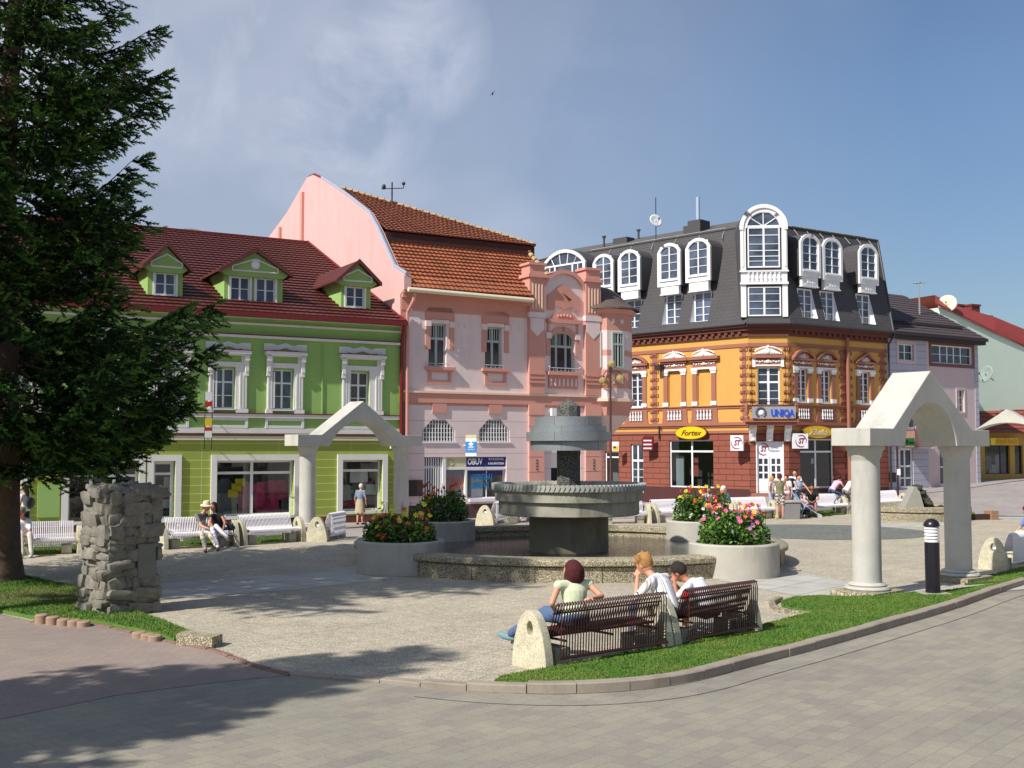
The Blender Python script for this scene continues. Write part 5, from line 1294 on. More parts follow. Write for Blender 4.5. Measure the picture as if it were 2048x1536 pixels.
# corner door with header sign
u0, u1, z0, z1 = bd
zd = FC.z(1540, 914)
mb = MB(); mb.box(FC, u0, u1, .1, .18, zd, z1, 0)
def st_logo(mb, fr, c, z, s_, y, m):
    textmb(mb, fr, 'ST', c, y - .012, z, .46 * s_, m, .02, shear=.3, bold=.012 * s_, width=.42 * s_)
    for ph, sg_ in ((0, 1), (180, 1)):
        for k in range(12):
            t0, t1 = R(ph + 15 + 135 * k / 12), R(ph + 15 + 135 * (k + 1) / 12)
            p = lambda t: (c + .34 * s_ * math.cos(t - .5), y - .015, z + .34 * s_ * math.sin(t - .5 + .0) * 1.05)
            mb.tube(fr, [p(t0), p(t1)], .022 * s_ * math.sin(math.pi * (k + .5) / 12) + .008 * s_, 4, m)
M_stred = pm('dark_red_letters', (140, 24, 48), .4); M_panel = pm('white_panel', (226, 230, 236), .35, .03, 2, 20, 0)
st_logo(mb, FC, u0 + (u1 - u0) * .27, (zd + z1) / 2, .85, .1, 1)
textmb(mb, FC, 'Slovak', u0 + (u1 - u0) * .68, .09, (zd + z1) / 2 + .1, .16, 2); textmb(mb, FC, 'Telecom', u0 + (u1 - u0) * .68, .09, (zd + z1) / 2 - .08, .16, 2)
mb.build('header_sign', [M_panel, M_stred, pm('grey_letters', (130, 134, 144), .5)], orange)
for k in range(2):
    a, b = u0 + .04 + (u1 - u0 - .08) * k / 2, u0 + .04 + (u1 - u0 - .08) * (k + 1) / 2; H_ = zd - z0
    mb = MB(); mb.box(FC, a + .01, b - .01, .1, .15, z0, z0 + H_ * .35)
    dwr = window(orange, FC, a + .01, b - .01, z0 + H_ * .35, zd, .15, vs=(.5,), hs=(.33, .66), bar=.04, fw=.09, name='door_leaf', thin=.08)
    mb.box(FC, a + .1, b - .1, .085, .1, z0 + .1, z0 + H_ * .3); mb.build('door_panel', M_whitef, dwr)
mb = MB(); mb.box(FC, u0 - .02, u0 + .04, -.02, .2, z0, z1); mb.box(FC, u1 - .04, u1 + .02, -.02, .2, z0, z1); mb.build('door_frame', M_whitef, orange)
mb = MB(); mb.box(FC, u0 - .3, u1 + .3, -.5, 0, -.2, z0 - .001); mb.box(FC, u0 - .5, u1 + .5, -.85, -.501, -.2, z0 - .14); mb.build('step', pm('step_stone', (150, 110, 100), .9), orange)
# left facade ground floor
window(orange, FL, dL[0], dL[1], dL[2], dL[3], .16, vs=(.5,), hs=((.66, .06), .48, .32, .16), bar=.05, fw=.09, name='side_door')
shop(orange, FL, sF[0], sF[1], sF[2], sF[3], .16, vs=(.5,), hs=((.76, .05),), imat=pm('dim_shop', (70, 60, 62), .9), name='shop_window')
mb = MB(); mb.box(FL, FL.u(1341), FL.u(1356), .5, .6, sF[2], sF[3] - .9, 0)
mb.box(FL, FL.u(1366), FL.u(1377), .9, .92, sF[2] + .6, sF[2] + 1.7, 1); mb.box(FL, FL.u(1412), FL.u(1424), .9, .92, sF[2] + .6, sF[2] + 1.6, 0)
mb.build('shop_display', [pm('grey_blind', (150, 158, 164), .7), pm('poster_red', (150, 70, 66), .7)], orange)
shop(orange, FL, wL0[0], wL0[1], wL0[2], wL0[3], .16, hs=((.85, .04),), imat=pm('dim_shop', (70, 60, 62)), name='shop_window')
mb = MB()
for (x, y, w_, h, m) in ((1216, 950, .5, 1.1, 1), (1228, 955, .5, 1.4, 3), (1222, 975, .4, .9, 5)): u, z = FL.hit(x, y, .6); garment(mb, FL, u, .6 + .02 * m, z + .3, w_, h, m)
mb.build('shop_display', allm, orange)
shop(orange, FRr, sR[0], sR[1], sR[2], sR[3], .2, vs=(.5,), hs=((.74, .05),), imat=pm('dim_green_shop', (62, 72, 66), .9), name='shop_window')
mb = MB(); mb.box(FRr, FRr.u(1603), FRr.u(1610), .6, .62, sR[2] + 1.3, sR[2] + 1.6); mb.box(FRr, FRr.u(1638), FRr.u(1643), .6, .62, sR[2] + 1.3, sR[2] + 1.6); mb.build('notice', M_paper, orange)
# shop signs
def oval(label, fr, x, y, w_, h, txt, tm, rim=None, y_=-.28):
    u, z = fr.hit(x, y, y_); t = thing('oval_sign', label, 'shop sign', fr.M @ Vector((u, y_, z)), fr.rz(), )
    mb = MB(); n = 32
    mb.prism(fr, [(u + w_ / 2 * math.cos(2 * math.pi * k / n), z + h / 2 * math.sin(2 * math.pi * k / n)) for k in range(n)], y_, y_ + .12, 0)
    o = mb.build('board', [M_yel2], t)
    mb = MB(); mb.prism(fr, [(u + (w_ / 2 + .05) * math.cos(2 * math.pi * k / n), z + (h / 2 + .05) * math.sin(2 * math.pi * k / n)) for k in range(n)], y_ + .02, y_ + .14, 0); mb.build('rim', rim or M_brass, t)
    mb = MB(); textmb(mb, fr, txt, u, y_ - .012, z - .02, h * .62, 0, .02, shear=.45, width=w_ * .68, bold=.004); mb.build('lettering', tm, t)
    mb = MB(); mb.tube(fr, [(u - .3, y_ + .1, z), (u - .3, 0, z)], .02, 5); mb.tube(fr, [(u + .3, y_ + .1, z), (u + .3, 0, z)], .02, 5); mb.build('bracket', M_brd, t)
M_yel2 = pm('yellow_sign', (240, 196, 24), .35, .04, 2, 20, 0); M_brass = pm('brown_rim', (120, 70, 30), .5)
oval('yellow oval sign with dark script above the left hand shop window', FL, 1381, 865.5, 2.05, .68, 'Fortex', pm('dark_brown_letters', (80, 44, 16), .5))
oval('yellow oval sign with pale script above the right hand shop window', FRr, 1636, 864, 2.2, .66, 'Zlatka', pm('pale_script', (232, 214, 190), .5))
def cube_sign(label, fr, x, y, w_, h, ang):
    u, z = fr.hit(x, y, -.6); p = fr.M @ Vector((u, -.6, z)); f = Fr((p.x, p.y, 0), ang)
    t = thing('box_sign', label, 'shop sign', p, f.rz(), 'white box signs with a dark red emblem')
    mb = MB(); mb.box(f, -w_ / 2, w_ / 2, -.14, .14, z - h / 2, z + h / 2); mb.build('box', M_panel, t)
    mb = MB(); st_logo(mb, f, 0, z, .85, -.14, 0); mb.build('emblem', M_stred, t)
    mb = MB(); q = fr.M @ Vector((u, -.02, z)); mb.tube(None, [tuple(p), tuple(q)], .025, 5); mb.build('bracket', M_white, t)
cube_sign('white box sign with dark red emblem left of the corner door', FL, 1474.5, 886, .68, .82, 112)
cube_sign('white box sign with dark red emblem right of the corner door', FRr, 1600, 882, .78, .8, 84)
# maroon board with three white lines
u, z = FL.hit(1296, 887, -.5); f = Fr(FL.M @ Vector((u, -.5, 0)), 118)
t = thing('maroon_sign', 'maroon projecting sign board with three white text bars beside the narrow door', 'shop sign', f.o + Vector((0, 0, z)), f.rz())
mb = MB(); mb.prism(f, [(-.34, z - .42), (.26, z - .42), (.34, z - .34), (.34, z + .42), (-.2, z + .42), (-.34, z + .3)], -.06, .06); mb.build('board', pm('maroon_board', (110, 20, 30), .4), t)
mb = MB(); [mb.box(f, -.26, .24, -.066, -.061, z + .12 - k * .22, z + .21 - k * .22) for k in range(3)]; mb.build('text_bar', pm('pale_text', (216, 206, 206), .5), t)
# small enamel sign
u, z = FL.hit(1231, 893, -.8); f = Fr(FL.M @ Vector((u, -.8, 0)), 100)
t = thing('small_sign', 'small white and yellow projecting sign beside the lamp post', 'shop sign', f.o + Vector((0, 0, z)), f.rz())
mb = MB(); mb.box(f, -.2, .2, -.05, .05, z - .28, z + .28, 0); mb.box(f, -.17, .17, -.056, -.051, z - .24, z + .02, 1); mb.box(f, -.12, .02, -.062, -.057, z - .1, z + .02, 2); mb.build('board', [M_whitef, M_yel2, pm('black_mark', (30, 30, 40), .5)], t)
mb = MB(); mb.tube(f, [(0, 0, z), (0, .8, z)], .02, 5); mb.build('bracket', M_white, t)
# wall lamp / cctv box
mb = MB(); u, z = FL.hit(1317, 735, -.3); mb.box(FL, u - .15, u + .25, -.5, -.02, z - .16, z + .16); mb.build('wall_box', pm('dark_box', (56, 40, 34), .5), orange)
u, z = FL.hit(1316, 868, -.2); mb = MB(); mb.tube(FL, [(u, -.1, z - .3), (u, -.1, z + .5), (u + .15, -.2, z + .35)], .04, 5); mb.build('cable_hook', pm('dark_iron', (40, 34, 32)), orange)

# ---------------------------------------------------------------- mansard roof
INS = 1.15
Zt = FL.z(1478, 456, INS)
def slant(fr):   # frame whose vertical leans with the mansard
    k = (INS + .38) / (Zt - Ze); g = Fr(fr.o, fr.ang)
    g.M = Matrix(((fr.d.x, fr.n.x, fr.n.x * k, fr.o.x + fr.n.x * (-.38 - k * Ze)), (fr.d.y, fr.n.y, fr.n.y * k, fr.o.y + fr.n.y * (-.38 - k * Ze)), (0, 0, 1, 0), (0, 0, 0, 1)))
    return g
KM = (INS + .38) / (Zt - Ze)
ym = lambda z: -.38 + KM * (z - Ze)
SL_, SC_, SR_ = slant(FL), slant(FC), slant(FRr)
mroof = MB()
def dz(fr, x0, y0, x1, y1, off): return fr.rect(x0, y0, x1, y1, off)
dorm = []  # fr, upper frame x0,x1, ytop, ybot ; apron bottom; lower window x0,x1,ytop,ybot
specs = [(FL, 1190.7, 1231.8, 508.7, 585.6, 602, 1205, 1222, 608, 664), (FL, 1241, 1285, 500, 582.5, 597, 1252, 1271.5, 600, 657), (FL, 1320, 1366, 487, 573, 588, 1331, 1355, 589, 649), (FL, 1376, 1425.6, 477, 564, 581.5, 1390.5, 1417, 584, 644),
         (FRr, 1594, 1634.5, 469, 555, 573, 1606, 1642, 579, 638), (FRr, 1639, 1678, 476.5, 562.5, 579, 1649, 1686, 584, 643), (FRr, 1711.7, 1749.7, 489, 570, 585, 1722, 1759, 590, 650)]
lowh = {id(FL): [], id(FC): [], id(FRr): []}
for (fr, x0, x1, yt, yb, ya, lx0, lx1, lyt, lyb) in specs:
    u0, u1, z0, z1 = fr.rect(x0, yb, x1, yt, -.1)[0:2] + (fr.z((x0 + x1) / 2, yb, -.1), fr.z((x0 + x1) / 2, yt, -.1))
    c = (u0 + u1) / 2; hw = (u1 - u0) / 2 * .72
    lz0, lz1 = fr.z((lx0 + lx1) / 2, lyb, 0), fr.z((lx0 + lx1) / 2, lyt, .1)
    lowh[id(fr)].append((c - hw, c + hw, lz0, lz1, 0)); dorm.append((fr, u0, u1, z0, z1, c, hw, lz0, lz1, fr.z((x0 + x1) / 2, ya, -.1)))
def rect_holes(fr): return lowh[id(fr)]
def skin(sf, fr, a0, b0, a1, b1, holes):
    """mansard skin; trapezoid from (a0..b0) at the eave to (a1..b1) at the top"""
    us = [h[:2] for h in holes]; mb = mroof
    L_ = max([a0, a1]) ; R_ = min([b0, b1])
    wall(mb, sf, L_, R_, [(Ze, Zt, 0)], holes, 0, 0)
    if a0 < L_: mb.add(sf, [(a0, 0, Ze), (L_, 0, Ze), (L_, 0, Zt)], [(0, 1, 2)])
    if a1 < L_: mb.add(sf, [(a1, 0, Zt), (L_, 0, Zt), (L_, 0, Ze)], [(0, 1, 2)])
    if b0 > R_: mb.add(sf, [(b0, 0, Ze), (R_, 0, Ze), (R_, 0, Zt)], [(0, 1, 2)])
    if b1 > R_: mb.add(sf, [(b1, 0, Zt), (R_, 0, Zt), (R_, 0, Ze)], [(0, 1, 2)])
def corner(frA, frB, off):
    """intersection in plan of the offset faces of two frames"""
    a = frA.o + frA.n * off; b = frB.o + frB.n * off
    M_ = Matrix(((frA.d.x, -frB.d.x), (frA.d.y, -frB.d.y))); r = M_.inverted() @ Vector(((b - a).x, (b - a).y))
    return a + frA.d * r[0]
cl0, cl1 = corner(FL, FC, -.38), corner(FL, FC, INS); cr0, cr1 = corner(FC, FRr, -.38), corner(FC, FRr, INS)
uu = lambda fr, p: (p - fr.o).dot(fr.d)
skin(SL_, FL, uFL - 2, uu(FL, cl0), uFL - 2, uu(FL, cl1), rect_holes(FL))
skin(SC_, FC, uu(FC, cl0), uu(FC, cr0), uu(FC, cl1), uu(FC, cr1), [])
uRt = FRr.u(1755, 478, INS)
skin(SR_, FRr, uu(FRr, cr0), FRr.u(1787, 655, -.38), uu(FRr, cr1), uRt, rect_holes(FRr))
# gable end on the right, upper low-pitched roof
e0 = FRr.M @ Vector((FRr.u(1787, 655, -.38), -.38, Ze)); e1 = FRr.M @ Vector((uRt, INS, Zt))
mroof.add(None, [tuple(e0), tuple(e1), tuple(FRr.M @ Vector((uRt, 9, Zt))), tuple(FRr.M @ Vector((FRr.u(1787, 655, -.38), 10, Ze)))], [(0, 1, 2, 3)])
Zrg = FL.z(1300, 472, 5.2)
P0 = FL.M @ Vector((uFL - 2, INS, Zt)); P1 = Vector((cl1.x, cl1.y, Zt)); P2 = Vector((cr1.x, cr1.y, Zt)); P3 = e1
q1 = corner(FL, FRr, 5.2); Q0 = FL.M @ Vector((uFL - 2, 5.2, Zrg)); Q1 = Vector((q1.x, q1.y, Zrg)); Q3 = FRr.M @ Vector((uRt, 5.2, Zt + .25))
mroof.add(None, [tuple(p) for p in (P0, P1, Q1, Q0)], [(0, 1, 2, 3)], 1); mroof.add(None, [tuple(p) for p in (P1, P2, Q1)], [(0, 1, 2)], 1); mroof.add(None, [tuple(p) for p in (P2, P3, Q3, Q1)], [(0, 1, 2, 3)], 1)
mroof.add(None, [tuple(Q0), tuple(Q1), tuple(FL.M @ Vector((uFL - 2, 12, Zt)))], [(0, 1, 2)], 1)
mroof.add(None, [tuple(Q1), tuple(Q3), tuple(FRr.M @ Vector((uRt, 9, Zt))), tuple(FL.M @ Vector((uFL - 2, 12, Zt)))], [(0, 1, 2, 3)], 1)
mr = mroof.build('roof', [M_slate, pm('flat_roof_felt', (86, 84, 84), .85)], orange, recalc=False)
mb = MB()
for fr, a, b in ((FL, uFL, uu(FL, cl0)), (FC, uu(FC, cl0), uu(FC, cr0)), (FRr, uu(FRr, cr0), FRr.u(1787, 655, -.38))):
    mb.tube(fr, [(a, -.46, Ze - .0), (b, -.46, Ze - .0)], .08, 7); mb.box(fr, a, b, -.4, -.0, Ze - .05, Ze - .01)
mb.tube(None, [tuple(P1 + Vector((0, 0, .03))), tuple(P0 + Vector((0, 0, .03)))], .05, 5); mb.tube(None, [tuple(P2 + Vector((0, 0, .03))), tuple(P3 + Vector((0, 0, .03)))], .06, 5); mb.tube(None, [tuple(P3), tuple(e0)], .07, 5)
mb.build('gutter', pm('dark_gutter', (60, 60, 62), .5), mr)
mb = MB()
for (fr, a, b, off_, zz_) in ((FL, FL.u(1172, 490, .8), FL.u(1440, 470, .8), INS + .15, Zt + .16), (FRr, FRr.u(1590, 460, 1), FRr.u(1740, 480, 1), INS + .15, Zt + .16)):
    mb.tube(fr, [(a, off_, zz_), (b, off_, zz_)], .025, 4)
    n = 7
    for k in range(n): u = a + (b - a) * k / (n - 1); mb.tube(fr, [(u, off_, zz_), (u + .1, off_ - .5, Zt - .5)], .02, 4)
mb.build('lightning_wire', pm('pale_wire', (170, 168, 160), .6), mr)
def dormer2(fr, u0, u1, z0, z1, c, hw, lz0, lz1, za):
    zs = z1 - (u1 - u0) * .33; t = .17; yf = -.3; 
    mb = MB()
    mb.prism(fr, [(u0 - .03, z0 + .02), (u1 + .03, z0 + .02)] + arch_pts(u0 - .03, u1 + .03, zs, z1 + .04, 14)[::-1], yf + .06, ym(z1) + 1.2, 0)
    root = mb.build('dormer', M_slate, orange)
    mb = MB()
    arch_band(mb, fr, u0 + t, u1 - t, zs, z1 - t, t, yf - .06, yf + .1, 0, 14, 0)
    for lo, hi in ((u0, u0 + t), (u1 - t, u1)): mb.box(fr, lo, hi, yf - .06, yf + .1, z0, zs)
    mb.box(fr, u0 + t, u1 - t, yf - .1, yf + .1, z0 + .28, z0 + .36)
    # apron with small relief, narrowing
    mb.box(fr, u0 + t + .0, u1 - t - .0, yf - .03, yf + .1, z0 + .0, z0 + .279)
    mb.box(fr, c - hw - .04, c + hw + .04, yf + .02, yf + .25, za, z0 - .001)
    mb.box(fr, c - hw - .08, c + hw + .08, yf - .03, yf + .24, za - .06, za - .001)
    for k in range(3): mb.box(fr, c - .22 + k * .16, c - .12 + k * .16, yf - .05, yf - .031, z0 + .1, z0 + .16)
    for k in range(3): mb.ell(fr, (c - .2 + k * .2, yf, za + (z0 - za) * .4), (.05, .03, .05), 6, 4)
    mb.box(fr, c - hw * .7, c + hw * .7, yf - .001, yf + .019, za + .08, z0 - .06)
    mb.build('window_surround', M_white, root)
    P = arch_pts(u0 + t, u1 - t, zs, z1 - t, 10)
    w_ = window(root, fr, u0 + t, u1 - t, z0 + .36, z1 - t, yf + .05, vs=(.5,), hs=(.26, .5, .74), bar=.035, fw=.07, glass=M_glass_b, depth=.06)
    mb = MB(); spandrel(mb, fr, u0 + t, u1 - t, zs, z1 - t, yf - .02, yf + .08); mb.build('arch_infill', M_white, w_)
    # lower window recessed in the slope
    yl = ym(lz1) + .02
    window(root, fr, c - hw, c + hw, lz0, lz1, yl, vs=(.5,), hs=(.25, .5, .75), bar=.04, fw=.08, depth=.06, glass=M_glass_b)
    mb = MB()
    for u_ in (c - hw, c + hw): mb.add(fr, [(u_, ym(lz0) - .01, lz0), (u_, yl + .02, lz0), (u_, yl + .02, lz1), (u_ + .001, ym(lz1) - .01, lz1)], [(0, 1, 2, 3)])
    mb.quad(fr, (c - hw, ym(lz0) - .02, lz0), (c + hw, ym(lz0) - .02, lz0), (c + hw, yl, lz0), (c - hw, yl, lz0)); mb.build('reveal', pm('reveal_white', (216, 218, 224), .6, .05), root, recalc=False)
for d_ in dorm: dormer2(*d_)
# big segmental dormer above the pink oriel
fr = FL; u0, u1 = FL.u(1088, 560, -.1), FL.u(1175.5, 560, -.1); z1 = FL.z(1132, 500, -.1); z0 = FL.z(1132, 640, -.1); zs = z1 - .95
mb = MB(); mb.prism(fr, [(u0, z0), (u1, z0)] + arch_pts(u0, u1, zs, z1 + .04, 16)[::-1], -.22, 3.0); bigd = mb.build('dormer', M_slate, orange, label='wide segmental dormer behind the pink corner oriel')
mb = MB(); t = .2; arch_band(mb, fr, u0 + t, u1 - t, zs, z1 - t, t, -.36, -.2, 0, 16, 0)
for lo, hi in ((u0, u0 + t), (u1 - t, u1)): mb.box(fr, lo, hi, -.36, -.2, z0, zs)
mb.build('window_surround', M_white, bigd)
w_ = window(bigd, fr, u0 + t, u1 - t, z0 + .2, zs + .04, -.235, vs=(), hs=(.25, .5, .75), bar=.05, fw=.06, glass=M_glass_b, depth=.03)
mb = MB(); mb.prism(fr, arch_pts(u0 + t, u1 - t, zs, z1 - t, 16), -.24, -.226); mb.build('fanlight', M_glass_b, bigd)
mb = MB(); mb.box(fr, u0 + t, u1 - t, -.29, -.236, zs - .05, zs + .05)
cx = (u0 + u1) / 2
zf_ = zs + .04
for e in (-.22, -.07, .08, .23): mb.tube(fr, [(cx + e * (u1 - u0), -.27, zf_), (cx + e * 1.35 * (u1 - u0), -.27, z1 - t - .02 - abs(e) ** 2 * 3.5)], .035, 4)
for e in (-.2, .2): mb.box(fr, cx + e * (u1 - u0) - .06, cx + e * (u1 - u0) + .06, -.28, -.24, z0 + .2, zf_)
for e in (-.32, .32): mb.box(fr, cx + e * (u1 - u0) - .03, cx + e * (u1 - u0) + .03, -.275, -.24, z0 + .2, zf_)
mb.build('arch_infill', M_white, w_)
# tall corner dormer
fr = FC; yd = -.32
u0, u1 = fr.u(1480, 560, yd), fr.u(1576.5, 560, yd); z1 = fr.z(1528, 409, yd); zb = fr.z(1528, 634, yd); r_ = (u1 - u0) / 2; zs = z1 - r_
t = .2
mb = MB(); mb.prism(fr, [(u0 + .02, zb), (u1 - .02, zb)] + arch_pts(u0 - .02, u1 + .02, zs, z1 + .03, 24)[::-1], yd + .05, 2.2); cd = mb.build('dormer', M_slate, orange, label='tall arched corner dormer with a round fanlight')
mb = MB(); arch_band(mb, fr, u0 + t, u1 - t, zs, z1 - t, t, yd - .14, yd + .06, 0, 24, 0)
arch_band(mb, fr, u0 + t * 2, u1 - t * 2, zs, z1 - t * 2, t, yd - .06, yd + .059, 0, 24, 0)
zl = fr.z(1528, 535, yd); zm1, zm0 = fr.z(1528, 541, yd), fr.z(1528, 569, yd); zw1, zw0 = fr.z(1528, 573, yd), fr.z(1528, 632, yd)
for lo, hi in ((u0 + .04, u0 + t + .12), (u1 - t - .12, u1 - .04)): mb.box(fr, lo, hi, yd - .06, yd + .06, zm1, zs - .001); mb.box(fr, lo, hi, yd - .04, yd + .06, zb, zm0)
for lo, hi in ((u0 + .1, u0 + t), (u1 - t, u1 - .1)): mb.box(fr, lo, hi, yd - .1, yd - .061, zm1 + .2, zs - .15)
mb.box(fr, u0, u0 + t, yd - .13, yd - .061, zs - .1, zs - .001); mb.box(fr, u1 - t, u1, yd - .13, yd - .061, zs - .1, zs - .001)
mb.box(fr, u0 - .02, u1 + .02, yd - .12, yd + .058, zm1 - .08, zm1 - .002); mb.box(fr, u0, u1, yd - .14, yd + .057, zm0 + .002, zm0 + .12); mb.box(fr, u0 + .05, u1 - .05, yd - .02, yd + .056, zm0 + .121, zm1 - .081)
mb.build('window_surround', M_white, cd)
mb = MB(); balusters(mb, fr, u0 + .35, u1 - .35, zm0 + .14, zm1 - .1, 8, 0, yd - .06); mb.build('balustrade', M_white, cd)
a, b = u0 + .42, u1 - .42
w_ = window(cd, fr, a, b, zl, zs + .05, yd + .04, vs=(.5,), hs=((.8, .02), .58, (.42, .02), (.28, .02), .16), bar=.05, fw=.07, glass=M_glass_b, depth=.06)
P = arch_pts(a, b, zs + .05, zs + (b - a) / 2 - .02, 16)
mb = MB(); mb.prism(fr, P, yd + .03, yd + .035); fan = mb.build('fanlight', M_glass_b, cd)
mb = MB(); c = (a + b) / 2; rr = (b - a) / 2
mb.box(fr, a, b, yd - .03, yd + .028, zs + .052, zs + .14)
for an in (35, 90, 145): mb.tube(fr, [(c, yd + .0, zs + .1), (c + rr * math.cos(R(an)), yd + .0, zs + .1 + rr * .93 * math.sin(R(an)))], .03, 4)
arch_band(mb, fr, a, b, zs + .05, zs + (b - a) / 2 - .02, .05, yd - .04, yd + .03, 0, 16, 0); mb.build('fan_bars', M_whitef, fan)
window(cd, fr, a - .02, b + .02, zw0, zw1, yd + .04, vs=(.5,), hs=(.25, .5, .75), bar=.05, fw=.07, glass=M_glass_b, depth=.06)
# chimneys, vents, dish on the roof
def on_roof(px, D_): return atdepth(px, 470, D_)
pcb = atdepth(1395, 470, 66)
mb = MB(); f = Fr((pcb.x, pcb.y, 0), 135); za_, zb_ = atdepth(1395, 472, 66).z, atdepth(1395, 443, 66).z
mb.box(f, -.35, .55, -.5, .5, za_ - .6, zb_, 0); mb.box(f, -.75, -.352, -.4, .4, za_ - .6, zb_ - .25, 0)
chb = mb.build('chimney', M_slate, mr)
mb = MB(); ztp = atdepth(1398, 395, 66).z; mb.tube(f, [(.05, 0, zb_ - .1), (.05, 0, ztp)], .12, 10); mb.build('flue_pipe', pm('zinc_flue', (176, 190, 208), .4, .08, 2, 20, .05, .3), chb)
for (x, yt, yb) in ((1208, 475, 492), (1277, 462, 478)):
    mb = MB(); p0, p1 = atdepth(x, yb, 71), atdepth(x, yt, 71); mb.tube(None, [(p0.x, p0.y, p0.z - .5), tuple(p1)], .07, 7); mb.tube(None, [tuple(p1), (p1.x, p1.y, p1.z + .1)], .13, 8); mb.build('roof_vent', M_slate, mr)
mb = MB(); p0 = atdepth(1248, 484, 71); f = Fr((p0.x, p0.y, 0), 135); mb.box(f, -.6, .55, -.4, .4, p0.z - .6, atdepth(1248, 477, 71).z); mb.build('roof_hatch', M_slate, mr)
def dish(label, px, py, D_, rr, face, mast_top=None, mast_bot=None, mat=None, wall_arm=None, parentless=True):
    p = atdepth(px, py, D_); t = thing('satellite_dish', label, 'satellite dish', tuple(p) if mast_bot is None else tuple(atdepth(px, mast_bot, D_)))
    q = Vector(face).normalized().to_track_quat('Z', 'Y').to_matrix()
    mb = MB(); n = 20; rings_ = [(0, -.16), (.35, -.14), (.7, -.07), (1, .0)]
    pts = [];
    for r_, h_ in rings_:
        for k in range(n): a = 2 * math.pi * k / n; pts.append(tuple(p + q @ Vector((r_ * rr * math.cos(a), r_ * rr * math.sin(a), h_ * rr * 1.4))))
    fs = []
    for i in range(3):
        for k in range(n): fs.append((i * n + k, i * n + (k + 1) % n, (i + 1) * n + (k + 1) % n, (i + 1) * n + k))
    mb.add(None, pts, fs, 0, True); o = mb.build('dish', mat or pm('dish_white', (206, 212, 214), .5, .05), t, recalc=False)
    sm = o.modifiers.new('thick', 'SOLIDIFY'); sm.thickness = .03
    mb = MB(); ft = p + q @ Vector((0, -rr * .2, rr * .85)); mb.tube(None, [tuple(p + q @ Vector((0, -rr * .9, -.05))), tuple(ft)], .015, 4); mb.ell(None, tuple(ft), (.06, .06, .08), 7, 5)
    mb.build('feed_arm', pm('dark_iron2', (50, 46, 44)), t)
    mb = MB()
    if mast_bot: b_ = atdepth(px, mast_bot, D_ + .2); tp_ = atdepth(px - 5 if mast_top and mast_top < py - 20 else px, mast_top or py, D_ + .2); mb.tube(None, [tuple(b_ - Vector((0, 0, .5))), tuple(Vector((b_.x, b_.y, tp_.z)))], .03, 5)
    if wall_arm: mb.tube(None, [tuple(p), tuple(p + Vector(wall_arm))], .03, 5)
    mb.build('mast', pm('dark_iron2', (50, 46, 44)), t)
dish('grey white satellite dish on a tall thin mast on the mansard roof', 1312, 441, 66, .42, (.35, -.85, .35), 395, 470)

# ================================================================ LILAC GREY HOUSE
FV = Fr(FRr.M @ Vector((uFR + .02, .12, 0)), 57)
uV = FV.u(1957, 800)
lil = thing('lilac_house', 'lilac grey house with brown framed upper windows and dark sloping roof', 'house', FV.o, FV.rz())
M_lg = rusticate('lilac_grey_stucco', (180, 179, 192), (136, 134, 146), .4, 0, .03, 0, .6, .05)
M_lp = pm('pale_pink_stucco', (206, 186, 184), .85, .05, .8, 20, .1)
zV = FV.z(1850, 672, -.4); us = FV.u(1856)
V1 = FV.rect(1797, 688, 1827, 721); V2 = FV.rect(1862, 692, 1944, 728); V3 = FV.rect(1914, 779, 1928, 824); V4 = FV.rect(1842, 775, 1856, 822)
VD1 = FV.rect(1801, 897, 1827, 976); VD2 = FV.rect(1880, 896, 1906, 972)
VB = FV.rect(1808, 806, 1832, 856)
mb = MB()
def two(a, b, m, holes):
    wall(mb, FV, a, b, [(-.3, zV, m)], [h for h in holes if a < (h[0] + h[1]) / 2 < b])
us2 = FV.u(1946)
two(0, us, 0, [V1, VD1, VB]); two(us, uV, 1, [V2, V3, VD2])
mb.box(FV, uV - .35, uV + .01, -.03, .0 - .001, -.2, zV - .01, 0)
mb.box(FV, uV, uV + .02, 0, 14, -.3, zV, 1); mb.quad(FV, (0, 14, 0), (uV, 14, 0), (uV, 14, zV), (0, 14, zV), 1)
mb.build('wall', [M_lg, M_lp], lil, recalc=False)
M_brn = pm('brown_frame', (120, 78, 66), .7, .08)
def simplewin(root, fr, r, mat, o=.14, vs=(.5,), hs=(.5,), name='window', glass=None, yy=.16):
    u0, u1, z0, z1 = r; m2 = MB()
    if mat:
        m2.box(fr, u0 - o, u0, -.04, -.001, z0 - o, z1 + o); m2.box(fr, u1, u1 + o, -.04, -.001, z0 - o, z1 + o); m2.box(fr, u0, u1, -.04, -.001, z1, z1 + o); m2.box(fr, u0, u1, -.05, -.001, z0 - o, z0)
        m2.build('window_surround', mat, root)
    return window(root, fr, u0, u1, z0, z1, yy, vs=vs, hs=hs, bar=.04, fw=.06, glass=glass)
simplewin(lil, FV, V1, M_lp, .2); simplewin(lil, FV, V2, M_brn, .2, vs=(.25, .42, .58, .75)); simplewin(lil, FV, V3, M_lp, .1, hs=(.33, .66)); simplewin(lil, FV, VB, M_lp, .1)
window(lil, FV, *VD1, .16, vs=(.45,), hs=((.55, .05), (.25, .04)), bar=.06, fw=.1, name='door', glass=M_glass); window(lil, FV, *VD2, .16, hs=((.5, .04),), fw=.14, name='door')
mb = MB(); mb.box(FV, 0, uV + .35, -.55, .05, zV - .05, zV + .12, 0); mb.box(FV, 0, uV + .3, -.4, -.001, zV - .25, zV - .052, 0); mb.build('eaves', pm('dark_brown_eaves', (54, 42, 44), .6), lil)
yr_ = 5.6; zrV = FV.z(1800, 590, yr_)
mb = MB(); roof_face(mb, FV, [(-.05, -.5, zV + .12), (uV + .3, -.5, zV + .12), (uV + .3, yr_, zrV), (-.05, yr_, zrV)], 0, rows=16, step=.03)
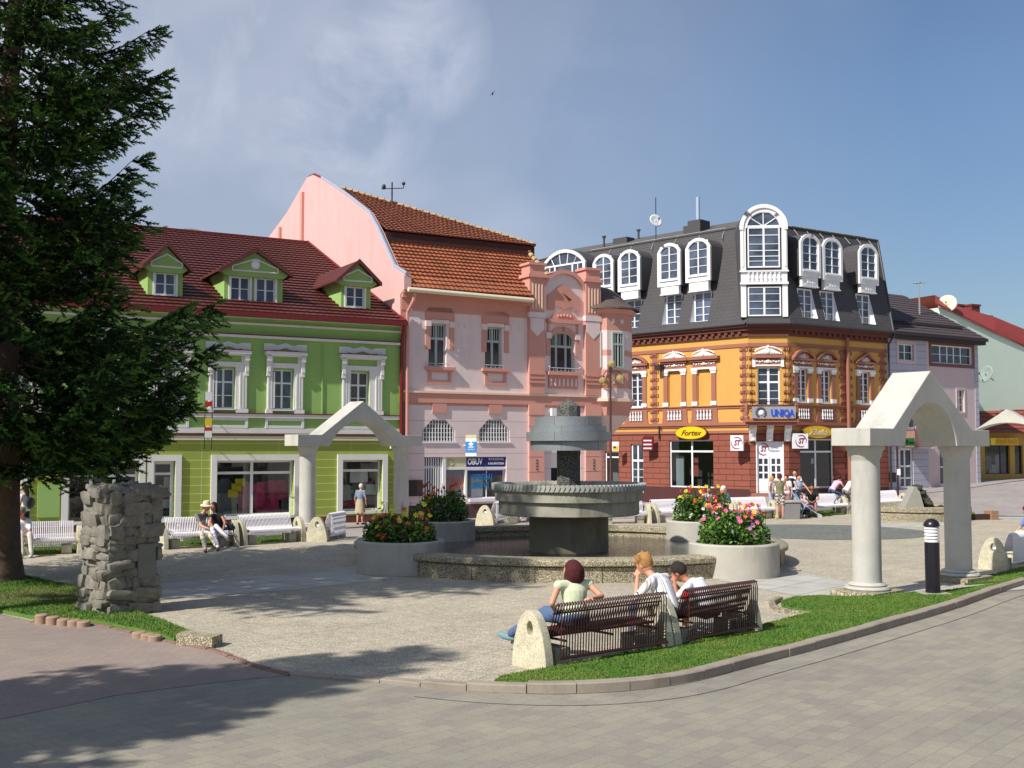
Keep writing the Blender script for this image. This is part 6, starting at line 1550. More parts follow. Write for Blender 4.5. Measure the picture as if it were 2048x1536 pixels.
mb.quad(FV, (-.05, yr_, zrV), (uV + .3, yr_, zrV), (uV + .3, 14, zV), (-.05, 14, zV)); mb.add(FV, [(uV + .29, -.4, zV), (uV + .29, yr_, zrV), (uV + .29, 14, zV)], [(0, 1, 2)])
mb.build('roof', pm('brown_black_tile', (72, 62, 64), .8, .15, 3, 20, .3), lil, recalc=False)
mb = MB(); 
for k in range(34): u = uV * .12 + uV * .8 * k / 33; zz_ = zV + .12 + (zrV - zV) * .2; mb.box(FV, u - .05, u + .05, .55, .62, zz_ - .1, zz_ + .14)
mb.build('snow_guard', pm('dark_iron', (40, 34, 32)), lil)
mb = MB(); u, z = FV.hit(1824, 866, -.3); a, b = FV.u(1806), FV.u(1844); mb.box(FV, a, b, -.8, 0, FV.z(1824, 894), FV.z(1824, 862), 0)
can = mb.build('canopy', pm('canopy_brown', (150, 112, 100), .8), lil)
mb = MB(); zt_ = FV.z(1824, 862); 
for k in range(6): u = a + .05 + (b - a - .1) * k / 5; mb.tube(FV, [(u, -.75, zt_), (u, -.75, zt_ + .55)], .02, 4)
mb.tube(FV, [(a, -.75, zt_ + .55), (b, -.75, zt_ + .55)], .025, 4); mb.build('railing', pm('dark_iron', (40, 34, 32)), can)
M_gr1 = pm('green_sign', (24, 140, 30), .4, .05); M_gr2 = pm('bright_green_sign', (40, 200, 30), .4, .05); M_blk = pm('black_letters', (20, 24, 20), .5)
a, b, z0, z1 = FV.rect(1808, 876, 1828, 892, -.85); mb = MB(); mb.box(FV, a, b, -.9, -.82, z0, z1, 0); mb.box(FV, a + .1, a + .3, -.91, -.901, z0 + .1, z1 - .1, 1); mb.box(FV, a + .38, b - .1, -.91, -.901, z0 + .12, z0 + .25, 1)
mb.add(None, [], []); one(mb, 'green_sign', [M_gr1, M_blk], 'dark green square shop sign with black mark under the railing canopy', 'shop sign', FV.M @ Vector((a, -.85, z0)))
a, b, z0, z1 = FV.rect(1838, 870, 1864, 893, -.5); mb = MB(); f = Fr(FV.M @ Vector(((a + b) / 2, -.5, 0)), 100); mb.box(f, -.4, .4, -.05, .05, z0, z1, 0); mb.box(f, -.4, .4, -.05, .05, z0 - .12, z0 - .001, 2); mb.box(f, -.1, .3, -.06, -.051, z0 + .28, z0 + .36, 1)
one(mb, 'green_sign', [M_gr2, M_blk, M_white], 'bright green projecting sign seen through the right hand arch', 'shop sign', f.o + Vector((0, 0, z0)))
mb = MB(); a, b, z0, z1 = FV.rect(1776, 945, 1785, 964); mb.box(FV, a, b, -.25, -.001, z0, z1); mb.build('meter_box', pm('dark_box', (56, 40, 34)), lil)
mb = MB(); p = atdepth(1839, 612, 70); tp_ = atdepth(1840, 562, 70); mb.tube(None, [(p.x, p.y, p.z - .8), (p.x, p.y, tp_.z)], .05, 5); mb.tube(None, [(p.x - .4, p.y, tp_.z - .15), (p.x + .4, p.y, tp_.z - .1)], .03, 4); mb.tube(None, [(p.x, p.y - .4, tp_.z - .12), (p.x, p.y + .4, tp_.z - .12)], .03, 4)
one(mb, 'roof_antenna', pm('pale_antenna', (150, 152, 156), .5), 'thin aerial with a short crossbar on the lilac house roof', 'antenna', p)

# ================================================================ MINT HOUSE beyond, gable towards the square
gO = FV.M @ Vector((uV + 1.2, 0.0, 0)); 
g0 = lambda v: Vector((v.x, v.y, 0))
FM = Fr(g0(atdepth(1966, 900, 74)), 57 - 90)
# gable plane is defined by normal FV.d through FM.o
FS = Fr(FM.o, 57)
def mh(px, py):
    d = ray(px, py); t = FS.d.dot(FS.o - CAMP) / FS.d.dot(d); p = CAMP + d * t - FS.o; return p.dot(FS.n), p.z
mint = thing('mint_house', 'pale mint plastered house with red roof and chimneys behind the lilac house', 'house', FS.o, FS.rz())
M_mint = pm('pale_mint_stucco', (206, 224, 206), .85, .06, .5, 16, .12)
g = [(2062, 707), (2040, 700), (1990, 668), (1900, 622)]
# use a wall plane facing the viewer instead: gable seen obliquely
FM2 = Fr(g0(atdepth(1955, 900, 76)), 62)
def m2h(px, py): return FM2.hit(px, py)
pts = [(m2h(1880, 960)[0], -.2), (m2h(2130, 960)[0], -.2), m2h(2130, 722), m2h(2048, 694), m2h(1990, 664), m2h(1905, 622), (m2h(1880, 620)[0], m2h(1880, 615)[1])]
mb = MB(); mb.prism(FM2, pts, 0, 9); mb.build('wall', M_mint, mint)
mb = MB(); A = m2h(1880, 600); B = m2h(2130, 716)
P_ = [(1870, 604, 590), (1905, 619, 609), (1990, 661, 634), (2048, 686, 658), (2130, 720, 694)]
prof = [FM2.hit(x, y + 1, -.15) for x, y, _ in P_]; top = [FM2.hit(x, y, .9) for x, _, y in P_]
for i in range(4):
    mb.add(FM2, [(prof[i][0], -.15, prof[i][1]), (prof[i + 1][0], -.15, prof[i + 1][1]), (top[i + 1][0], .9, top[i + 1][1]), (top[i][0], .9, top[i][1]), (prof[i][0], -.15, prof[i][1] - .14), (prof[i + 1][0], -.15, prof[i + 1][1] - .14), (top[i][0], 9, top[i][1]), (top[i + 1][0], 9, top[i + 1][1])], [(0, 1, 2, 3), (4, 5, 1, 0), (3, 2, 7, 6)])
rfm = mb.build('roof', pm('red_sheet_roof', (150, 60, 52), .6, .15, 1.5, 12, .15), mint, recalc=False)
for (x0, x1, yt, yb) in ((1896, 1928, 622, 634), (1910, 1924, 609, 630), (1937, 1956, 609, 640), (1960, 1980, 631, 646)):
    u0, _ = FM2.hit(x0, yt, 1.2); u1, _ = FM2.hit(x1, yt, 1.2); zt_ = FM2.z((x0 + x1) / 2, yt, 1.2); zb_ = FM2.z((x0 + x1) / 2, yb, 1.2) - .3
    mb = MB(); mb.box(FM2, u0 + .06, u1 - .06, 1.0, 1.7, zb_, zt_ - .12); mb.box(FM2, u0, u1, .94, 1.76, zt_ - .12, zt_); mb.build('chimney', pm('brick_chimney', (110, 54, 44), .85, .2), rfm)
dish('large cream satellite dish beside the brick chimney', 1895, 607, 75, .62, (-.5, -.8, .25), 607, 640, pm('cream_dish', (222, 206, 180), .5, .1))
dish('grey satellite dish fixed on the mint wall', 1971, 748, 74, .62, (-.75, -.3, .25), None, None, pm('grey_dish', (140, 156, 152), .5, .05), wall_arm=(.8, .6, -.4))
mb = MB(); p = atdepth(2042, 670, 90); mb.box(None, p.x - 3, p.x + 4, 90, 96, 0, p.z + .2); bh2 = thing('distant_house', 'pale house top at the right edge beyond the red roof', 'house', (p.x, 90, 0)); mb.build('wall', pm('pale_far_wall', (214, 210, 200), .9), bh2)
mb = MB(); mb.box(None, p.x - 3.3, p.x + 4.3, 89.7, 96.3, p.z + .2, p.z + .5); mb.tube(None, [(p.x - .5, 92, p.z), (p.x - .5, 92, p.z + 1.4)], .04, 4); mb.build('roof', pm('far_roof', (150, 140, 130), .9), bh2)
# ================================================================ YELLOW SHOP at the right edge
FY = Fr(g0(atdepth(1962, 963, 73)), 66)
ye_ = thing('yellow_shop', 'low shop with mustard yellow frames and red tiled roof at the right edge', 'shop', FY.o, FY.rz())
uY = FY.u(2140)
M_must = pm('mustard_panel', (190, 150, 70), .7, .08)
y1_ = FY.rect(1970, 891, 2020, 948); y2_ = FY.rect(2030, 891, 2046, 948); y3_ = (y2_[1] + .3, uY - .3, y2_[2], y2_[3])
zE_ = FY.z(1990, 866)
mb = MB(); wall(mb, FY, 0, uY, [(-.2, zE_, 0)], [y1_, y2_, y3_]); mb.box(FY, 0, .02, 0, 7, -.2, zE_); mb.build('wall', M_must, ye_, recalc=False)
for r_ in (y1_, y2_, y3_): sw_ = shop(ye_, FY, *r_, .18, vs=(.68,) if r_ is y1_ else (), fmat=pm('navy_frame', (44, 48, 72), .5), fw=.05)
mb = MB()
for (x, y, w_, h, m) in ((1979, 918, .5, .9, 3), (1998, 915, .4, 1.3, 4), (2010, 905, .4, 1.0, 5), (1988, 935, .5, .6, 4)): u, z = FY.hit(x, y, .7); garment(mb, FY, u, .7 + .02 * m, z + .2, w_, h, m)
mb.build('shop_display', allm, ye_)
mb = MB(); a, b, z0, z1 = FY.rect(1989, 876, 2036, 890, -.3); mb.box(FY, a, b, -.32, -.2, z0, z1, 0)
n = 13
for k in range(n):
    u = a + .1 + (b - a - .2) * (k + .5) / n; mb.box(FY, u - .02, u + .02, -.33, -.321, z0 + .1, z1 - .1, 1)
    if k % 3: mb.box(FY, u - .02, u + .06, -.33, -.3205, z0 + .1 + (k % 2) * .25, z0 + .15 + (k % 2) * .25, 1)
a2, b2, _, _ = FY.rect(1979, 876, 1989, 890, -.3); mb.box(FY, a - .35, a - .002, -.34, -.18, z0, z1, 2)
mb.build('fascia_sign', [pm('yellow_fascia', (222, 180, 30), .5), pm('red_strokes', (190, 60, 30), .5), pm('bright_yellow', (250, 220, 40), .5)], ye_)
mb = MB(); zt_ = FY.z(1985, 800, 3.5); roof_face(mb, FY, [(-.1, -.5, zE_), (uY, -.5, zE_), (uY, 4, zt_), (-.1, 4, zt_)], 0, rows=9, step=.05, tile=.22, wave=.03)
mb.build('roof', pm('old_red_tile', (130, 66, 54), .8, .25, 3, 12, .3), ye_, recalc=False)
# ================================================================ ARCHES
def arch(label, c1, ang, span, zb, zt, za, zarc, arcin=.27, over0=.62, over1=.68, wd=.8, rr=.26, slope0=.55, slope1=.5, base_h=.12, block=True, mat=None):
    fr = Fr((c1[0], c1[1], 0), ang); mat = mat or M_conc_w
    t = thing('stone_arch', label, 'arch', fr.o, fr.rz(), 'white gabled arches standing on two round columns')
    hw = wd / 2
    a0, a1 = arcin, span - arcin
    arc = arch_pts(a0, a1, zb, zarc, 20)
    sl0, sl1 = slope0, span - slope1
    pts = [(-over0, zb), (-over0, zt), (sl0, zt), (span / 2, za), (sl1, zt), (span + over1, zt), (span + over1, zb)] + arc[::-1]
    # split into left and right half to keep the cap faces well formed
    mb = MB()
    half = len(arc) // 2; m_ = arc[half]
    mb.prism(fr, [(-over0, zb), (-over0, zt), (sl0, zt), (span / 2, za), m_] + arc[:half][::-1], -hw, hw)
    mb.prism(fr, [(span + over1, zb), (span + over1, zt), (sl1, zt), (span / 2, za), m_] + arc[half + 1:], -hw, hw)
    # remove the touching middle faces
    mb.f = [f for f in mb.f if not (len(f) == 4 and all(abs(((mb.v[i] - fr.o).dot(fr.d)) - span / 2) < 1e-4 for i in f))]
    mb.build('gabled_beam', mat, t, bevel=.012)
    for u in (0, span):
        mb = MB()
        mb.lathe(fr, (u, 0), [(rr, base_h + .14), (rr * .985, zb - .3)], 36)
        mb.lathe(fr, (u, 0), [(rr * .985, zb - .3), (rr * 1.0, zb - .24), (rr * 1.12, zb - .2), (rr * 1.16, zb - .12), (rr * 1.35, zb - .04), (rr * 1.35, zb - .001)], 36)
        col = mb.build('column', mat, t)
        mb = MB()
        mb.lathe(fr, (u, 0), [(rr + .13, base_h), (rr + .15, base_h + .03), (rr + .13, base_h + .065), (rr + .06, base_h + .07), (rr + .08, base_h + .095), (rr + .06, base_h + .12), (rr, base_h + .14)], 36)
        mb.build('base_moulding', mat, col)
        mb = MB(); mb.box(fr, u - .52, u + .52, -.45, .45, 0, base_h); mb.build('plinth', M_agg, t, bevel=.01)
    return t
p = G(1735, 1192); q = G(1918, 1163)
ang = math.degrees(math.atan2(q.x - p.x, q.y - p.y)); span = (q - p).length
fA = Fr(p, ang)
zb, zt = fA.z(1760, 892, -.4), fA.z(1760, 856, -.4); za = fA.z(1867.5, 742, -.4); zarc = fA.z(1867, 806, -.4)
arch('large white gabled arch on two round columns, nearest on the right', p, ang, span, zb, zt, za, zarc, slope0=fA.u(1787, 854, -.4), slope1=span - fA.u(1945, 855, -.4), arcin=fA.u(1810, 890, -.4), over0=-fA.u(1740, 870, -.4), over1=fA.u(1979, 870, -.4) - span)
p2 = atdepth(614, 1058, 37.0); p2.z = 0
q2 = Vector((-.0987 * 39.7, 39.7, 0)); ang2 = math.degrees(math.atan2(q2.x - p2.x, q2.y - p2.y)); span2 = (q2 - p2).length
fB = Fr(p2, ang2)
arch('white gabled arch in front of the green house', p2, ang2, span2, fB.z(620, 892, -.4), fB.z(620, 869, -.4), fB.z(728, 802, -.4), fB.z(722, 841, -.4), slope0=fB.u(644, 868, -.4), slope1=span2 - fB.u(806, 869, -.4), arcin=fB.u(660, 889, -.4), over0=-fB.u(596, 880, -.4), over1=fB.u(845, 880, -.4) - span2, rr=.27)
p3 = atdepth(1908, 1045, 42.5); p3.z = 0
arch('white gabled arch farthest to the right, cut by the picture edge', p3, 127, 4.1, 2.82, 3.12, 4.12, 3.62)

# ================================================================ FOUNTAIN
fc = Vector(((1137 - CX) / FPX * 27.6, 27.6, 0))
fr = Fr((fc.x, fc.y, 0), 90)
fount = thing('fountain', 'large round tiered concrete fountain with grey metal drum and wide stone pool', 'fountain', fc)
zf_ = lambda y, D: CAMH - (y - YH) * D / FPX
RO = 5.2
mb = MB()
mb.lathe(fr, (0, 0), [(RO - .06, 0), (RO - .06, .31)], 96)
mb.lathe(fr, (0, 0), [(RO - .1, .31), (RO - .1, .345)], 96)
mb.lathe(fr, (0, 0), [(RO, .345), (RO + .02, .36), (RO + .02, .44), (RO - .03, .48), (RO - .5, .49), (RO - .53, .47), (RO - .53, .345), (RO - .47, .33), (RO - .47, .0)], 96)
mb.lathe(fr, (0, 0), [(RO - .1, .345), (RO, .345)], 96); mb.lathe(fr, (0, 0), [(RO - .06, .31), (RO - .1, .31)], 96)
mb.build('pool_wall', M_agg, fount, recalc=False)
mb = MB()
for k in range(24):
    a = 2 * math.pi * (k + .3) / 24; f2 = Fr((fc.x + math.cos(a) * (RO - .055), fc.y + math.sin(a) * (RO - .055), 0), 90 - math.degrees(a) - 90)
    mb.box(f2, -.006, .006, -.004, .004, .0, .3)
mb.build('pool_joints', pm('joint_grey', (84, 78, 64), .9), fount)
m, nt, b = newmat('pool_water')
b.inputs['Base Color'].default_value = lin((40, 42, 38)); b.inputs['Roughness'].default_value = .06; b.inputs['Specular IOR Level'].default_value = .6
co = coords(nt); wv = noise_tex(nt, co, 3.0, 4, .6, .3); w2 = noise_tex(nt, co, 14, 3, .6)
sp = nt.nodes.new('ShaderNodeVectorMath'); sp.operation = 'LENGTH'; nt.links.new(co, sp.inputs[0])
near = ramp(nt, mth(nt, 'DIVIDE', sp.outputs['Value'], 5.0), [(.2, (1, 1, 1, 1)), (.62, (.12, .12, .12, 1))])
bump(nt, b, mth(nt, 'MULTIPLY', mth(nt, 'ADD', mth(nt, 'MULTIPLY', wv, .5), mth(nt, 'MULTIPLY', w2, .7)), near), .8, .12)
nt.links.new(ramp(nt, w2, [(.35, lin((34, 32, 26))), (.7, lin((70, 62, 50)))]), b.inputs['Base Color'])
M_water = m
mb = MB(); mb.lathe(fr, (0, 0), [(.0, .2), (1, .2), (2.4, .2), (RO - .46, .2)], 64); mb.build('water', M_water, fount)
M_wetc = pm('stained_concrete', (164, 161, 144), .75, .16, 1.6, 30, .3, dirt=((70, 70, 50), .8))
M_ped = pm('dark_wet_concrete', (128, 122, 102), .6, .2, 2, 24, .3, dirt=((44, 42, 30), .8))
zr0 = zf_(967, 27.6)
z1_, z2_, z3_, z4_ = zf_(984, 25.9), zf_(1005, 26), zf_(1035, 26), .1
mb = MB(); mb.lathe(fr, (0, 0), [(.97, .15), (.97, z3_ + .02)], 48); mb.build('pedestal', M_ped, fount)
mb = MB(); mb.lathe(fr, (0, 0), [(.9, z3_), (1.68, z3_), (1.72, z3_ + .02), (1.72, z2_), (1.81, z2_), (1.81, z1_), (1.88, z1_), (1.86, zr0), (1.74, zr0 + .01), (1.7, zr0 - .03), (1.66, zr0 - .16), (.3, zr0 - .2)], 96)
mb.build('basin', M_wetc, fount, recalc=False)
mb = MB(); nT = 104
for k in range(nT):
    a = 2 * math.pi * k / nT; w0 = .046; f2 = Fr((fc.x + math.cos(a) * 1.86, fc.y + math.sin(a) * 1.86, 0), 90 - math.degrees(a) - 90)
    s_ = 1 if f2.n.dot(Vector((math.cos(a), math.sin(a), 0))) > 0 else -1
    zt_ = zr0 + .02
    prof = [(-w0 * .55, zt_), (w0 * .55, zt_), (w0, zt_ - .04), (w0, zt_ - .07), (0.008, z1_ + .005), (-.008, z1_ + .005), (-w0, zt_ - .07), (-w0, zt_ - .04)]
    mb.prism(f2, prof, -.1 * s_, .035 * s_)
mb.build('toothed_rim', pm('rim_concrete', (160, 162, 158), .8, .12, 2, 30, .3), fount)
m, nt, b = newmat('basin_water'); b.inputs['Base Color'].default_value = lin((74, 78, 78)); b.inputs['Roughness'].default_value = .08
bump(nt, b, noise_tex(nt, coords(nt), 9, 3, .6), .5, .05)
mb = MB(); mb.lathe(fr, (0, 0), [(.25, zr0 - .06), (1.72, zr0 - .06)], 48); mb.build('basin_water', m, fount)
zc = lambda y: zf_(y, 27.4)
mb = MB(); mb.lathe(fr, (0, 0), [(.29, zr0 - .2), (.29, zc(812)), (.0, zc(796))], 8, smooth=False); mb.build('stone_shaft', M_agg_dark, fount)
m, nt, b = newmat('brushed_zinc'); b.inputs['Metallic'].default_value = .5; b.inputs['Roughness'].default_value = .5
cs = noise_tex(nt, coords(nt), 30, 4, .6); nt.links.new(ramp(nt, cs, [(.3, lin((134, 140, 144))), (.7, lin((152, 158, 160)))]), b.inputs['Base Color'])
mb = MB()
for (y0, y1, r) in ((834, 852, .815), (852.3, 864, .93), (864.3, 882, 1.04), (882.3, 901, .94)):
    za_, zb_ = zc(y1), zc(y0); mb.lathe(fr, (0, 0), [(.25, zb_), (r, zb_), (r, za_), (r - .03, za_), (r - .03, zb_ - .03)], 96, smooth=False)
d_ = mb.build('metal_drum', m, fount, recalc=False)
for pl in d_.data.polygons: pl.use_smooth = abs(pl.normal.z) < .5
mb = MB()
for (y0, y1, r) in ((834, 852, .818), (852.3, 864, .933), (864.3, 882, 1.043), (882.3, 901, .943)):
    for k in range(6):
        a = 2 * math.pi * (k + .27 * y1) / 6; f2 = Fr((fc.x + math.cos(a) * r, fc.y + math.sin(a) * r, 0), 90 - math.degrees(a) - 90); mb.box(f2, -.004, .004, -.003, .003, zc(y1) + .01, zc(y0) - .01)
mb.build('drum_seams', pm('dark_seam', (104, 108, 110), .6), fount)

# ================================================================ FLOWERS
def leaf_cloud(mb, c, rx, ry, h, n, size, rnd, nm=3):
    """bushy mass of small leaves with uneven top"""
    blobs = [(rnd.uniform(-.7, .7) * rx, rnd.uniform(-.7, .7) * ry, rnd.uniform(.45, 1.0) * h, rnd.uniform(.3, .5) * rx) for _ in range(12)]
    V = []; Fc = []; Ms = []
    k = 0
    while k < n:
        if rnd.random() < .65:
            bx, by, bz, br = rnd.choice(blobs); th = rnd.uniform(0, 6.28); ph = math.acos(rnd.uniform(-.9, 1)); r = br * (rnd.random() ** .35)
            x = bx + r * math.sin(ph) * math.cos(th); y = by + r * math.sin(ph) * math.sin(th); z = bz * .8 + r * math.cos(ph) * .75 - br * .25
        else:
            a = rnd.uniform(0, 6.28); r = math.sqrt(rnd.random()); x = rx * r * math.cos(a); y = ry * r * math.sin(a); z = h * rnd.uniform(.0, .75) * (1 - .35 * r * r)
        if z < 0 or (x / rx) ** 2 + (y / ry) ** 2 > 1.12: continue
        k += 1
        s_ = size * rnd.uniform(.6, 1.4); d = Vector((rnd.gauss(0, 1), rnd.gauss(0, 1), rnd.gauss(.3, .7))).normalized(); nrm = d.orthogonal().normalized()
        nrm = (Matrix.Rotation(rnd.uniform(0, 6.28), 3, d) @ nrm); p = Vector((c[0] + x, c[1] + y, c[2] + z))
        b_ = len(V); V += [p - d * s_, p + nrm * s_ * .45, p + d * s_, p - nrm * s_ * .45]; Fc.append((b_, b_ + 1, b_ + 2, b_ + 3)); Ms.append(rnd.randrange(nm))
    b0 = len(mb.v); mb.v += V
    for f, m_ in zip(Fc, Ms): mb.f.append([b0 + i for i in f]); mb.m.append(m_); mb.sm.append(False)
    return blobs
def blossom(mb, p, r, d, m, mc, rnd, petals=7):
    d = d.normalized(); a = d.orthogonal().normalized(); b = d.cross(a)
    base = len(mb.v); mb.v.append(p + d * r * .1)
    n = petals * 3
    for k in range(n):
        t = 2 * math.pi * k / n; rr = r * (1.0 if k % 3 == 1 else .82 if k % 3 == 2 else .45); mb.v.append(p + (a * math.cos(t) + b * math.sin(t)) * rr + d * r * (.35 if k % 3 else .1))
    for k in range(n): mb.f.append([base, base + 1 + k, base + 1 + (k + 1) % n]); mb.m.append(m); mb.sm.append(False)
    base = len(mb.v)
    for k in range(6): t = 2 * math.pi * k / 6; mb.v.append(p + (a * math.cos(t) + b * math.sin(t)) * r * .25 + d * r * .38)
    mb.f.append([base + k for k in range(6)]); mb.m.append(mc); mb.sm.append(False)
def leafmat(name, c, tr=.25):
    m, nt, b = newmat(name); n_ = noise_tex(nt, coords(nt), 7, 3); cc = lin(c)
    nt.links.new(ramp(nt, n_, [(.3, tuple(v * .7 for v in cc[:3]) + (1,)), (.7, tuple(v * 1.3 for v in cc[:3]) + (1,))]), b.inputs['Base Color'])
    b.inputs['Roughness'].default_value = .55; b.inputs['Specular IOR Level'].default_value = .3
    b.inputs['Transmission Weight'].default_value = 0
    return m
LG = [leafmat('leaf_dark', (46, 74, 30)), leafmat('leaf_mid', (70, 104, 40)), leafmat('leaf_light', (110, 146, 58))]
BL = {k: leafmat('petal_' + k, c) for k, c in dict(red=(190, 22, 28), orange=(236, 110, 24), yellow=(236, 226, 60), magenta=(196, 50, 110), purple=(140, 60, 160), pink=(226, 110, 160), lilac=(206, 130, 206), peach=(246, 190, 100), white=(236, 236, 232), wine=(120, 16, 40)).items()}
M_cent = leafmat('flower_centre', (190, 140, 30))
def planter(label, blabel, c, R_, h, colors, n, seed, bh=.75, mat=None, lightness=None):
    rnd = random.Random(seed); fr = Fr((c[0], c[1], 0), 90)
    t = thing('round_planter', label, 'planter', (c[0], c[1], 0), 0, 'round concrete planters around the fountain pool')
    mb = MB(); mb.lathe(fr, (0, 0), [(R_ - .02, 0), (R_, .02), (R_, h - .03), (R_ - .03, h), (R_ - .15, h), (R_ - .17, h - .03), (R_ - .17, h - .2)], 56); mb.build('tub', mat or M_conc, t, recalc=False)
    mb = MB(); mb.lathe(fr, (0, 0), [(.01, h - .1), (R_ - .16, h - .12)], 32); mb.build('soil', M_soil, t)
    b = thing('flower_bush', blabel, 'flowers', (c[0], c[1], h), 0, 'flower bushes growing in the planters')
    mb = MB(); leaf_cloud(mb, (c[0], c[1], h - .12), R_ * .8, R_ * .8, bh, n, .052, rnd); 
    for k in range(40):
        a = rnd.uniform(0, 6.28); r = rnd.uniform(.1, R_ * .7); x, y = c[0] + r * math.cos(a), c[1] + r * math.sin(a); mb.tube(None, [(x, y, h - .1), (x + rnd.gauss(0, .05), y + rnd.gauss(0, .05), h + bh * rnd.uniform(.5, 1.05))], .006, 3, 0)
    mb.build('foliage', LG, b, recalc=False)
    for col, cnt, zr, rad in colors:
        mb = MB()
        for k in range(cnt):
            a = rnd.uniform(0, 6.28) if rnd.random() < .4 else rnd.uniform(math.pi, 2 * math.pi); r = R_ * .8 * math.sqrt(rnd.uniform(.3, 1.0)); zf2 = rnd.uniform(*zr)
            x, y = r * math.cos(a), r * math.sin(a)
            p = Vector((c[0] + x * (1.02 - .25 * zf2), c[1] + y * (1.02 - .25 * zf2), h - .1 + bh * (.12 + zf2 * .95)))
            blossom(mb, p, rad * 1.15 * rnd.uniform(.75, 1.2), Vector((x * .7 + rnd.gauss(0, .25), y * .7 - .35 + rnd.gauss(0, .25), .5)), 0, 1, rnd)
        mb.build(col + '_blossoms', [BL[col], M_cent], b, recalc=False)
cRF = G(1468.5, 1120); cRF = Vector((4.72, 24.0, 0)); cLF = Vector((-2.42, 24.6, 0)); cLB = Vector((-1.96, 31.0, 0)); cRB = Vector((5.2, 31.0, 0))
planter('sunlit round concrete planter in front on the right, beside the pool wall', 'pink and peach flower bush in the front right planter', cRF, .95, .70, [('pink', 16, (.5, 1), .05), ('magenta', 9, (.7, 1), .05), ('lilac', 16, (0, .5), .05), ('peach', 9, (.8, 1.05), .06), ('orange', 8, (.7, 1.0), .05), ('red', 7, (.6, 1.05), .05)], 6000, 11, .84)
planter('shaded round concrete planter in front on the left of the pool', 'orange, red and yellow flower bush in the front left planter', cLF, .96, .70, [('orange', 26, (0, .8), .055), ('red', 18, (.1, .9), .06), ('yellow', 34, (.35, 1.15), .055), ('purple', 8, (.1, .6), .05), ('peach', 6, (.3, .8), .05)], 5600, 12, .8)
planter('grey round planter behind the pool water on the left', 'dark flower bush topped with wine red blooms in the back left planter', cLB, .95, .72, [('wine', 14, (.8, 1.1), .06), ('red', 8, (.8, 1.1), .06), ('orange', 9, (.6, 1.05), .055), ('purple', 14, (0, .5), .05)], 4600, 13, .95)
planter('grey round planter behind the pool water on the right', 'bush with white, red and yellow flowers in the back right planter', cRB, .95, .72, [('red', 12, (.6, 1.1), .065), ('yellow', 12, (.5, 1.05), .055), ('white', 22, (0, .5), .045), ('orange', 7, (.4, .9), .055), ('lilac', 8, (.3, .8), .05), ('wine', 6, (.5, .9), .055)], 4600, 14, .95)

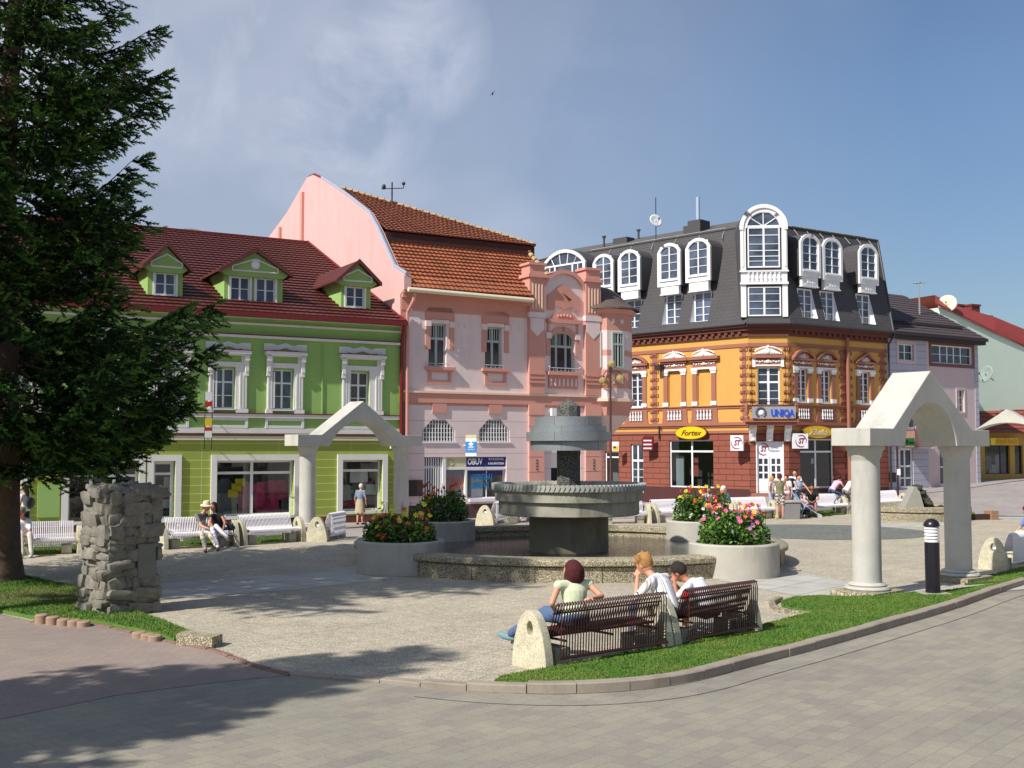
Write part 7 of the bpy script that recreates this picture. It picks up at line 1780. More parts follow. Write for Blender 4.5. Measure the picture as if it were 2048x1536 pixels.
# ================================================================ BENCHES
M_bbrown = pm('dark_brown_enamel', (62, 28, 26), .35, .12, 4, 20, .05); M_bwhite = pm('white_enamel', (226, 222, 228), .4, .05, 4, 20, .05)
M_bconc = m_aggregate('terrazzo_concrete', [(204, 198, 172), (212, 207, 186), (196, 190, 164), (214, 209, 190), (168, 158, 134), (206, 200, 178)], None, 1, 0, 70, (190, 184, 158), .15)
PROF = [(-.26, .33), (-.29, .37), (-.28, .42), (-.22, .44), (-.05, .42), (.1, .40), (.17, .42), (.22, .52), (.28, .70), (.32, .79), (.36, .82), (.40, .80), (.415, .74), (.41, .5), (.395, .16)]
def bench(name, label, p0, p1, mat, side=1, n=None, group=None, foot=True, ends=(1, 1)):
    """p0,p1: ground points of the two ends; sitter faces local -y"""
    d = (p1 - p0); L = d.length; ang = math.degrees(math.atan2(d.x, d.y)); fr = Fr(((p0 + p1) / 2)[:2] + (0,), ang) if side > 0 else Fr(((p0 + p1) / 2)[:2] + (0,), ang + 180)
    t = thing(name, label, 'bench', fr.o, fr.rz(), group)
    a, b = -L / 2 + .14, L / 2 - .14
    n = n or int((b - a) / .044)
    mb = MB()
    for k in range(n + 1):
        u = a + (b - a) * k / n; mb.tube(fr, [(u, y, z) for y, z in PROF], .0105, 4, cap=False)
    mb.build('wire_seat_and_back', mat, t, recalc=False)
    mb = MB()
    for (y, z, r) in ((-.265, .345, .016), (.15, .40, .016), (.40, .17, .02), (.385, .8, .014), (.29, .69, .012), (-.1, .405, .014)): mb.tube(fr, [(a - .03, y, z), (b + .03, y, z)], r, 6)
    for u in (a + .12, b - .12, 0): mb.tube(fr, [(u, -.25, .35), (u, .15, .36), (u, .36, .36)], .016, 6)
    mb.box(fr, a + .02, b - .02, -.2, .1, .375, .395); mb.build('frame', mat, t, recalc=False)
    for e, on in zip((-1, 1), ends):
        if not on: continue
        u0 = e * L / 2; th = .13; N_ = 36
        out = []
        for k in range(N_):     # outer arched outline, lower edge flat
            s_ = k / N_
            if s_ < .2: q = s_ / .2; out.append((-.30 + .66 * q, 0.0))
            else:
                q = (s_ - .2) / .8; th_ = math.pi * q; cx_ = .03 + .0 * q
                yy = .03 + .33 * math.cos(th_); zz_ = .72 * (math.sin(th_) ** 1.15)
                out.append((yy, zz_))
        hole = []
        for k in range(N_):
            o = out[k]; a_ = math.atan2((o[1] - .5), (o[0] - .05)); hole.append((.05 + .06 * math.cos(a_), .5 + .09 * math.sin(a_)))
        mb = MB()
        x0, x1 = (u0 - th / 2, u0 + th / 2)
        v = [(x0, y, z) for y, z in out] + [(x0, y, z) for y, z in hole] + [(x1, y, z) for y, z in out] + [(x1, y, z) for y, z in hole]
        fs = []
        for k in range(N_):
            j = (k + 1) % N_
            fs += [(k, j, N_ + j, N_ + k), (2 * N_ + k, 3 * N_ + k, 3 * N_ + j, 2 * N_ + j), (k, 2 * N_ + k, 2 * N_ + j, j), (N_ + k, N_ + j, 3 * N_ + j, 3 * N_ + k)]
        mb.add(fr, v, fs); mb.build('concrete_end', M_bconc, t, bevel=.01)
    if foot:
        for e in (-1, 1):
            mb = MB(); c = e * (L / 2 - .3); mb.box(fr, c - .12, c + .12, -.15, .26, 0, .26); mb.build('foot', M_wetc, t, bevel=.01)
    return t, fr
gB = 'brown wire benches with concrete ends'; gW = 'white wire benches with concrete ends'
e1 = G(1062, 1338); e2 = G(1303, 1300); e3 = G(1480, 1268)
e2b = e2 + (e3 - e2).normalized() * .15
b1, fb1 = bench('park_bench', 'brown wire bench with the red haired woman, nearest the camera', e1, e2, M_bbrown, -1, group=gB)
b2, fb2 = bench('park_bench', 'brown wire bench with the bending boy in white T-shirt', e2b, e3, M_bbrown, -1, group=gB, ends=(1, 1))
bench('park_bench', 'white wire bench with the old man, behind the spruce trunk', G(22, 1112), G(158, 1107), M_bwhite, 1, group=gW)
bA, fbA = bench('park_bench', 'white wire bench with the embracing couple', G(326, 1099), G(468, 1092), M_bwhite, 1, group=gW)
bench('park_bench', 'empty white wire bench between the couple and the arch', G(481, 1091), G(598, 1083), M_bwhite, 1, group=gW)
bench('park_bench', 'short white bench seen from its end in front of the left arch', G(632, 1084), G(668, 1076), M_bwhite, -1, group=gW)
bench('park_bench', 'white bench behind the fountain seen end on, left of the basin', G(968, 1052), G(1000, 1044), M_bwhite, -1, group=gW)
bench('park_bench', 'white bench just behind the fountain pedestal, on its left', G(1018, 1046), G(1068, 1040), M_bwhite, -1, group=gW)
bench('park_bench', 'white bench right of the fountain basin, reaching behind it', G(1200, 1048), G(1296, 1047), M_bwhite, 1, group=gW)
bench('park_bench', 'white bench behind the back right planter', G(1308, 1046), G(1400, 1042), M_bwhite, 1, group=gW)
bench('park_bench', 'white bench with the white hooded sitter behind the planter flowers', G(1412, 1043), G(1466, 1040), M_bwhite, 1, group=gW)
bench('park_bench', 'empty white bench left of the woman in plaid shorts', G(1462, 1040), G(1546, 1037), M_bwhite, 1, group=gW)
bH, fbH = bench('park_bench', 'white bench with the seated man in black', G(1600, 1034), G(1688, 1028), M_bwhite, 1, group=gW)
bench('park_bench', 'white bench between the right arch column and the small fountain', G(1722, 1024), G(1808, 1018), M_bwhite, 1, group=gW)
wp = bench('park_bench', 'white bench end facing the right edge behind the right arch', G(1985, 1140), G(2062, 1126), M_bwhite, -1, group=gW)
bench('park_bench', 'brown wire bench cut by the right picture edge', G(2040, 1118), G(2180, 1090), M_bbrown, -1, group=gB)

# ================================================================ STREET LAMP, BOLLARD, POLE
lp = atdepth(1222, 1030, 46); f = Fr((lp.x, lp.y, 0), 90)
lamp = thing('street_lamp', 'brown street lamp with amber glass globes behind the fountain', 'street lamp', (lp.x, lp.y, 0))
M_lpost = pm('brown_lamp_paint', (78, 44, 40), .45, .12)
ztg = f.z(1223, 728); 
mb = MB(); mb.tube(f, [(0, 0, 0), (0, 0, .9), (0, 0, 1.0), (0, 0, ztg - .15)], [.1, .09, .055, .04], 10); mb.lathe(f, (0, 0), [(.14, 0), (.14, .25), (.1, .3)], 12); mb.build('post', M_lpost, lamp)
m, nt, b = newmat('amber_glass'); b.inputs['Base Color'].default_value = lin((214, 198, 140)); b.inputs['Roughness'].default_value = .1; b.inputs['Transmission Weight'].default_value = .55; b.inputs['IOR'].default_value = 1.15; b.inputs['Alpha'].default_value = .8
zs_ = f.z(1206, 756)
for (px, dy, z) in ((1223, 0, ztg), (1206, 0, f.z(1206, 762)), (1241, 0, f.z(1241, 757)), (1226, .34, f.z(1223, 760))):
    u = f.u(px, 760) if dy == 0 else .02
    arm = MB()
    if z < ztg - .3: arm.tube(f, [(0, 0, ztg - .35), (u * .6, dy * .6, ztg - .28), (u * .95, dy, z + .24), (u, dy, z + .17)], .025, 6); arm.lathe(f, (u, dy), [(.09, z + .13), (.07, z + .2), (.02, z + .22)], 10)
    else: arm.lathe(f, (0, 0), [(.05, z - .3), (.09, z - .16), (.08, z - .12)], 10)
    o = arm.build('lamp_arm', M_lpost, lamp)
    mb = MB(); mb.ell(f, (u, dy, z), (.175, .175, .175), 20, 12); mb.build('globe', m, o)
bp = G(1866, 1187, .08)
bo = thing('bollard_light', 'dark purple bollard lamp with white louvres beside the right arch', 'bollard', (bp.x, bp.y, .08)); f = Fr((bp.x, bp.y, 0), 90)
zb0, zb1, zb2, zb3 = .08, f.z(1868, 1084), f.z(1868, 1052), f.z(1868, 1037)
rb = .13
M_bol = pm('dark_aubergine_paint', (30, 26, 36), .32, .08, 3, 20, .03)
mb = MB(); mb.lathe(f, (0, 0), [(rb, zb0 + .02), (rb, zb1), (rb - .02, zb1)], 28); mb.build('shaft', M_bol, bo)
mb = MB(); mb.lathe(f, (0, 0), [(rb - .035, zb1 - .02), (rb - .035, zb2)], 24); mb.build('lamp_core', pm('bollard_core', (90, 92, 84), .5), bo)
for k in range(5):
    z = zb1 + (zb2 - zb1) * (k + .25) / 5; mb = MB(); mb.lathe(f, (0, 0), [(rb - .03, z - .012), (rb, z - .012), (rb, z + .018), (rb - .03, z + .034)], 28); mb.build('louvre', M_white, bo)
mb = MB(); mb.lathe(f, (0, 0), [(rb, zb2 - .004)] + [((rb + .015) * math.cos(R(a)), zb2 + (zb3 - zb2) * math.sin(R(a))) for a in range(0, 91, 10)], 28); mb.build('cap', M_bol, bo)
mb = MB(); mb.box(f, -.26, .26, -.22, .22, .0, .1); mb.build('base_slab', M_conc, bo)
pp = atdepth(1796, 986, 58); z0 = gz(pp.x, pp.y); f = Fr((pp.x, pp.y, 0), 90)
po = thing('dark_pole', 'thin dark pole with a small box in front of the lilac house', 'pole', (pp.x, pp.y, z0))
mb = MB(); mb.tube(f, [(0, 0, z0 - .1), (0, 0, f.z(1796, 860))], .055, 8); mb.build('post', pm('dark_plum_paint', (48, 28, 40), .4), po)
mb = MB(); mb.box(f, -.05, .12, -.1, -.05, f.z(1796, 950), f.z(1796, 938)); mb.build('box', M_white, po)

# ================================================================ RUBBLE STONE PILLAR
sp_ = Vector((-5.86, 18.6, 0)); fS = Fr((sp_.x, sp_.y, 0), 45)       # origin: front right foot
uW = -.82; zT = fS.z(280, 979); dep = .84
st = thing('stone_pillar', 'rough grey rubble stone pillar on the left lawn beside the spruce', 'stone pillar', sp_, fS.rz())
M_rub = pm('grey_rubble_stone', (118, 114, 104), .9, .5, 5, 26, .9, dirt=((164, 158, 138), .7))
rnd = random.Random(5)
def stone(mb, fr, c, s_, rnd, m=0, jag=.27):
    bm = bmesh.new(); bmesh.ops.create_cube(bm, size=1.0); bmesh.ops.subdivide_edges(bm, edges=bm.edges, cuts=2, use_grid_fill=True)
    off = Vector((rnd.uniform(0, 99), rnd.uniform(0, 99), rnd.uniform(0, 99)))
    tilt = Matrix.Rotation(rnd.gauss(0, .2), 3, 'Y')
    pts = []
    for v in bm.verts:
        p = v.co.copy(); q = p.normalized() * .62; p = p.lerp(q, .42)
        p = p * (1 + jag * noise.noise(p * 2.3 + off) + jag * .6 * noise.noise(p * 6 + off))
        p = tilt @ Vector((p.x * s_[0], p.y * s_[1], p.z * s_[2])); pts.append((c[0] + p.x, c[1] + p.y, c[2] + p.z))
    bm.verts.index_update(); mb.add(fr, pts, [tuple(v.index for v in f.verts) for f in bm.faces], m, True); bm.free()
mb = MB(); mb.box(fS, uW + .06, -.06, .03, dep, 0, zT - .12, 1)
z = .0
while z < zT - .05:
    hh = rnd.uniform(.08, .24); hh = min(hh, zT - z + .05)
    for face in range(3):
        Lf = -uW if face == 0 else dep; t = 0
        while t < Lf:
            w_ = rnd.uniform(.12, .42); w_ = min(w_, Lf - t + .06)
            c = t + w_ / 2; lean = .05 * (z / zT)
            if face == 0 and c > -uW * .58 and -.0 < (z - .55) < .62 and c < -uW * .97: t += w_; continue
            out_ = rnd.uniform(-.05, .06)
            if face == 0: stone(mb, fS, (uW + c, .05 - out_, z + hh / 2), (w_ * 1.14, .22, hh * 1.18), rnd)
            elif face == 1: stone(mb, fS, (uW + .03 - out_ + lean, c, z + hh / 2), (.22, w_ * 1.14, hh * 1.18), rnd)
            else: stone(mb, fS, (-.05 + out_, c, z + hh / 2), (.2, w_ * 1.02, hh * 1.06), rnd)
            t += w_
    z += hh * .97
for k in range(20): a_ = rnd.random(); stone(mb, fS, (uW * a_, dep * rnd.random(), zT - .04 + .06 * rnd.random() - .22 * max(0, .35 - a_) - .2 * max(0, a_ - .75)), (.34, .3, .16), rnd)
mb.build('rubble', [M_rub, pm('old_mortar', (140, 132, 112), .95, .2, 4, 30, .4)], st, recalc=False)
mb = MB(); mb.box(fS, uW * .42, uW * .03, -.045, .08, .58, 1.14); mb.build('smooth_panel', pm('panel_mortar', (112, 112, 104), .9, .15, 3, 30, .3), st, bevel=.015)

# ================================================================ SMALL SECOND FOUNTAIN
c2 = Vector((15.3, 43.0, 0)); f = Fr((c2.x, c2.y, 0), 90)
sf = thing('small_fountain', 'small round stone basin with a pointed rock between the right arch columns', 'fountain', c2)
mb = MB(); mb.lathe(f, (0, 0), [(2.05, 0), (2.05, .3), (2.0, .31), (2.0, .34), (2.1, .35), (2.1, .5), (2.06, .53), (1.7, .53), (1.68, .5), (1.68, .1)], 64); mb.build('basin_wall', M_agg, sf, recalc=False)
mb = MB(); mb.lathe(f, (0, 0), [(.01, .38), (1.7, .38)], 32); mb.build('gravel_bed', M_agg, sf)
u0, u1, ua = f.u(1801, 1010), f.u(1843, 1010), f.u(1824, 980); zt_ = f.z(1824, 973)
mb = MB(); mb.prism(f, [(u0, .35), (u1, .35), (ua + .12, zt_), (ua - .02, zt_)], -.35, .3, 0); mb.build('pointed_stone', pm('pointed_stone', (150, 148, 140), .9, .15, 3, 30, .4), sf)
mb = MB(); rnd = random.Random(9)
for k in range(9): t = k / 8; stone(mb, f, (ua + .18 + (u1 + .25 - ua - .1) * (1 - t), -.1 + .2 * rnd.random(), .42 + (zt_ - .45) * t), (.22, .6, .2), rnd)
for k in range(6): stone(mb, f, (u1 + .3 + .25 * k, -.3 + .5 * rnd.random(), .42), (.3, .3, .16), rnd)
mb.build('dark_rocks', pm('dark_rock', (60, 62, 56), .9, .3, 4, 30, .5), sf, recalc=False)
pe = G(1985, 1040); mb = MB(); f = Fr(pe, 75); mb.box(f, -2.2, -.1, 0, .25, 0, .22, 0); mb.box(f, -.1, .2, -.1, .35, 0, .34, 1)
one(mb, 'lawn_border', [pm('dark_timber', (58, 44, 34), .9), pm('brown_block', (150, 116, 90), .9)], 'dark edging beam with a brown end block on the far right lawn', 'edging beam', pe)
# litter bin among the group on the right
p = G(1580, 1038); f = Fr(p, 88)
bn = thing('litter_bin', 'grey square concrete litter bin behind the pushchair', 'litter bin', p, f.rz())
mb = MB(); mb.prism(f, [(-.3, 0), (.3, 0), (.34, .62), (-.34, .62)], -.3, .3); mb.build('body', pm('grey_bin', (128, 128, 128), .8, .1), bn, bevel=.02)
mb = MB(); mb.box(f, -.38, .38, -.34, .34, .63, .72); mb.build('rim', M_conc, bn, bevel=.02)
# ================================================================ SPRUCE TREES
import numpy as np
M_bark = pm('spruce_bark', (98, 78, 62), .95, .35, 5, 18, .9)
def needle_mat(name, c):
    m, nt, b = newmat(name); n_ = noise_tex(nt, coords(nt), 1.3, 3); cc = lin(c)
    nt.links.new(ramp(nt, n_, [(.3, tuple(v * .6 for v in cc[:3]) + (1,)), (.7, tuple(v * 1.4 for v in cc[:3]) + (1,))]), b.inputs['Base Color'])
    b.inputs['Roughness'].default_value = .6; b.inputs['Specular IOR Level'].default_value = .25; return m
NM = [needle_mat('needles_dark', (30, 54, 30)), needle_mat('needles_mid', (50, 82, 38)), needle_mat('needles_tip', (100, 138, 58))]
def shoot_template(rnd, n=9, L=1.0):
    V = []; F_ = []
    for k in range(n):
        t = (k + .5) / n; a = k * 2.4; r = .21 * (1 - .35 * t); x = L * t * .85
        d = np.array([math.cos(a), math.sin(a)]); e = np.array([-math.sin(a), math.cos(a)]) * .048
        b = len(V)
        V += [(x - .1, *(-e)), (x + .06, *(e)), (x + .30, *(d * r + e * .2))]; F_.append((b, b + 1, b + 2))
        V += [(x - .05, *(e * 1.2)), (x + .1, *(-e)), (x + .22, *(-d * r * .9))]; F_.append((b + 3, b + 4, b + 5))
    b = len(V); V += [(0, .035, 0), (0, -.02, .03), (0, -.02, -.03), (L * 1.02, 0, 0)]; F_ += [(b, b + 1, b + 3), (b + 1, b + 2, b + 3), (b + 2, b, b + 3)]
    return np.array(V, float), np.array(F_, int)
def spruce(label, base, h, prof, seed, r0, whorl=.42, per=6, dens=1.0, zmin=2.0, near=True, xcut=None, size=.17):
    rnd = random.Random(seed); t = thing('spruce_tree', label, 'spruce tree', base)
    f = Fr((base[0], base[1], base[2]), 90)
    mb = MB(); n = 26; path = []; rad = []
    for k in range(n):
        z = h * (k / (n - 1)) ** 1.1; path.append((.06 * math.sin(z * .6), .05 * math.cos(z * .5), z)); rad.append(r0 * (1 - z / h) ** .9 * (1 + .5 * math.exp(-z * 2.2)) + .01)
    mb.tube(f, path, rad, 18)
    for v in mb.v:
        q = v - f.o; nn = noise.noise(Vector((q.x * 4, q.y * 4, q.z * 1.5))); v.x += nn * .035; v.y += noise.noise(Vector((q.y * 5, q.x * 5, q.z * 2))) * .035
    mb.build('trunk', M_bark, t)
    S_pos = []; S_dir = []; S_sc = []; S_m = []
    br = MB()
    def Lz(z):
        for i in range(len(prof) - 1):
            if prof[i][0] <= z <= prof[i + 1][0]: k = (z - prof[i][0]) / (prof[i + 1][0] - prof[i][0]); return prof[i][1] * (1 - k) + prof[i + 1][1] * k
        return .3
    z = zmin
    while z < h - .3:
        a0 = rnd.uniform(0, 6.28); pk = per + (2 if near and z < 5.4 else 0)
        for k in range(pk):
            a = a0 + 2 * math.pi * k / pk + rnd.uniform(-.25, .25); zb = z + rnd.uniform(-.15, .15); L = Lz(zb) * rnd.uniform(.72, 1.12)
            d = Vector((math.cos(a), math.sin(a), 0)); side = Vector((-d.y, d.x, 0))
            sag = rnd.uniform(.06, .3) * L * (1 if zb < h * .6 else .3) * (.45 if near and zb < 3.1 else 1); m_ = 12
            pts = []
            for i in range(m_ + 1):
                s_ = i / m_; pts.append(d * (L * s_) + Vector((0, 0, zb + .1 * L * s_ - sag * math.sin(math.pi * min(1, s_ * 1.1)) * .9 - sag * .35 * s_ + .14 * L * s_ ** 4)) + side * (.06 * L * math.sin(s_ * 3 + k)))
            if near: br.tube(f, [tuple(p) for p in pts], [.035 * (1 - i / m_ * .85) for i in range(m_ + 1)], 4, cap=False)
            # side twigs
            i_s = .18 * L; st = .15 / dens
            s_ = i_s
            while s_ < L:
                q = s_ / L; i = min(m_ - 1, int(q * m_)); p = pts[i].lerp(pts[i + 1], q * m_ - i); tl = (.30 + .5 * math.sin(math.pi * min(1, (1 - q) * .9 + .08))) * min(1, L / 3) * rnd.uniform(.7, 1.2)
                for sg in (-1, 1):
                    td = (side * sg * 1.0 + d * rnd.uniform(.5, .95) + Vector((0, 0, rnd.uniform(-.5, -.05)))).normalized(); u = .06
                    while u < tl:
                        droop = -.22 * (u / max(.2, tl)) ** 1.5 * tl
                        pp = p + td * u + Vector((0, 0, droop))
                        for e in range(2):
                            sd = (td * rnd.uniform(.5, 1.1) + side * rnd.gauss(0, .5) + d * rnd.uniform(-.1, .8) + Vector((0, 0, rnd.gauss(.1, .38)))).normalized()
                            S_pos.append(pp); S_dir.append(sd); S_sc.append(size * rnd.uniform(.7, 1.25)); tip = u > tl - .2
                            S_m.append(2 if (tip and rnd.random() < .5) or rnd.random() < .12 else (1 if rnd.random() < .5 else 0))
                        u += .12 / dens
                for e in range(2):
                    S_pos.append(p); S_dir.append((d + side * rnd.gauss(0, .6) + Vector((0, 0, rnd.gauss(.15, .5)))).normalized()); S_sc.append(size * rnd.uniform(.7, 1.2)); S_m.append(rnd.choice((0, 1, 1, 2)))
                s_ += st
            for e in range(3): S_pos.append(pts[-1]); S_dir.append((d + side * (e - 1) * .5 + Vector((0, 0, .35))).normalized()); S_sc.append(size * 1.25); S_m.append(2)
        z += whorl * rnd.uniform(.8, 1.2)
    P = np.array([tuple(p) for p in S_pos]); D = np.array([tuple(p) for p in S_dir]); Sc = np.array(S_sc); Mi = np.array(S_m)
    if xcut is not None:
        keep = xcut(P + np.array(base)); P, D, Sc, Mi = P[keep], D[keep], Sc[keep], Mi[keep]
    TV, TF = shoot_template(rnd, 11 if near else 4)
    if not near: TV = TV * np.array([1, 2.4, 2.4])
    up = np.array([0, 0, 1.0]); A = np.cross(D, up); A /= np.linalg.norm(A, axis=1)[:, None] + 1e-9; B = np.cross(A, D)
    V = P[:, None, :] + Sc[:, None, None] * (D[:, None, :] * TV[None, :, 0:1] + A[:, None, :] * TV[None, :, 1:2] + B[:, None, :] * TV[None, :, 2:3])
    nv = len(TV); Fx = (TF[None] + (np.arange(len(P)) * nv)[:, None, None]).reshape(-1, 3)
    me = bpy.data.meshes.new('crown'); V = V.reshape(-1, 3)
    me.vertices.add(len(V)); me.vertices.foreach_set('co', V.ravel()); me.loops.add(Fx.size); me.loops.foreach_set('vertex_index', Fx.ravel())
    me.polygons.add(len(Fx)); me.polygons.foreach_set('loop_start', np.arange(0, Fx.size, 3)); me.polygons.foreach_set('material_index', np.repeat(Mi, len(TF)))
    for m in NM: me.materials.append(m)
    me.update(calc_edges=True); me.validate()
    o = bpy.data.objects.new('crown', me); COL.objects.link(o); o.parent = t
    if br.f: br.build('branches', M_bark, t, recalc=False)
    print('spruce shoots', len(P), 'faces', len(Fx)); return t
tb = Vector((-10.25, 22.5, .06))
prof = [(1.6, 2.6), (2.6, 3.5), (3.4, 4.0), (4.6, 3.9), (5.3, 3.7), (5.7, 2.0), (6.3, 2.0), (6.9, 3.0), (8.0, 3.1), (8.6, 2.3), (9.2, 2.2), (10, 3.0), (11.2, 3.0), (12.5, 2.4), (20, .3)]
spruce('tall dark green spruce with bare lower trunk at the left edge of the square', tb, 19.5, prof, 4, .33, zmin=2.5, near=True, dens=1.0, whorl=.48, size=.23, per=6)
pr2 = [(1.5, 3.0), (4, 4.0), (10, 4.2), (14, 3.4), (19.5, .3)]
spruce('spruce beyond the left picture edge shading the fountain', Vector((-13.6, 13.7, 0)), 19.5, pr2, 8, .3, near=False, dens=.5, per=5, size=.27, zmin=10.6)
spruce('smaller spruce beyond the left picture edge, nearest the camera', Vector((-11.2, 5.5, 0)), 13.0, [(1, 2.6), (3, 2.9), (8, 2.0), (13, .2)], 9, .22, near=False, dens=.75, per=6, size=.28, zmin=1.2)
# string of fairy lights hanging from the spruce
mb = MB(); P = []
for i in range(13):
    t_ = i / 12; px = 250 - 46 * t_ ** 1.0 - 8 * math.sin(math.pi * t_) * -1; py = 128 + 100 * t_; P.append(tuple(atdepth(px, py, 21.3)))
mb.tube(None, P, .008, 4)
ls = thing('fairy_lights', 'thin string of small bulbs hanging between spruce branches', 'string lights', P[0]); mb.build('cable', M_blk, ls)
for i in range(1, 12, 2): m2 = MB(); m2.ell(None, (P[i][0], P[i][1], P[i][2] - .02), (.022, .022, .035), 6, 5); m2.build('bulb', pm('bulb_red_brown', (90, 40, 30), .4), ls)
# bird
p = atdepth(985, 188, 60); mb = MB(); mb.ell(None, tuple(p), (.05, .13, .05), 8, 6); mb.ell(None, (p.x, p.y - .13, p.z + .02), (.035, .04, .035), 7, 5)
mb.add(None, [(p.x, p.y - .06, p.z), (p.x, p.y + .08, p.z), (p.x + .1, p.y + .05, p.z + .14), (p.x + .14, p.y + .02, p.z + .24), (p.x + .06, p.y - .04, p.z + .1)], [(0, 1, 2, 3, 4)]); mb.add(None, [(p.x, p.y - .06, p.z), (p.x, p.y + .08, p.z), (p.x - .1, p.y + .05, p.z - .06), (p.x - .12, p.y + .02, p.z - .16), (p.x - .05, p.y - .04, p.z - .05)], [(0, 1, 2, 3, 4)])
one(mb, 'bird', pm('bird_dark', (50, 48, 50), .7), 'small dark bird flying in the blue sky above the roofs', 'bird', p)
# houses added on the unseen right side, for glass reflections and to cover sky
for k, (x, y, w_, d_, h_, c) in enumerate([(44, 34, 10, 22, 9, (190, 176, 150)), (46, 10, 12, 20, 11, (160, 150, 140))]):
    t = thing('unseen_house', ['sand coloured plain house beyond the right picture edge', 'grey plain house beyond the right picture edge, nearer the camera'][k], 'house', (x, y, 0))
    mb = MB(); mb.box(None, x - w_ / 2, x + w_ / 2, y - d_ / 2, y + d_ / 2, 0, h_); mb.build('wall', pm('far_wall_%d' % k, c, .85), t)
    mb = MB(); mb.prism(Fr((x, y - d_ / 2 - .3, 0), 90), [(-w_ / 2 - .4, h_), (w_ / 2 + .4, h_), (0, h_ + 3.5)], 0, d_ + .6); mb.build('roof', M_tile_g, t)
    for r_ in range(2):
        for q in range(5): mb = MB(); yy = y - d_ / 2 + 2 + q * (d_ - 4) / 4; mb.box(None, x - w_ / 2 - .04, x - w_ / 2 + .02, yy - .6, yy + .6, 1.4 + r_ * 4, 3.4 + r_ * 4); mb.build('window', M_glass, t)

# ================================================================ PEOPLE
def remesh(mb, voxel, smooth=4, fac=.5):
    me = mb.mesh('tmp', M_white, None, False); o = bpy.data.objects.new('tmp', me); COL.objects.link(o)
    r = o.modifiers.new('r', 'REMESH'); r.mode = 'VOXEL'; r.voxel_size = voxel; r.adaptivity = 0
    s_ = o.modifiers.new('s', 'SMOOTH'); s_.factor = fac; s_.iterations = smooth
    dg = bpy.context.evaluated_depsgraph_get(); e = bpy.data.meshes.new_from_object(o.evaluated_get(dg))
    out = MB(); out.v = [v.co.copy() for v in e.vertices]; out.f = [list(p.vertices) for p in e.polygons]; out.m = [0] * len(out.f); out.sm = [True] * len(out.f)
    bpy.data.objects.remove(o); bpy.data.meshes.remove(me); bpy.data.meshes.remove(e); return out
def cap_(mb, p, q, r1, r2, seg=10):
    p, q = Vector(p), Vector(q); mb.tube(None, [tuple(p), tuple(q)], [r1, r2], seg); mb.ell(None, tuple(p), (r1, r1, r1), 10, 6); mb.ell(None, tuple(q), (r2, r2, r2), 10, 6)
def etube(mb, pts, rad, side, seg=16):
    pts = [Vector(p) for p in pts]; side = Vector(side).normalized(); base = len(mb.v); n = len(pts)
    for i in range(n):
        t = (pts[min(i + 1, n - 1)] - pts[max(i - 1, 0)]).normalized(); s_ = (side - t * side.dot(t)).normalized(); f = t.cross(s_)
        for k in range(seg): a = 2 * math.pi * k / seg; mb.v.append(pts[i] + s_ * (rad[i][0] * math.cos(a)) + f * (rad[i][1] * math.sin(a)))
    for i in range(n - 1):
        for k in range(seg): mb.f.append([base + i * seg + k, base + i * seg + (k + 1) % seg, base + (i + 1) * seg + (k + 1) % seg, base + (i + 1) * seg + k]); mb.m.append(0); mb.sm.append(True)
    mb.f.append([base + k for k in range(seg)][::-1]); mb.f.append([base + (n - 1) * seg + k for k in range(seg)]); mb.m += [0, 0]; mb.sm += [False, False]
SKIN = pm('skin', (206, 150, 122), .6, .06, 8, 40, .05); SKIN2 = pm('tanned_skin', (176, 118, 92), .6, .06, 8, 40, .05)
def cloth(name, rgb, var=.1): return pm(name, rgb, .9, var, 9, 60, .2)
def m_stripes(name, c1, c2, c3, per=.07, ang=0.0):
    m, nt, b = newmat(name); co = coords(nt, rot=ang); sp = nt.nodes.new('ShaderNodeSeparateXYZ'); nt.links.new(co, sp.inputs[0])
    f = mth(nt, 'FRACT', mth(nt, 'DIVIDE', sp.outputs[0], per)); n = nt.nodes.new('ShaderNodeValToRGB'); cr = n.color_ramp; cr.interpolation = 'CONSTANT'
    for p_, c in ((.3, c2), (.42, c1), (.62, c3), (.7, c1)): cr.elements.new(p_).color = lin(c)
    cr.elements[0].color = lin(c1); cr.elements[-1].color = lin(c1); nt.links.new(f, n.inputs[0]); nt.links.new(n.outputs[0], b.inputs['Base Color']); b.inputs['Roughness'].default_value = .9; return m
def m_check(name, c1, c2, per=.05):
    m, nt, b = newmat(name); ch = nt.nodes.new('ShaderNodeTexChecker'); ch.inputs['Scale'].default_value = 1 / per; ch.inputs['Color1'].default_value = lin(c1); ch.inputs['Color2'].default_value = lin(c2)
    nt.links.new(coords(nt), ch.inputs['Vector']); nt.links.new(ch.outputs[0], b.inputs['Base Color']); b.inputs['Roughness'].default_value = .9; return m
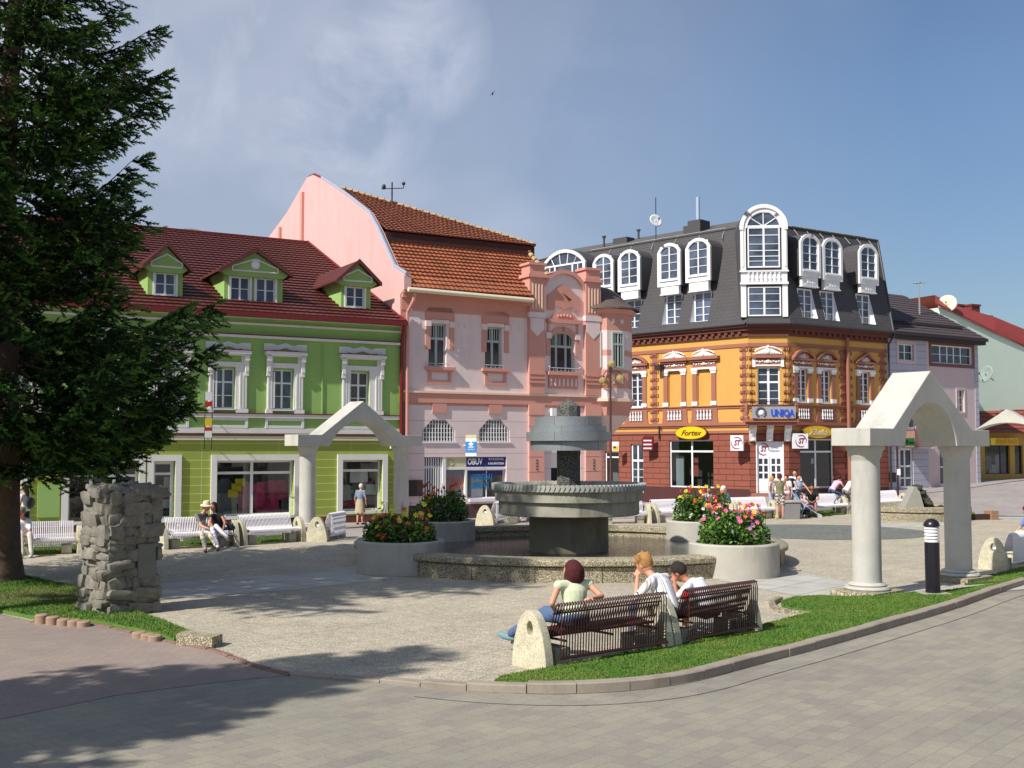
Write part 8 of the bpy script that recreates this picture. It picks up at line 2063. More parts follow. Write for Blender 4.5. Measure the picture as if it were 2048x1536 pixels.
def person(label, J, top=None, sleeve=.5, legs=None, leglen=1.0, shoes=None, hair=None, hairkind='short', skin=None, hat=None, voxel=.02, s=1.0, skirt=None, female=False, fing=True, group=None, base=None, hz=1.08):
    """J: joints in world space: hip, waist, chest, neck, head, face (unit facing), sh/el/ha/hi/kn/an with [0]=own left, [1]=own right, toe direction"""
    skin = skin or SKIN; hip, chest, neck, head = J['hip'], J['chest'], J['neck'], J['head']; face = J['face'].normalized()
    waist = J.get('waist', hip.lerp(chest, .45)); side = (J['sh'][1] - J['sh'][0]).normalized(); hs = (J['hi'][1] - J['hi'][0]).normalized()
    t = thing('person', label, 'person', base or (hip.x, hip.y, 0), math.atan2(face.y, face.x) - math.pi / 2, group)
    w_ = .92 if female else 1.0
    def torso(mb, g):
        etube(mb, [hip - (waist - hip) * .25, hip.lerp(waist, .3), waist, waist.lerp(chest, .6), chest, chest.lerp(neck, .55), chest.lerp(neck, .85)],
              [(.15 * s + g, .10 * s + g), (.165 * s + g, .115 * s + g), (.135 * s * w_ + g, .098 * s + g), (.15 * s * w_ + g, .112 * s + g), (.165 * s * w_ + g, .115 * s + g), (.15 * s * w_ + g, .09 * s + g), (.075 * s + g * .6, .07 * s + g * .6)], side)
        for k in (0, 1): cap_(mb, chest.lerp(neck, .55), J['sh'][k], .066 * s * w_ + g, .052 * s * w_ + g)
    S_ = s; b = MB(); torso(b, 0); cap_(b, chest.lerp(neck, .7), head - Vector((0, 0, .04 * s)), .055 * s, .052 * s)
    up = (head - neck).normalized(); up = (up - face * up.dot(face)).normalized(); rt = face.cross(up); rm = Matrix((rt, face, up)).transposed()
    s = S_ * hz
    b.ell(None, tuple(head), (.074 * s, .094 * s, .112 * s), 16, 12, rot=rm); b.ell(None, tuple(head + face * .03 * s - up * .055 * s), (.052 * s, .06 * s, .06 * s), 12, 8, rot=rm)
    b.ell(None, tuple(head + face * .097 * s - up * .012 * s), (.014 * s, .022 * s, .026 * s), 8, 6, rot=rm)
    for sg in (-1, 1): b.ell(None, tuple(head + rt * sg * .076 * s - up * .01 * s), (.012 * s, .022 * s, .032 * s), 8, 6, rot=rm)
    s = S_
    for k in (0, 1):
        sh, el, ha = J['sh'][k], J['el'][k], J['ha'][k]; cap_(b, sh, el, .05 * s * w_, .038 * s * w_); cap_(b, el, ha, .038 * s * w_, .024 * s)
        hd = J.get('hd', [None, None])[k] or (ha - el).normalized(); pn = hd.cross(Vector((0, 0, 1)) if abs(hd.z) < .9 else side).normalized(); pt = hd.cross(pn).normalized()
        hm = Matrix((pn, pt, hd)).transposed(); b.ell(None, tuple(ha + hd * .045 * s), (.04 * s, .018 * s, .05 * s), 10, 7, rot=hm)
        if fing:
            for q in range(4):
                o = ha + hd * .075 * s + pn * (q - 1.5) * .019 * s; ln = (.068, .078, .072, .056)[q] * s; curl = J.get('curl', .5)
                m1 = o + (hd * math.cos(curl * .6) + pt * math.sin(curl * .6)) * ln * .55; m2 = m1 + (hd * math.cos(curl * 1.8) + pt * math.sin(curl * 1.8)) * ln * .5
                cap_(b, o, m1, .0088 * s, .0082 * s, 6); cap_(b, m1, m2, .0082 * s, .0072 * s, 6)
            o = ha + hd * .02 * s - pn * .03 * s; m1 = o + (hd * .6 - pn * .7 + pt * .2).normalized() * .04 * s; cap_(b, o, m1, .011 * s, .01 * s, 6); cap_(b, m1, m1 + (hd * .9 + pt * .3) * .03 * s, .01 * s, .008 * s, 6)
        hi, kn, an = J['hi'][k], J['kn'][k], J['an'][k]; cap_(b, hi, kn, .078 * s, .052 * s); cap_(b, kn, kn.lerp(an, .35), .05 * s, .056 * s); cap_(b, kn.lerp(an, .35), an, .056 * s, .034 * s)
        td = J['toe'][k].normalized(); cap_(b, an - Vector((0, 0, .03 * s)), an + td * .13 * s - Vector((0, 0, .045 * s)), .034 * s, .026 * s)
    remesh(b, voxel * .8 if fing else voxel, 2).build('body', skin, t, recalc=False)
    if top:
        b = MB(); torso(b, .016 * s)
        for k in (0, 1):
            sh, el = J['sh'][k], J['el'][k]
            if sleeve <= 1: cap_(b, sh, sh.lerp(el, max(.08, sleeve)), .062 * s * w_, (.062 - .012 * sleeve) * s * w_) if sleeve > .12 else b.ell(None, tuple(sh), (.058 * s,) * 3, 10, 7)
            else: cap_(b, sh, el, .062 * s, .05 * s); cap_(b, el, el.lerp(J['ha'][k], sleeve - 1), .05 * s, .036 * s)
        remesh(b, voxel, 3).build('top', top, t, recalc=False)
    if legs:
        b = MB(); etube(b, [hip - (waist - hip) * .3, hip, hip.lerp(waist, .45)], [(.165 * s, .12 * s), (.178 * s, .13 * s), (.155 * s, .118 * s)], side)
        for k in (0, 1):
            hi, kn, an = J['hi'][k], J['kn'][k], J['an'][k]
            if leglen <= 1 and leglen < .5: cap_(b, hi, hi.lerp(kn, leglen * 2), .095 * s, .082 * s)
            else: cap_(b, hi, kn, .094 * s, .068 * s); cap_(b, kn, kn.lerp(an, min(1, (leglen - .5) * 2 - .04)), .068 * s, .056 * s)
        remesh(b, voxel, 3).build('shorts' if leglen < .6 else 'trousers', legs, t, recalc=False)
    if skirt:
        b = MB(); zt_ = hip.z + .12 * s; zb_ = skirt[1]; etube(b, [(hip.x, hip.y, zt_), (hip.x, hip.y, hip.z - .05), (hip.x, hip.y, zb_)], [(.15 * s, .12 * s), (.185 * s, .15 * s), (.23 * s, .2 * s)], side); b.build('skirt', skirt[0], t, recalc=False)
    if shoes:
        for k in (0, 1):
            an, td = J['an'][k], J['toe'][k].normalized(); b = MB(); q = td.to_track_quat('Y', 'Z').to_matrix()
            b.ell(None, tuple(an + td * .06 * s - Vector((0, 0, .045 * s))), (.046 * s, .14 * s, .042 * s), 12, 8, rot=q); b.build('shoe', shoes, t)
    if hair:
        s = S_ * hz; b = MB(); g = random.Random(len(label))
        offs = Vector((random.random() * 9, 3, 5))
        def ff(p): return p * (1 + .06 * noise.noise(p * 3.0 + offs) + .045 * noise.noise(Vector((p.x * 14, p.y * 14, p.z * 4)) + offs))
        b.ell(None, tuple(head - face * .018 * s + up * .022 * s), (.088 * s, .098 * s, .108 * s), 22, 16, rot=rm, f=ff)
        if hairkind == 'bob':
            b.ell(None, tuple(head - face * .035 * s - up * .015 * s), (.108 * s, .1 * s, .124 * s), 22, 16, rot=rm, f=ff)
            for sg in (-1, 1): b.ell(None, tuple(head + rt * sg * .066 * s - up * .045 * s + face * .01 * s), (.034 * s, .06 * s, .075 * s), 12, 8, rot=rm, f=ff)
        if hairkind == 'long': etube(b, [head + up * .05 * s - face * .03 * s, head - up * .1 * s - face * .06 * s, head - up * .3 * s - face * .08 * s], [(.08 * s, .07 * s), (.085 * s, .05 * s), (.05 * s, .03 * s)], rt)
        if hairkind == 'pony': cap_(b, head - face * .1 * s + up * .03 * s, head - face * .14 * s - up * .14 * s, .03 * s, .018 * s)
        if hairkind == 'tousled':
            for k in range(26):
                a = g.uniform(0, 6.28); e = g.uniform(.1, 1.2); dd = (rt * math.cos(a) * math.cos(e) + face * math.sin(a) * math.cos(e) + up * math.sin(e)); q = head + up * .02 * s + dd * .085 * s
                b.tube(None, [tuple(q), tuple(q + (dd + up * .5 - face * .2) * .035 * s)], [.022 * s, .004 * s], 5)
        m = remesh(b, voxel * .7, 2)
        # keep the face free: push hair in front of the face backwards
        for v in m.v:
            q = v - head; f_ = q.dot(face); u_ = q.dot(up)
            if f_ > .03 * s and u_ < .05 * s: v -= face * (f_ - .03 * s)
        m.build('hair', hair, t, recalc=False)
    if hat:
        s = S_ * hz; b = MB(); c = head + up * .04 * s; n = 20; pr = [(.0, .115), (.06, .112), (.088, .085), (.096, .03), (.1, .02), (.16, -.005), (.158, -.015), (.1, .0)]
        if hat[1] == 'cap': pr = [(.0, .105), (.05, .1), (.085, .07), (.095, .0), (.092, -.02)]
        base_ = len(b.v)
        for r, z in pr:
            for k in range(n): a = 2 * math.pi * k / n; b.v.append(c + (rt * math.cos(a) + face * math.sin(a)) * r * s + up * z * s)
        for i in range(len(pr) - 1):
            for k in range(n): b.f.append([base_ + i * n + k, base_ + i * n + (k + 1) % n, base_ + (i + 1) * n + (k + 1) % n, base_ + (i + 1) * n + k]); b.m.append(0); b.sm.append(True)
        b.build('hat', hat[0], t, recalc=False)
    return t
A = atdepth
def fv(px0, D0, px1, D1): a, b = A(px0, 1000, D0), A(px1, 1000, D1); d = b - a; d.z = 0; return d.normalized()
def pair(a, b): return [A(*a), A(*b)]
_A = atdepth
A = lambda x, y, D: _A(x, y, D - .47)
# --- three people on the near benches
fw = Vector((-.42, .9, 0)).normalized(); leg = Vector((-.7, .7, 0))
J = dict(hip=A(1152, 1236, 14.72), waist=A(1150, 1212, 14.78), chest=A(1148, 1183, 14.82), neck=A(1146, 1161, 14.85), head=A(1144, 1144, 14.86), face=Vector((-.75, .65, -.05)),
         sh=pair((1117, 1171, 14.72), (1178, 1169, 14.9)), el=pair((1104, 1207, 14.66), (1203, 1192, 14.78)), ha=pair((1116, 1232, 14.85), (1183, 1196, 14.62)),
         hi=pair((1140, 1240, 14.68), (1164, 1238, 14.82)), kn=pair((1092, 1222, 15.05), (1085, 1232, 15.0)), an=[A(1020, 1268, 15.35), A(1048, 1277, 15.3)], toe=[Vector((-.8, .5, .2)), Vector((-.8, .5, -.1))], curl=.6)
person('woman with dark red bob in pale green sleeveless top, seen from behind, legs crossed', J, cloth('pale_green_knit', (206, 214, 180)), 0, cloth('blue_denim', (78, 100, 136), .2), 1.0, cloth('teal_trainer', (110, 150, 156)), cloth('dark_red_hair', (72, 20, 24), .35), 'bob', skin=SKIN, voxel=.013, female=True, s=1.06, hz=1.18)
J = dict(hip=A(1340, 1226, 15.8), waist=A(1335, 1200, 15.9), chest=A(1322, 1172, 16.02), neck=A(1303, 1150, 16.12), head=A(1288, 1128, 16.18), face=Vector((-.62, .55, -.55)),
         sh=pair((1302, 1163, 15.85), (1331, 1156, 16.25)), el=pair((1272, 1197, 15.95), (1318, 1200, 16.5)), ha=pair((1275, 1152, 16.18), (1296, 1206, 16.6)),
         hi=pair((1330, 1230, 15.75), (1346, 1226, 16.0)), kn=pair((1268, 1214, 16.3), (1292, 1212, 16.7)), an=[G(1264, 1280, .09), G(1288, 1274, .09)], toe=[leg, leg], curl=1.2)
person('blond young man in white striped shirt leaning forward, hand at his mouth', J, m_stripes('striped_shirt', (228, 228, 232), (172, 160, 146), (60, 60, 70), .1, R(20)), .95, cloth('grey_jeans', (74, 82, 98), .2), 1.0, cloth('dark_shoe', (40, 38, 40)), cloth('ginger_blond_hair', (164, 120, 68), .3), 'tousled', voxel=.013, s=1.08, hz=1.18)
J = dict(hip=A(1420, 1222, 16.85), waist=A(1414, 1198, 16.95), chest=A(1397, 1176, 17.05), neck=A(1376, 1162, 17.15), head=A(1358, 1144, 17.2), face=Vector((-.66, .5, -.7)),
         sh=pair((1376, 1173, 16.9), (1402, 1163, 17.3)), el=pair((1353, 1196, 17.0), (1372, 1192, 17.5)), ha=pair((1349, 1163, 17.15), (1352, 1170, 17.4)),
         hi=pair((1412, 1226, 16.8), (1426, 1222, 17.05)), kn=pair((1352, 1212, 17.3), (1370, 1210, 17.7)), an=[G(1350, 1270, .09), G(1370, 1264, .09)], toe=[leg, leg], curl=1.0)
person('dark haired boy in white T-shirt with red sides bending forward, hands to face', J, cloth('white_tshirt', (226, 226, 232)), .75, cloth('dark_shorts', (50, 52, 66)), .55, cloth('dark_shoe', (40, 38, 40)), cloth('black_hair', (40, 32, 30), .3), 'short', skin=SKIN2, voxel=.013, s=1.02, hz=1.2)
mb = MB(); c = A(1372, 1190, 16.88); mb.ell(None, tuple(c), (.05, .12, .1), 10, 8); mb2 = [o for o in bpy.data.objects if o.name.startswith('person') and 'red sides' in o.get('label', '')][0]; mb.build('red_side_panel', cloth('red_panel', (200, 50, 36)), mb2)
A = _A
# --- couple on the white bench
J = dict(hip=A(392, 1069, 31.0), chest=A(399, 1040, 31.0), neck=A(407, 1024, 31.0), head=A(413, 1013, 30.95), face=Vector((.9, -.25, -.1)),
         sh=pair((412, 1030, 31.1), (393, 1031, 30.8)), el=pair((420, 1045, 31.0), (403, 1052, 30.6)), ha=pair((425, 1052, 30.7), (420, 1058, 30.4)), hi=pair((397, 1070, 31.1), (388, 1070, 30.9)),
         kn=pair((416, 1064, 30.6), (403, 1066, 30.4)), an=[G(433, 1092, .1), G(411, 1098, .1)], toe=[Vector((.6, -.8, 0)), Vector((.2, -1, 0))])
person('man in straw hat, grey shirt and beige trousers kissing his companion', J, cloth('grey_check_shirt', (110, 112, 112), .3), .6, cloth('beige_trousers', (190, 182, 156)), 1.0, cloth('brown_shoe', (84, 72, 56)), cloth('grey_hair', (120, 110, 100)), 'short', hat=(cloth('straw', (214, 204, 164)), 'hat'), voxel=.022, fing=False)
J = dict(hip=A(440, 1068, 31.0), chest=A(434, 1040, 31.0), neck=A(430, 1025, 31.0), head=A(427, 1013, 30.95), face=Vector((-.55, -.8, 0)),
         sh=pair((443, 1030, 31.0), (422, 1032, 30.8)), el=pair((450, 1046, 30.8), (420, 1048, 30.6)), ha=pair((446, 1058, 30.5), (428, 1056, 30.4)), hi=pair((445, 1070, 31.0), (434, 1070, 30.9)),
         kn=pair((432, 1052, 30.5), (424, 1058, 30.4)), an=[A(455, 1076, 30.4), G(436, 1095, .1)], toe=[Vector((.8, -.5, -.2)), Vector((.1, -1, 0))])
person('dark haired woman in black striped top and white trousers, embraced on the bench', J, cloth('black_top', (30, 28, 32)), .15, cloth('white_trousers', (226, 226, 236)), 1.0, cloth('sandal', (120, 84, 60)), cloth('black_hair', (26, 22, 24)), 'long', voxel=.022, fing=False, female=True, s=.95, skin=SKIN2)
for (px, py, w_, lb) in ((361, 1056, .2, 'shiny black handbag on the white bench left of the couple'), (457, 1057, .2, 'dark bag beside the embraced woman')):
    c = A(px, py, 30.95); mb = MB(); mb.ell(None, (0, 0, 0), (w_, .1, .15), 14, 8, f=lambda p: Vector((p.x, p.y, max(p.z, -.8) * (1 - .12 * abs(p.x))))); mb.tube(None, [(-.12, 0, .1), (-.06, 0, .22), (.06, 0, .22), (.12, 0, .1)], .012, 5)
    for v in mb.v: v += c
    one(mb, 'handbag', pm('black_leather', (28, 28, 32), .35), lb, 'bag', c)
# --- old man at the trunk, woman behind
J = dict(hip=A(50, 1080, 28.3), chest=A(50, 1050, 28.3), neck=A(46, 1036, 28.2), head=A(42, 1024, 28.1), face=Vector((-.4, -.9, -.3)),
         sh=pair((58, 1043, 28.3), (40, 1043, 28.2)), el=pair((60, 1064, 28.1), (38, 1064, 28.0)), ha=pair((46, 1074, 27.8), (36, 1076, 27.8)), hi=pair((56, 1080, 28.3), (44, 1080, 28.3)),
         kn=pair((60, 1068, 27.85), (42, 1070, 27.85)), an=[G(63, 1108, .1), G(44, 1110, .1)], toe=[Vector((.2, -1, 0)), Vector((0, -1, 0))])
person('grey haired old man in white T-shirt, half hidden by the spruce trunk', J, cloth('white_tshirt', (226, 226, 232)), .7, cloth('pale_trousers', (204, 200, 190)), 1.0, cloth('white_shoe', (210, 210, 205)), cloth('grey_hair', (150, 146, 140)), 'short', skin=SKIN2, voxel=.022, fing=False)
def stander(label, px, D, H_, facing, top, sleeve, legs, leglen, shoes, hair, hk, arms='down', z0=None, **kw):
    p = A(px, 1000, D); z0 = gz(p.x, p.y) if z0 is None else z0; o = Vector((p.x, p.y, z0)); f = Vector((facing[0], facing[1], 0)).normalized(); r = Vector((f.y, -f.x, 0)); k = H_ / 1.72; U = Vector((0, 0, 1)); st = kw.pop('stoop', 0)
    def q(x, y, z): return o + r * x * k + f * (y + st * max(0, z - .9)) * k + U * z * k
    ha = {'down': [q(-.24, .08, .8), q(.24, .1, .8)], 'front': [q(-.16, .3, 1.05), q(.14, .3, 1.08)], 'bag': [q(-.2, .22, 1.02), q(.24, .05, .8)], 'bar': [q(-.2, .5, .98), q(.2, .5, .98)]}[arms]
    el = {'down': [q(-.25, .0, 1.1), q(.25, .0, 1.1)], 'front': [q(-.26, .02, 1.1), q(.26, .02, 1.1)], 'bag': [q(-.27, .0, 1.12), q(.25, .0, 1.1)], 'bar': [q(-.24, .2, 1.2), q(.24, .2, 1.2)]}[arms]
    J = dict(hip=q(0, 0, .94), chest=q(0, .0, 1.27), neck=q(0, 0, 1.45), head=q(0, .02, 1.59), face=f + Vector((0, 0, -.1 - st)), sh=[q(-.18, 0, 1.40), q(.18, 0, 1.40)], el=el, ha=ha,
             hi=[q(-.09, 0, .9), q(.09, 0, .9)], kn=[q(-.1, .03, .49), q(.1, .0, .49)], an=[q(-.1, -.04, .085), q(.11, .02, .085)], toe=[f - r * .2, f + r * .2])
    if kw.get('skirtz'): kw['skirt'] = (kw['skirtm'], z0 + kw['skirtz'])
    kw.pop('skirtz', None); kw.pop('skirtm', None)
    return person(label, J, top, sleeve, legs, leglen, shoes, hair, hk, s=k, fing=False, voxel=.024, base=(o.x, o.y, o.z), **kw)
stander('walking woman in light top carrying a black shoulder bag near the spruce trunk', 50, 31.6, 1.68, (-1, .1), cloth('white_tshirt', (226, 226, 232)), .2, cloth('black_trousers', (30, 30, 34)), 1, M_blk, cloth('brown_hair', (70, 40, 28)), 'long', 'bag', female=True)
mb = MB(); c = A(61, 1006, 31.4); mb.ell(None, tuple(c), (.1, .2, .17), 12, 8); mb.tube(None, [tuple(c + Vector((0, 0, .12))), tuple(A(52, 990, 31.5))], .015, 5); one(mb, 'shoulder_bag', pm('black_leather', (28, 28, 32)), 'black shoulder bag carried by the walking woman', 'bag', c)
stander('white haired old woman in blue grey jacket and beige skirt at the shop window', 720, 39.8, 1.44, (.35, 1), cloth('blue_grey_jacket', (118, 130, 152)), .8, None, 1, cloth('dark_shoe', (40, 38, 40)), cloth('white_hair', (210, 206, 200)), 'short', 'down', female=True, stoop=.12, skirtz=.42, skirtm=cloth('beige_skirt', (176, 162, 136)))
gR = None
stander('woman in olive vest and plaid shorts standing with her back to us', 1560, 42.6, 1.74, (.12, 1), cloth('olive_vest', (118, 118, 92)), .1, m_check('plaid_cloth', (206, 200, 190), (92, 74, 78), .07), .36, cloth('beige_shoe', (150, 130, 110)), cloth('auburn_hair', (80, 36, 30)), 'pony', 'front', female=True)
stander('woman in pale pink top behind the plaid shorts woman', 1573, 44.2, 1.66, (-.6, -.8), cloth('pale_pink_top', (226, 204, 206)), .5, cloth('rose_trousers', (160, 120, 120)), 1, M_blk, cloth('brown_hair', (70, 40, 28)), 'short', 'down', female=True)
stander('blonde girl in pale blue trousers left of the plaid shorts woman', 1543, 44.8, 1.6, (.8, -.5), cloth('pale_lilac_top', (196, 196, 214)), .4, cloth('pale_blue_trousers', (160, 184, 214)), 1, M_blk, cloth('blonde_hair', (190, 160, 110)), 'long', 'down', female=True)
stander('woman in pale blue dress pushing the pushchair', 1597, 43.9, 1.68, (.35, -.8), cloth('pale_blue_dress', (140, 172, 200)), .08, None, 1, M_blk, cloth('dark_brown_hair', (48, 28, 24)), 'pony', 'bar', female=True, skirtz=.35, skirtm=cloth('pale_blue_dress', (140, 172, 200)))
stander('tall man in white shirt with a black bag behind the blue dress', 1591, 45.4, 1.84, (-.5, -.9), cloth('white_tshirt', (226, 226, 232)), .6, cloth('dark_trousers', (44, 44, 56)), 1, M_blk, cloth('dark_brown_hair', (48, 28, 24)), 'short', 'bag')
mb = MB(); c = A(1583, 966, 44.6); mb.ell(None, tuple(c), (.22, .14, .2), 12, 8); mb.tube(None, [tuple(c + Vector((-.1, 0, .15))), tuple(c + Vector((0, 0, .3))), tuple(c + Vector((.1, 0, .15)))], .015, 5); one(mb, 'handbag', pm('black_leather', (28, 28, 32)), 'black bag held between the women by the corner door', 'bag', c)
def sitter(label, px, D, facing, top, sleeve, legs, leglen, shoes, hair, hk, z=.5, hat=None, lean=.12, armz=.62, **kw):
    p = A(px, 1000, D); o = Vector((p.x, p.y, 0)); f = Vector((facing[0], facing[1], 0)).normalized(); r = Vector((f.y, -f.x, 0)); U = Vector((0, 0, 1))
    q = lambda x, y, zz: o + r * x + f * y + U * zz
    J = dict(hip=q(0, 0, z), chest=q(0, lean * .6, z + .34), neck=q(0, lean, z + .52), head=q(0, lean + .05, z + .67), face=f + Vector((0, 0, -.35)), sh=[q(-.18, lean * .9, z + .47), q(.18, lean * .9, z + .47)],
             el=[q(-.24, lean + .12, z + .22), q(.24, lean + .12, z + .22)], ha=[q(-.06, .42, armz), q(.08, .42, armz)], hi=[q(-.09, 0, z), q(.09, 0, z)], kn=[q(-.13, .44, z + .03), q(.13, .44, z + .03)], an=[q(-.12, .5, .09), q(.12, .46, .09)], toe=[f, f])
    return person(label, J, top, sleeve, legs, leglen, shoes, hair, hk, hat=hat, fing=False, voxel=.024, **kw)
sitter('man in black T-shirt and shorts seated on the white bench, looking down', 1624, 44.2, (-.25, -1), cloth('black_tshirt', (24, 24, 28)), .6, cloth('dark_shorts', (50, 52, 66)), .4, M_blk, cloth('dark_brown_hair', (48, 28, 24)), 'short', skin=SKIN2, lean=.2)
sitter('hooded sitter in white cap and blue jacket behind the planter flowers', 1447, 41.4, (-.2, -1), cloth('blue_jacket', (60, 84, 130)), 1.5, cloth('dark_trousers', (44, 44, 56)), 1, M_blk, cloth('white_cloth_hood', (222, 214, 196)), 'bob', hat=(cloth('white_cloth_hood', (222, 214, 196)), 'cap'))
sitter('dark haired sitter in white top nearly hidden behind the red flowers', 1414, 41.9, (.2, -1), cloth('white_tshirt', (226, 226, 232)), .5, cloth('dark_trousers', (44, 44, 56)), 1, M_blk, cloth('dark_brown_hair', (48, 28, 24)), 'short')
sitter('person in blue shirt on the brown bench cut by the right edge', 2066, 27.4, (-.6, .8), cloth('blue_shirt', (110, 130, 180)), .6, cloth('dark_trousers', (44, 44, 56)), 1, M_blk, cloth('brown_hair', (70, 40, 28)), 'short')
# bicycles with riders behind the bench
M_steel = pm('bike_steel', (150, 156, 164), .35, .05, 3, 20, 0, .6); M_tyre = pm('tyre', (24, 24, 24), .8)
def bike(label, px, D, ang, col):
    p = A(px, 1000, D); o = Vector((p.x, p.y, gz(p.x, p.y))); f = Fr(o, ang); t = thing('bicycle', label, 'bicycle', o, f.rz(), 'bicycles ridden behind the white bench')
    for u in (-.52, .52):
        mb = MB(); n = 24
        mb.tube(f, [(u + .33 * math.cos(2 * math.pi * k / n), 0, .34 + .33 * math.sin(2 * math.pi * k / n)) for k in range(n + 1)], .018, 5, 0, False); w_ = mb.build('wheel', M_tyre, t)
        mb = MB()
        for k in range(12): a = 2 * math.pi * k / 12; mb.tube(f, [(u, 0, .34), (u + .31 * math.cos(a), 0, .34 + .31 * math.sin(a))], .003, 3)
        mb.build('spokes', M_steel, w_)
    mb = MB(); B_, S_, H_, R_, F_ = (-.08, 0, .3), (-.22, 0, .8), (.36, 0, .82), (-.52, 0, .34), (.52, 0, .34)
    for a, b in ((B_, S_), (B_, H_), (S_, H_), (B_, R_), (S_, R_), (H_, F_)): mb.tube(f, [a, b], .018, 6)
    mb.build('frame', col, t)
    mb = MB(); mb.tube(f, [(.36, 0, .82), (.34, 0, 1.0)], .015, 5); mb.tube(f, [(.34, -.27, 1.02), (.36, 0, 1.0), (.34, .27, 1.02)], .014, 5); mb.build('handlebar', M_steel, t)
    mb = MB(); mb.ell(f, (-.25, 0, .86), (.13, .07, .035), 10, 6); mb.build('saddle', M_blk, t)
    mb = MB(); mb.tube(f, [(-.08, -.12, .18), (-.08, -.1, .3), (-.08, .1, .3), (-.08, .12, .42)], .012, 5); mb.build('pedals', M_steel, t)
    return f
def rider(label, f, top, legs, leglen, hair, hk):
    q = lambda u, y, z: f.M @ Vector((u, y, z)); d = f.d
    J = dict(hip=q(-.24, 0, .93), chest=q(.02, 0, 1.2), neck=q(.14, 0, 1.33), head=q(.22, 0, 1.45), face=d + Vector((0, 0, -.1)), sh=[q(.1, .17, 1.28), q(.1, -.17, 1.28)], el=[q(.2, .24, 1.1), q(.2, -.24, 1.1)], ha=[q(.33, .24, 1.05), q(.33, -.24, 1.05)],
             hi=[q(-.22, .09, .9), q(-.22, -.09, .9)], kn=[q(.08, .11, .62), q(.14, -.11, .78)], an=[q(-.06, .12, .2), q(-.06, -.12, .42)], toe=[d, d])
    return person(label, J, top, .5, legs, leglen, cloth('white_shoe', (210, 210, 205)), hair, hk, fing=False, voxel=.024, female=True, s=.95)
f1 = bike('bicycle under the girl in pink, farther left', 1672, 46.9, 62, pm('bike_blue', (60, 80, 130), .4)); f2 = bike('bicycle under the girl in white beside the arch column', 1700, 46.3, 66, pm('bike_silver', (140, 144, 150), .4))
rider('girl in pink T-shirt and jeans on a bicycle behind the bench', f1, cloth('pink_tshirt', (226, 180, 200)), cloth('blue_denim', (78, 100, 136)), 1, cloth('dark_brown_hair', (48, 28, 24)), 'pony')
rider('girl in white top and grey shorts on a bicycle beside the arch column', f2, cloth('white_pink_top', (230, 214, 220)), cloth('grey_shorts', (150, 146, 132)), .42, cloth('dark_brown_hair', (48, 28, 24)), 'short')
# pushchair with child
p = G(1616, 1036); f = Fr(p, 96); t = thing('pushchair', 'navy pushchair with pale blue frame and small double wheels', 'pushchair', p, f.rz())
M_pf = pm('pale_blue_tube', (170, 190, 214), .35, .05)
mb = MB()
for y in (-.2, .2):
    mb.tube(f, [(-.48, y, .95), (-.3, y, .62), (.42, y, .1)], .014, 6); mb.tube(f, [(-.3, y, .1), (-.12, y, .5), (.0, y, .62)], .014, 6); mb.tube(f, [(-.3, y, .62), (-.62, y, 1.02)], .014, 6)
mb.tube(f, [(.42, -.2, .1), (.42, .2, .1)], .012, 5); mb.tube(f, [(-.3, -.2, .1), (-.3, .2, .1)], .012, 5); mb.build('frame', M_pf, t)
for u in (-.3, .42):
    for y in (-.26, -.16, .16, .26):
        mb = MB(); n = 14; mb.tube(f, [(u + .065 * math.cos(2 * math.pi * k / n), y, .08 + .065 * math.sin(2 * math.pi * k / n)) for k in range(n + 1)], .018, 5, 0, False); mb.tube(f, [(u, y - .012, .08), (u, y + .012, .08)], .045, 8); mb.build('wheel', pm('pale_wheel', (180, 184, 188), .5), t)
mb = MB(); mb.add(f, [(.18, -.18, .38), (.18, .18, .38), (-.14, .18, .34), (-.14, -.18, .34), (-.4, .18, .86), (-.4, -.18, .86)], [(0, 1, 2, 3), (3, 2, 4, 5)]); o = mb.build('seat', pm('navy_cloth', (30, 32, 62), .85), t, recalc=False); sm = o.modifiers.new('t', 'SOLIDIFY'); sm.thickness = .04
mb = MB(); mb.add(f, [(-.4, -.2, .86), (-.4, .2, .86), (-.5, .2, 1.0), (-.5, -.2, 1.0), (-.16, .2, .98), (-.16, -.2, .98), (-.36, .2, 1.1), (-.36, -.2, 1.1)], [(0, 1, 2, 3), (3, 2, 6, 7), (7, 6, 4, 5)]); o = mb.build('hood', pm('navy_cloth', (30, 32, 62)), t, recalc=False); sm = o.modifiers.new('t', 'SOLIDIFY'); sm.thickness = .02
mb = MB(); mb.ell(f, (-.1, 0, .22), (.2, .15, .09), 10, 6); mb.build('basket', pm('navy_cloth', (30, 32, 62)), t)
q = lambda u, y, z: f.M @ Vector((u, y, z)); d = f.d
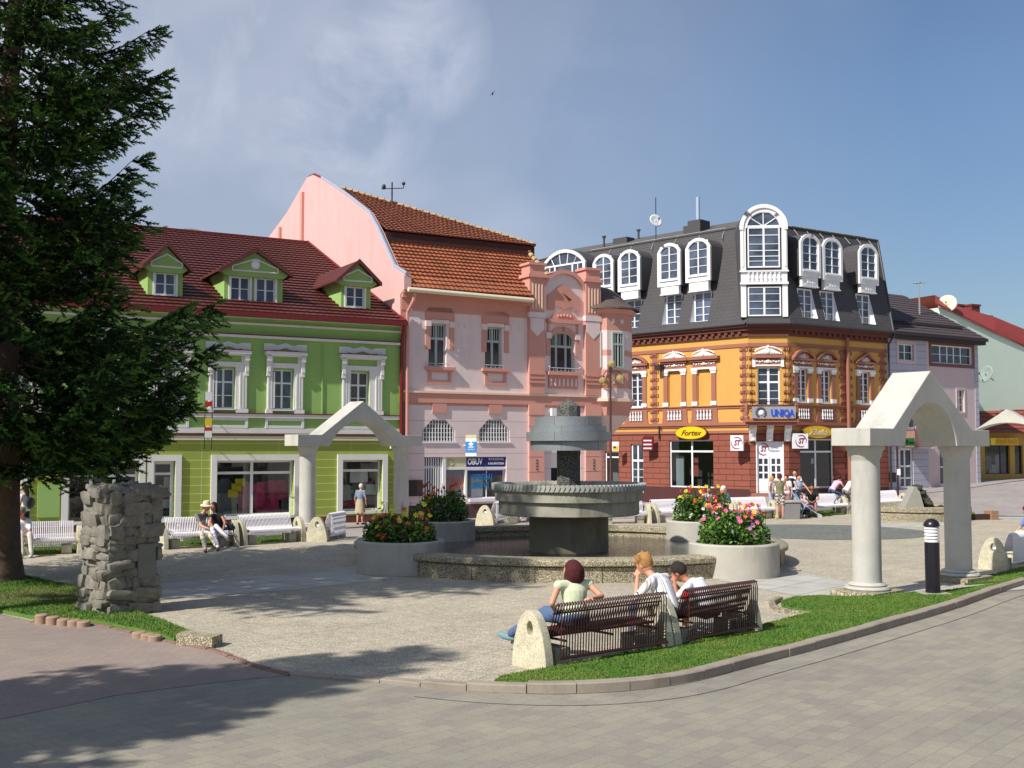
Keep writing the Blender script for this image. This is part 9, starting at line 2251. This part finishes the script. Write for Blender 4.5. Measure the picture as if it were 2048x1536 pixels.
J = dict(hip=q(-.08, 0, .44), chest=q(-.2, 0, .64), neck=q(-.26, 0, .74), head=q(-.27, 0, .85), face=d + Vector((0, -.6, 0)), sh=[q(-.23, .1, .71), q(-.23, -.1, .71)], el=[q(-.12, .15, .6), q(-.12, -.15, .6)], ha=[q(.02, .1, .56), q(.02, -.1, .56)], hi=[q(-.08, .05, .44), q(-.08, -.05, .44)], kn=[q(.16, .07, .46), q(.16, -.07, .46)], an=[q(.24, .07, .26), q(.24, -.07, .26)], toe=[d, d])
person('small child in pink sitting in the navy pushchair', J, cloth('child_pink', (206, 170, 190)), .6, cloth('child_lilac', (150, 120, 160)), .9, None, cloth('blonde_hair', (190, 160, 110)), 'short', fing=False, voxel=.016, s=.56)
# small things behind the fountain: red white box sign, street boards by the pink house
def small(name, label, cat, px, py, D, w_, h, mats, ang=90, det=None):
    c = A(px, py, D); f = Fr((c.x, c.y, 0), ang); mb = MB(); mb.box(f, -w_ / 2, w_ / 2, -.06, .06, c.z - h / 2, c.z + h / 2, 0)
    if det: det(mb, f, c)
    mb.tube(f, [(w_ * .4, .06, c.z), (w_ * .4, .8, c.z)], .02, 4, len(mats) - 1)
    return one(mb, name, mats, label, cat, c)
def d1(mb, f, c): mb.box(f, -.26, .16, -.065, -.061, c.z - .26, c.z + .26, 1)
small('box_sign', 'red and white box sign just above the fountain drum', 'shop sign', 1204, 845, 47, .6, .72, [M_whitef, pm('bright_red', (214, 28, 24), .4)], 84, d1)
def d2(mb, f, c): textmb(mb, f, 'taxi', 0, -.07, c.z, .26, 1)
small('yellow_plate', 'small yellow plate sign between pink wall and narrow door', 'shop sign', 1195, 905, 48.5, .42, .24, [M_yel2, M_blk], 80)
def d3(mb, f, c): mb.box(f, -.08, .08, -.066, -.061, c.z - .08, c.z + .08, 1)
small('house_plate', 'small square white plate below the yellow plate sign', 'sign', 1190, 914, 48.2, .18, .2, [M_whitef, M_blk], 70, d3)
def d4(mb, f, c): mb.box(f, -.12, .1, -.066, -.061, c.z - .2, c.z + .16, 1); mb.box(f, -.2, .2, -.066, -.061, c.z - .34, c.z - .28, 0)
small('red_notice', 'small red and white notice on the pink quoin', 'sign', 1169, 934, 47.2, .36, .6, [M_whitef, pm('crimson_card', (190, 30, 60), .5)], 75, d4)
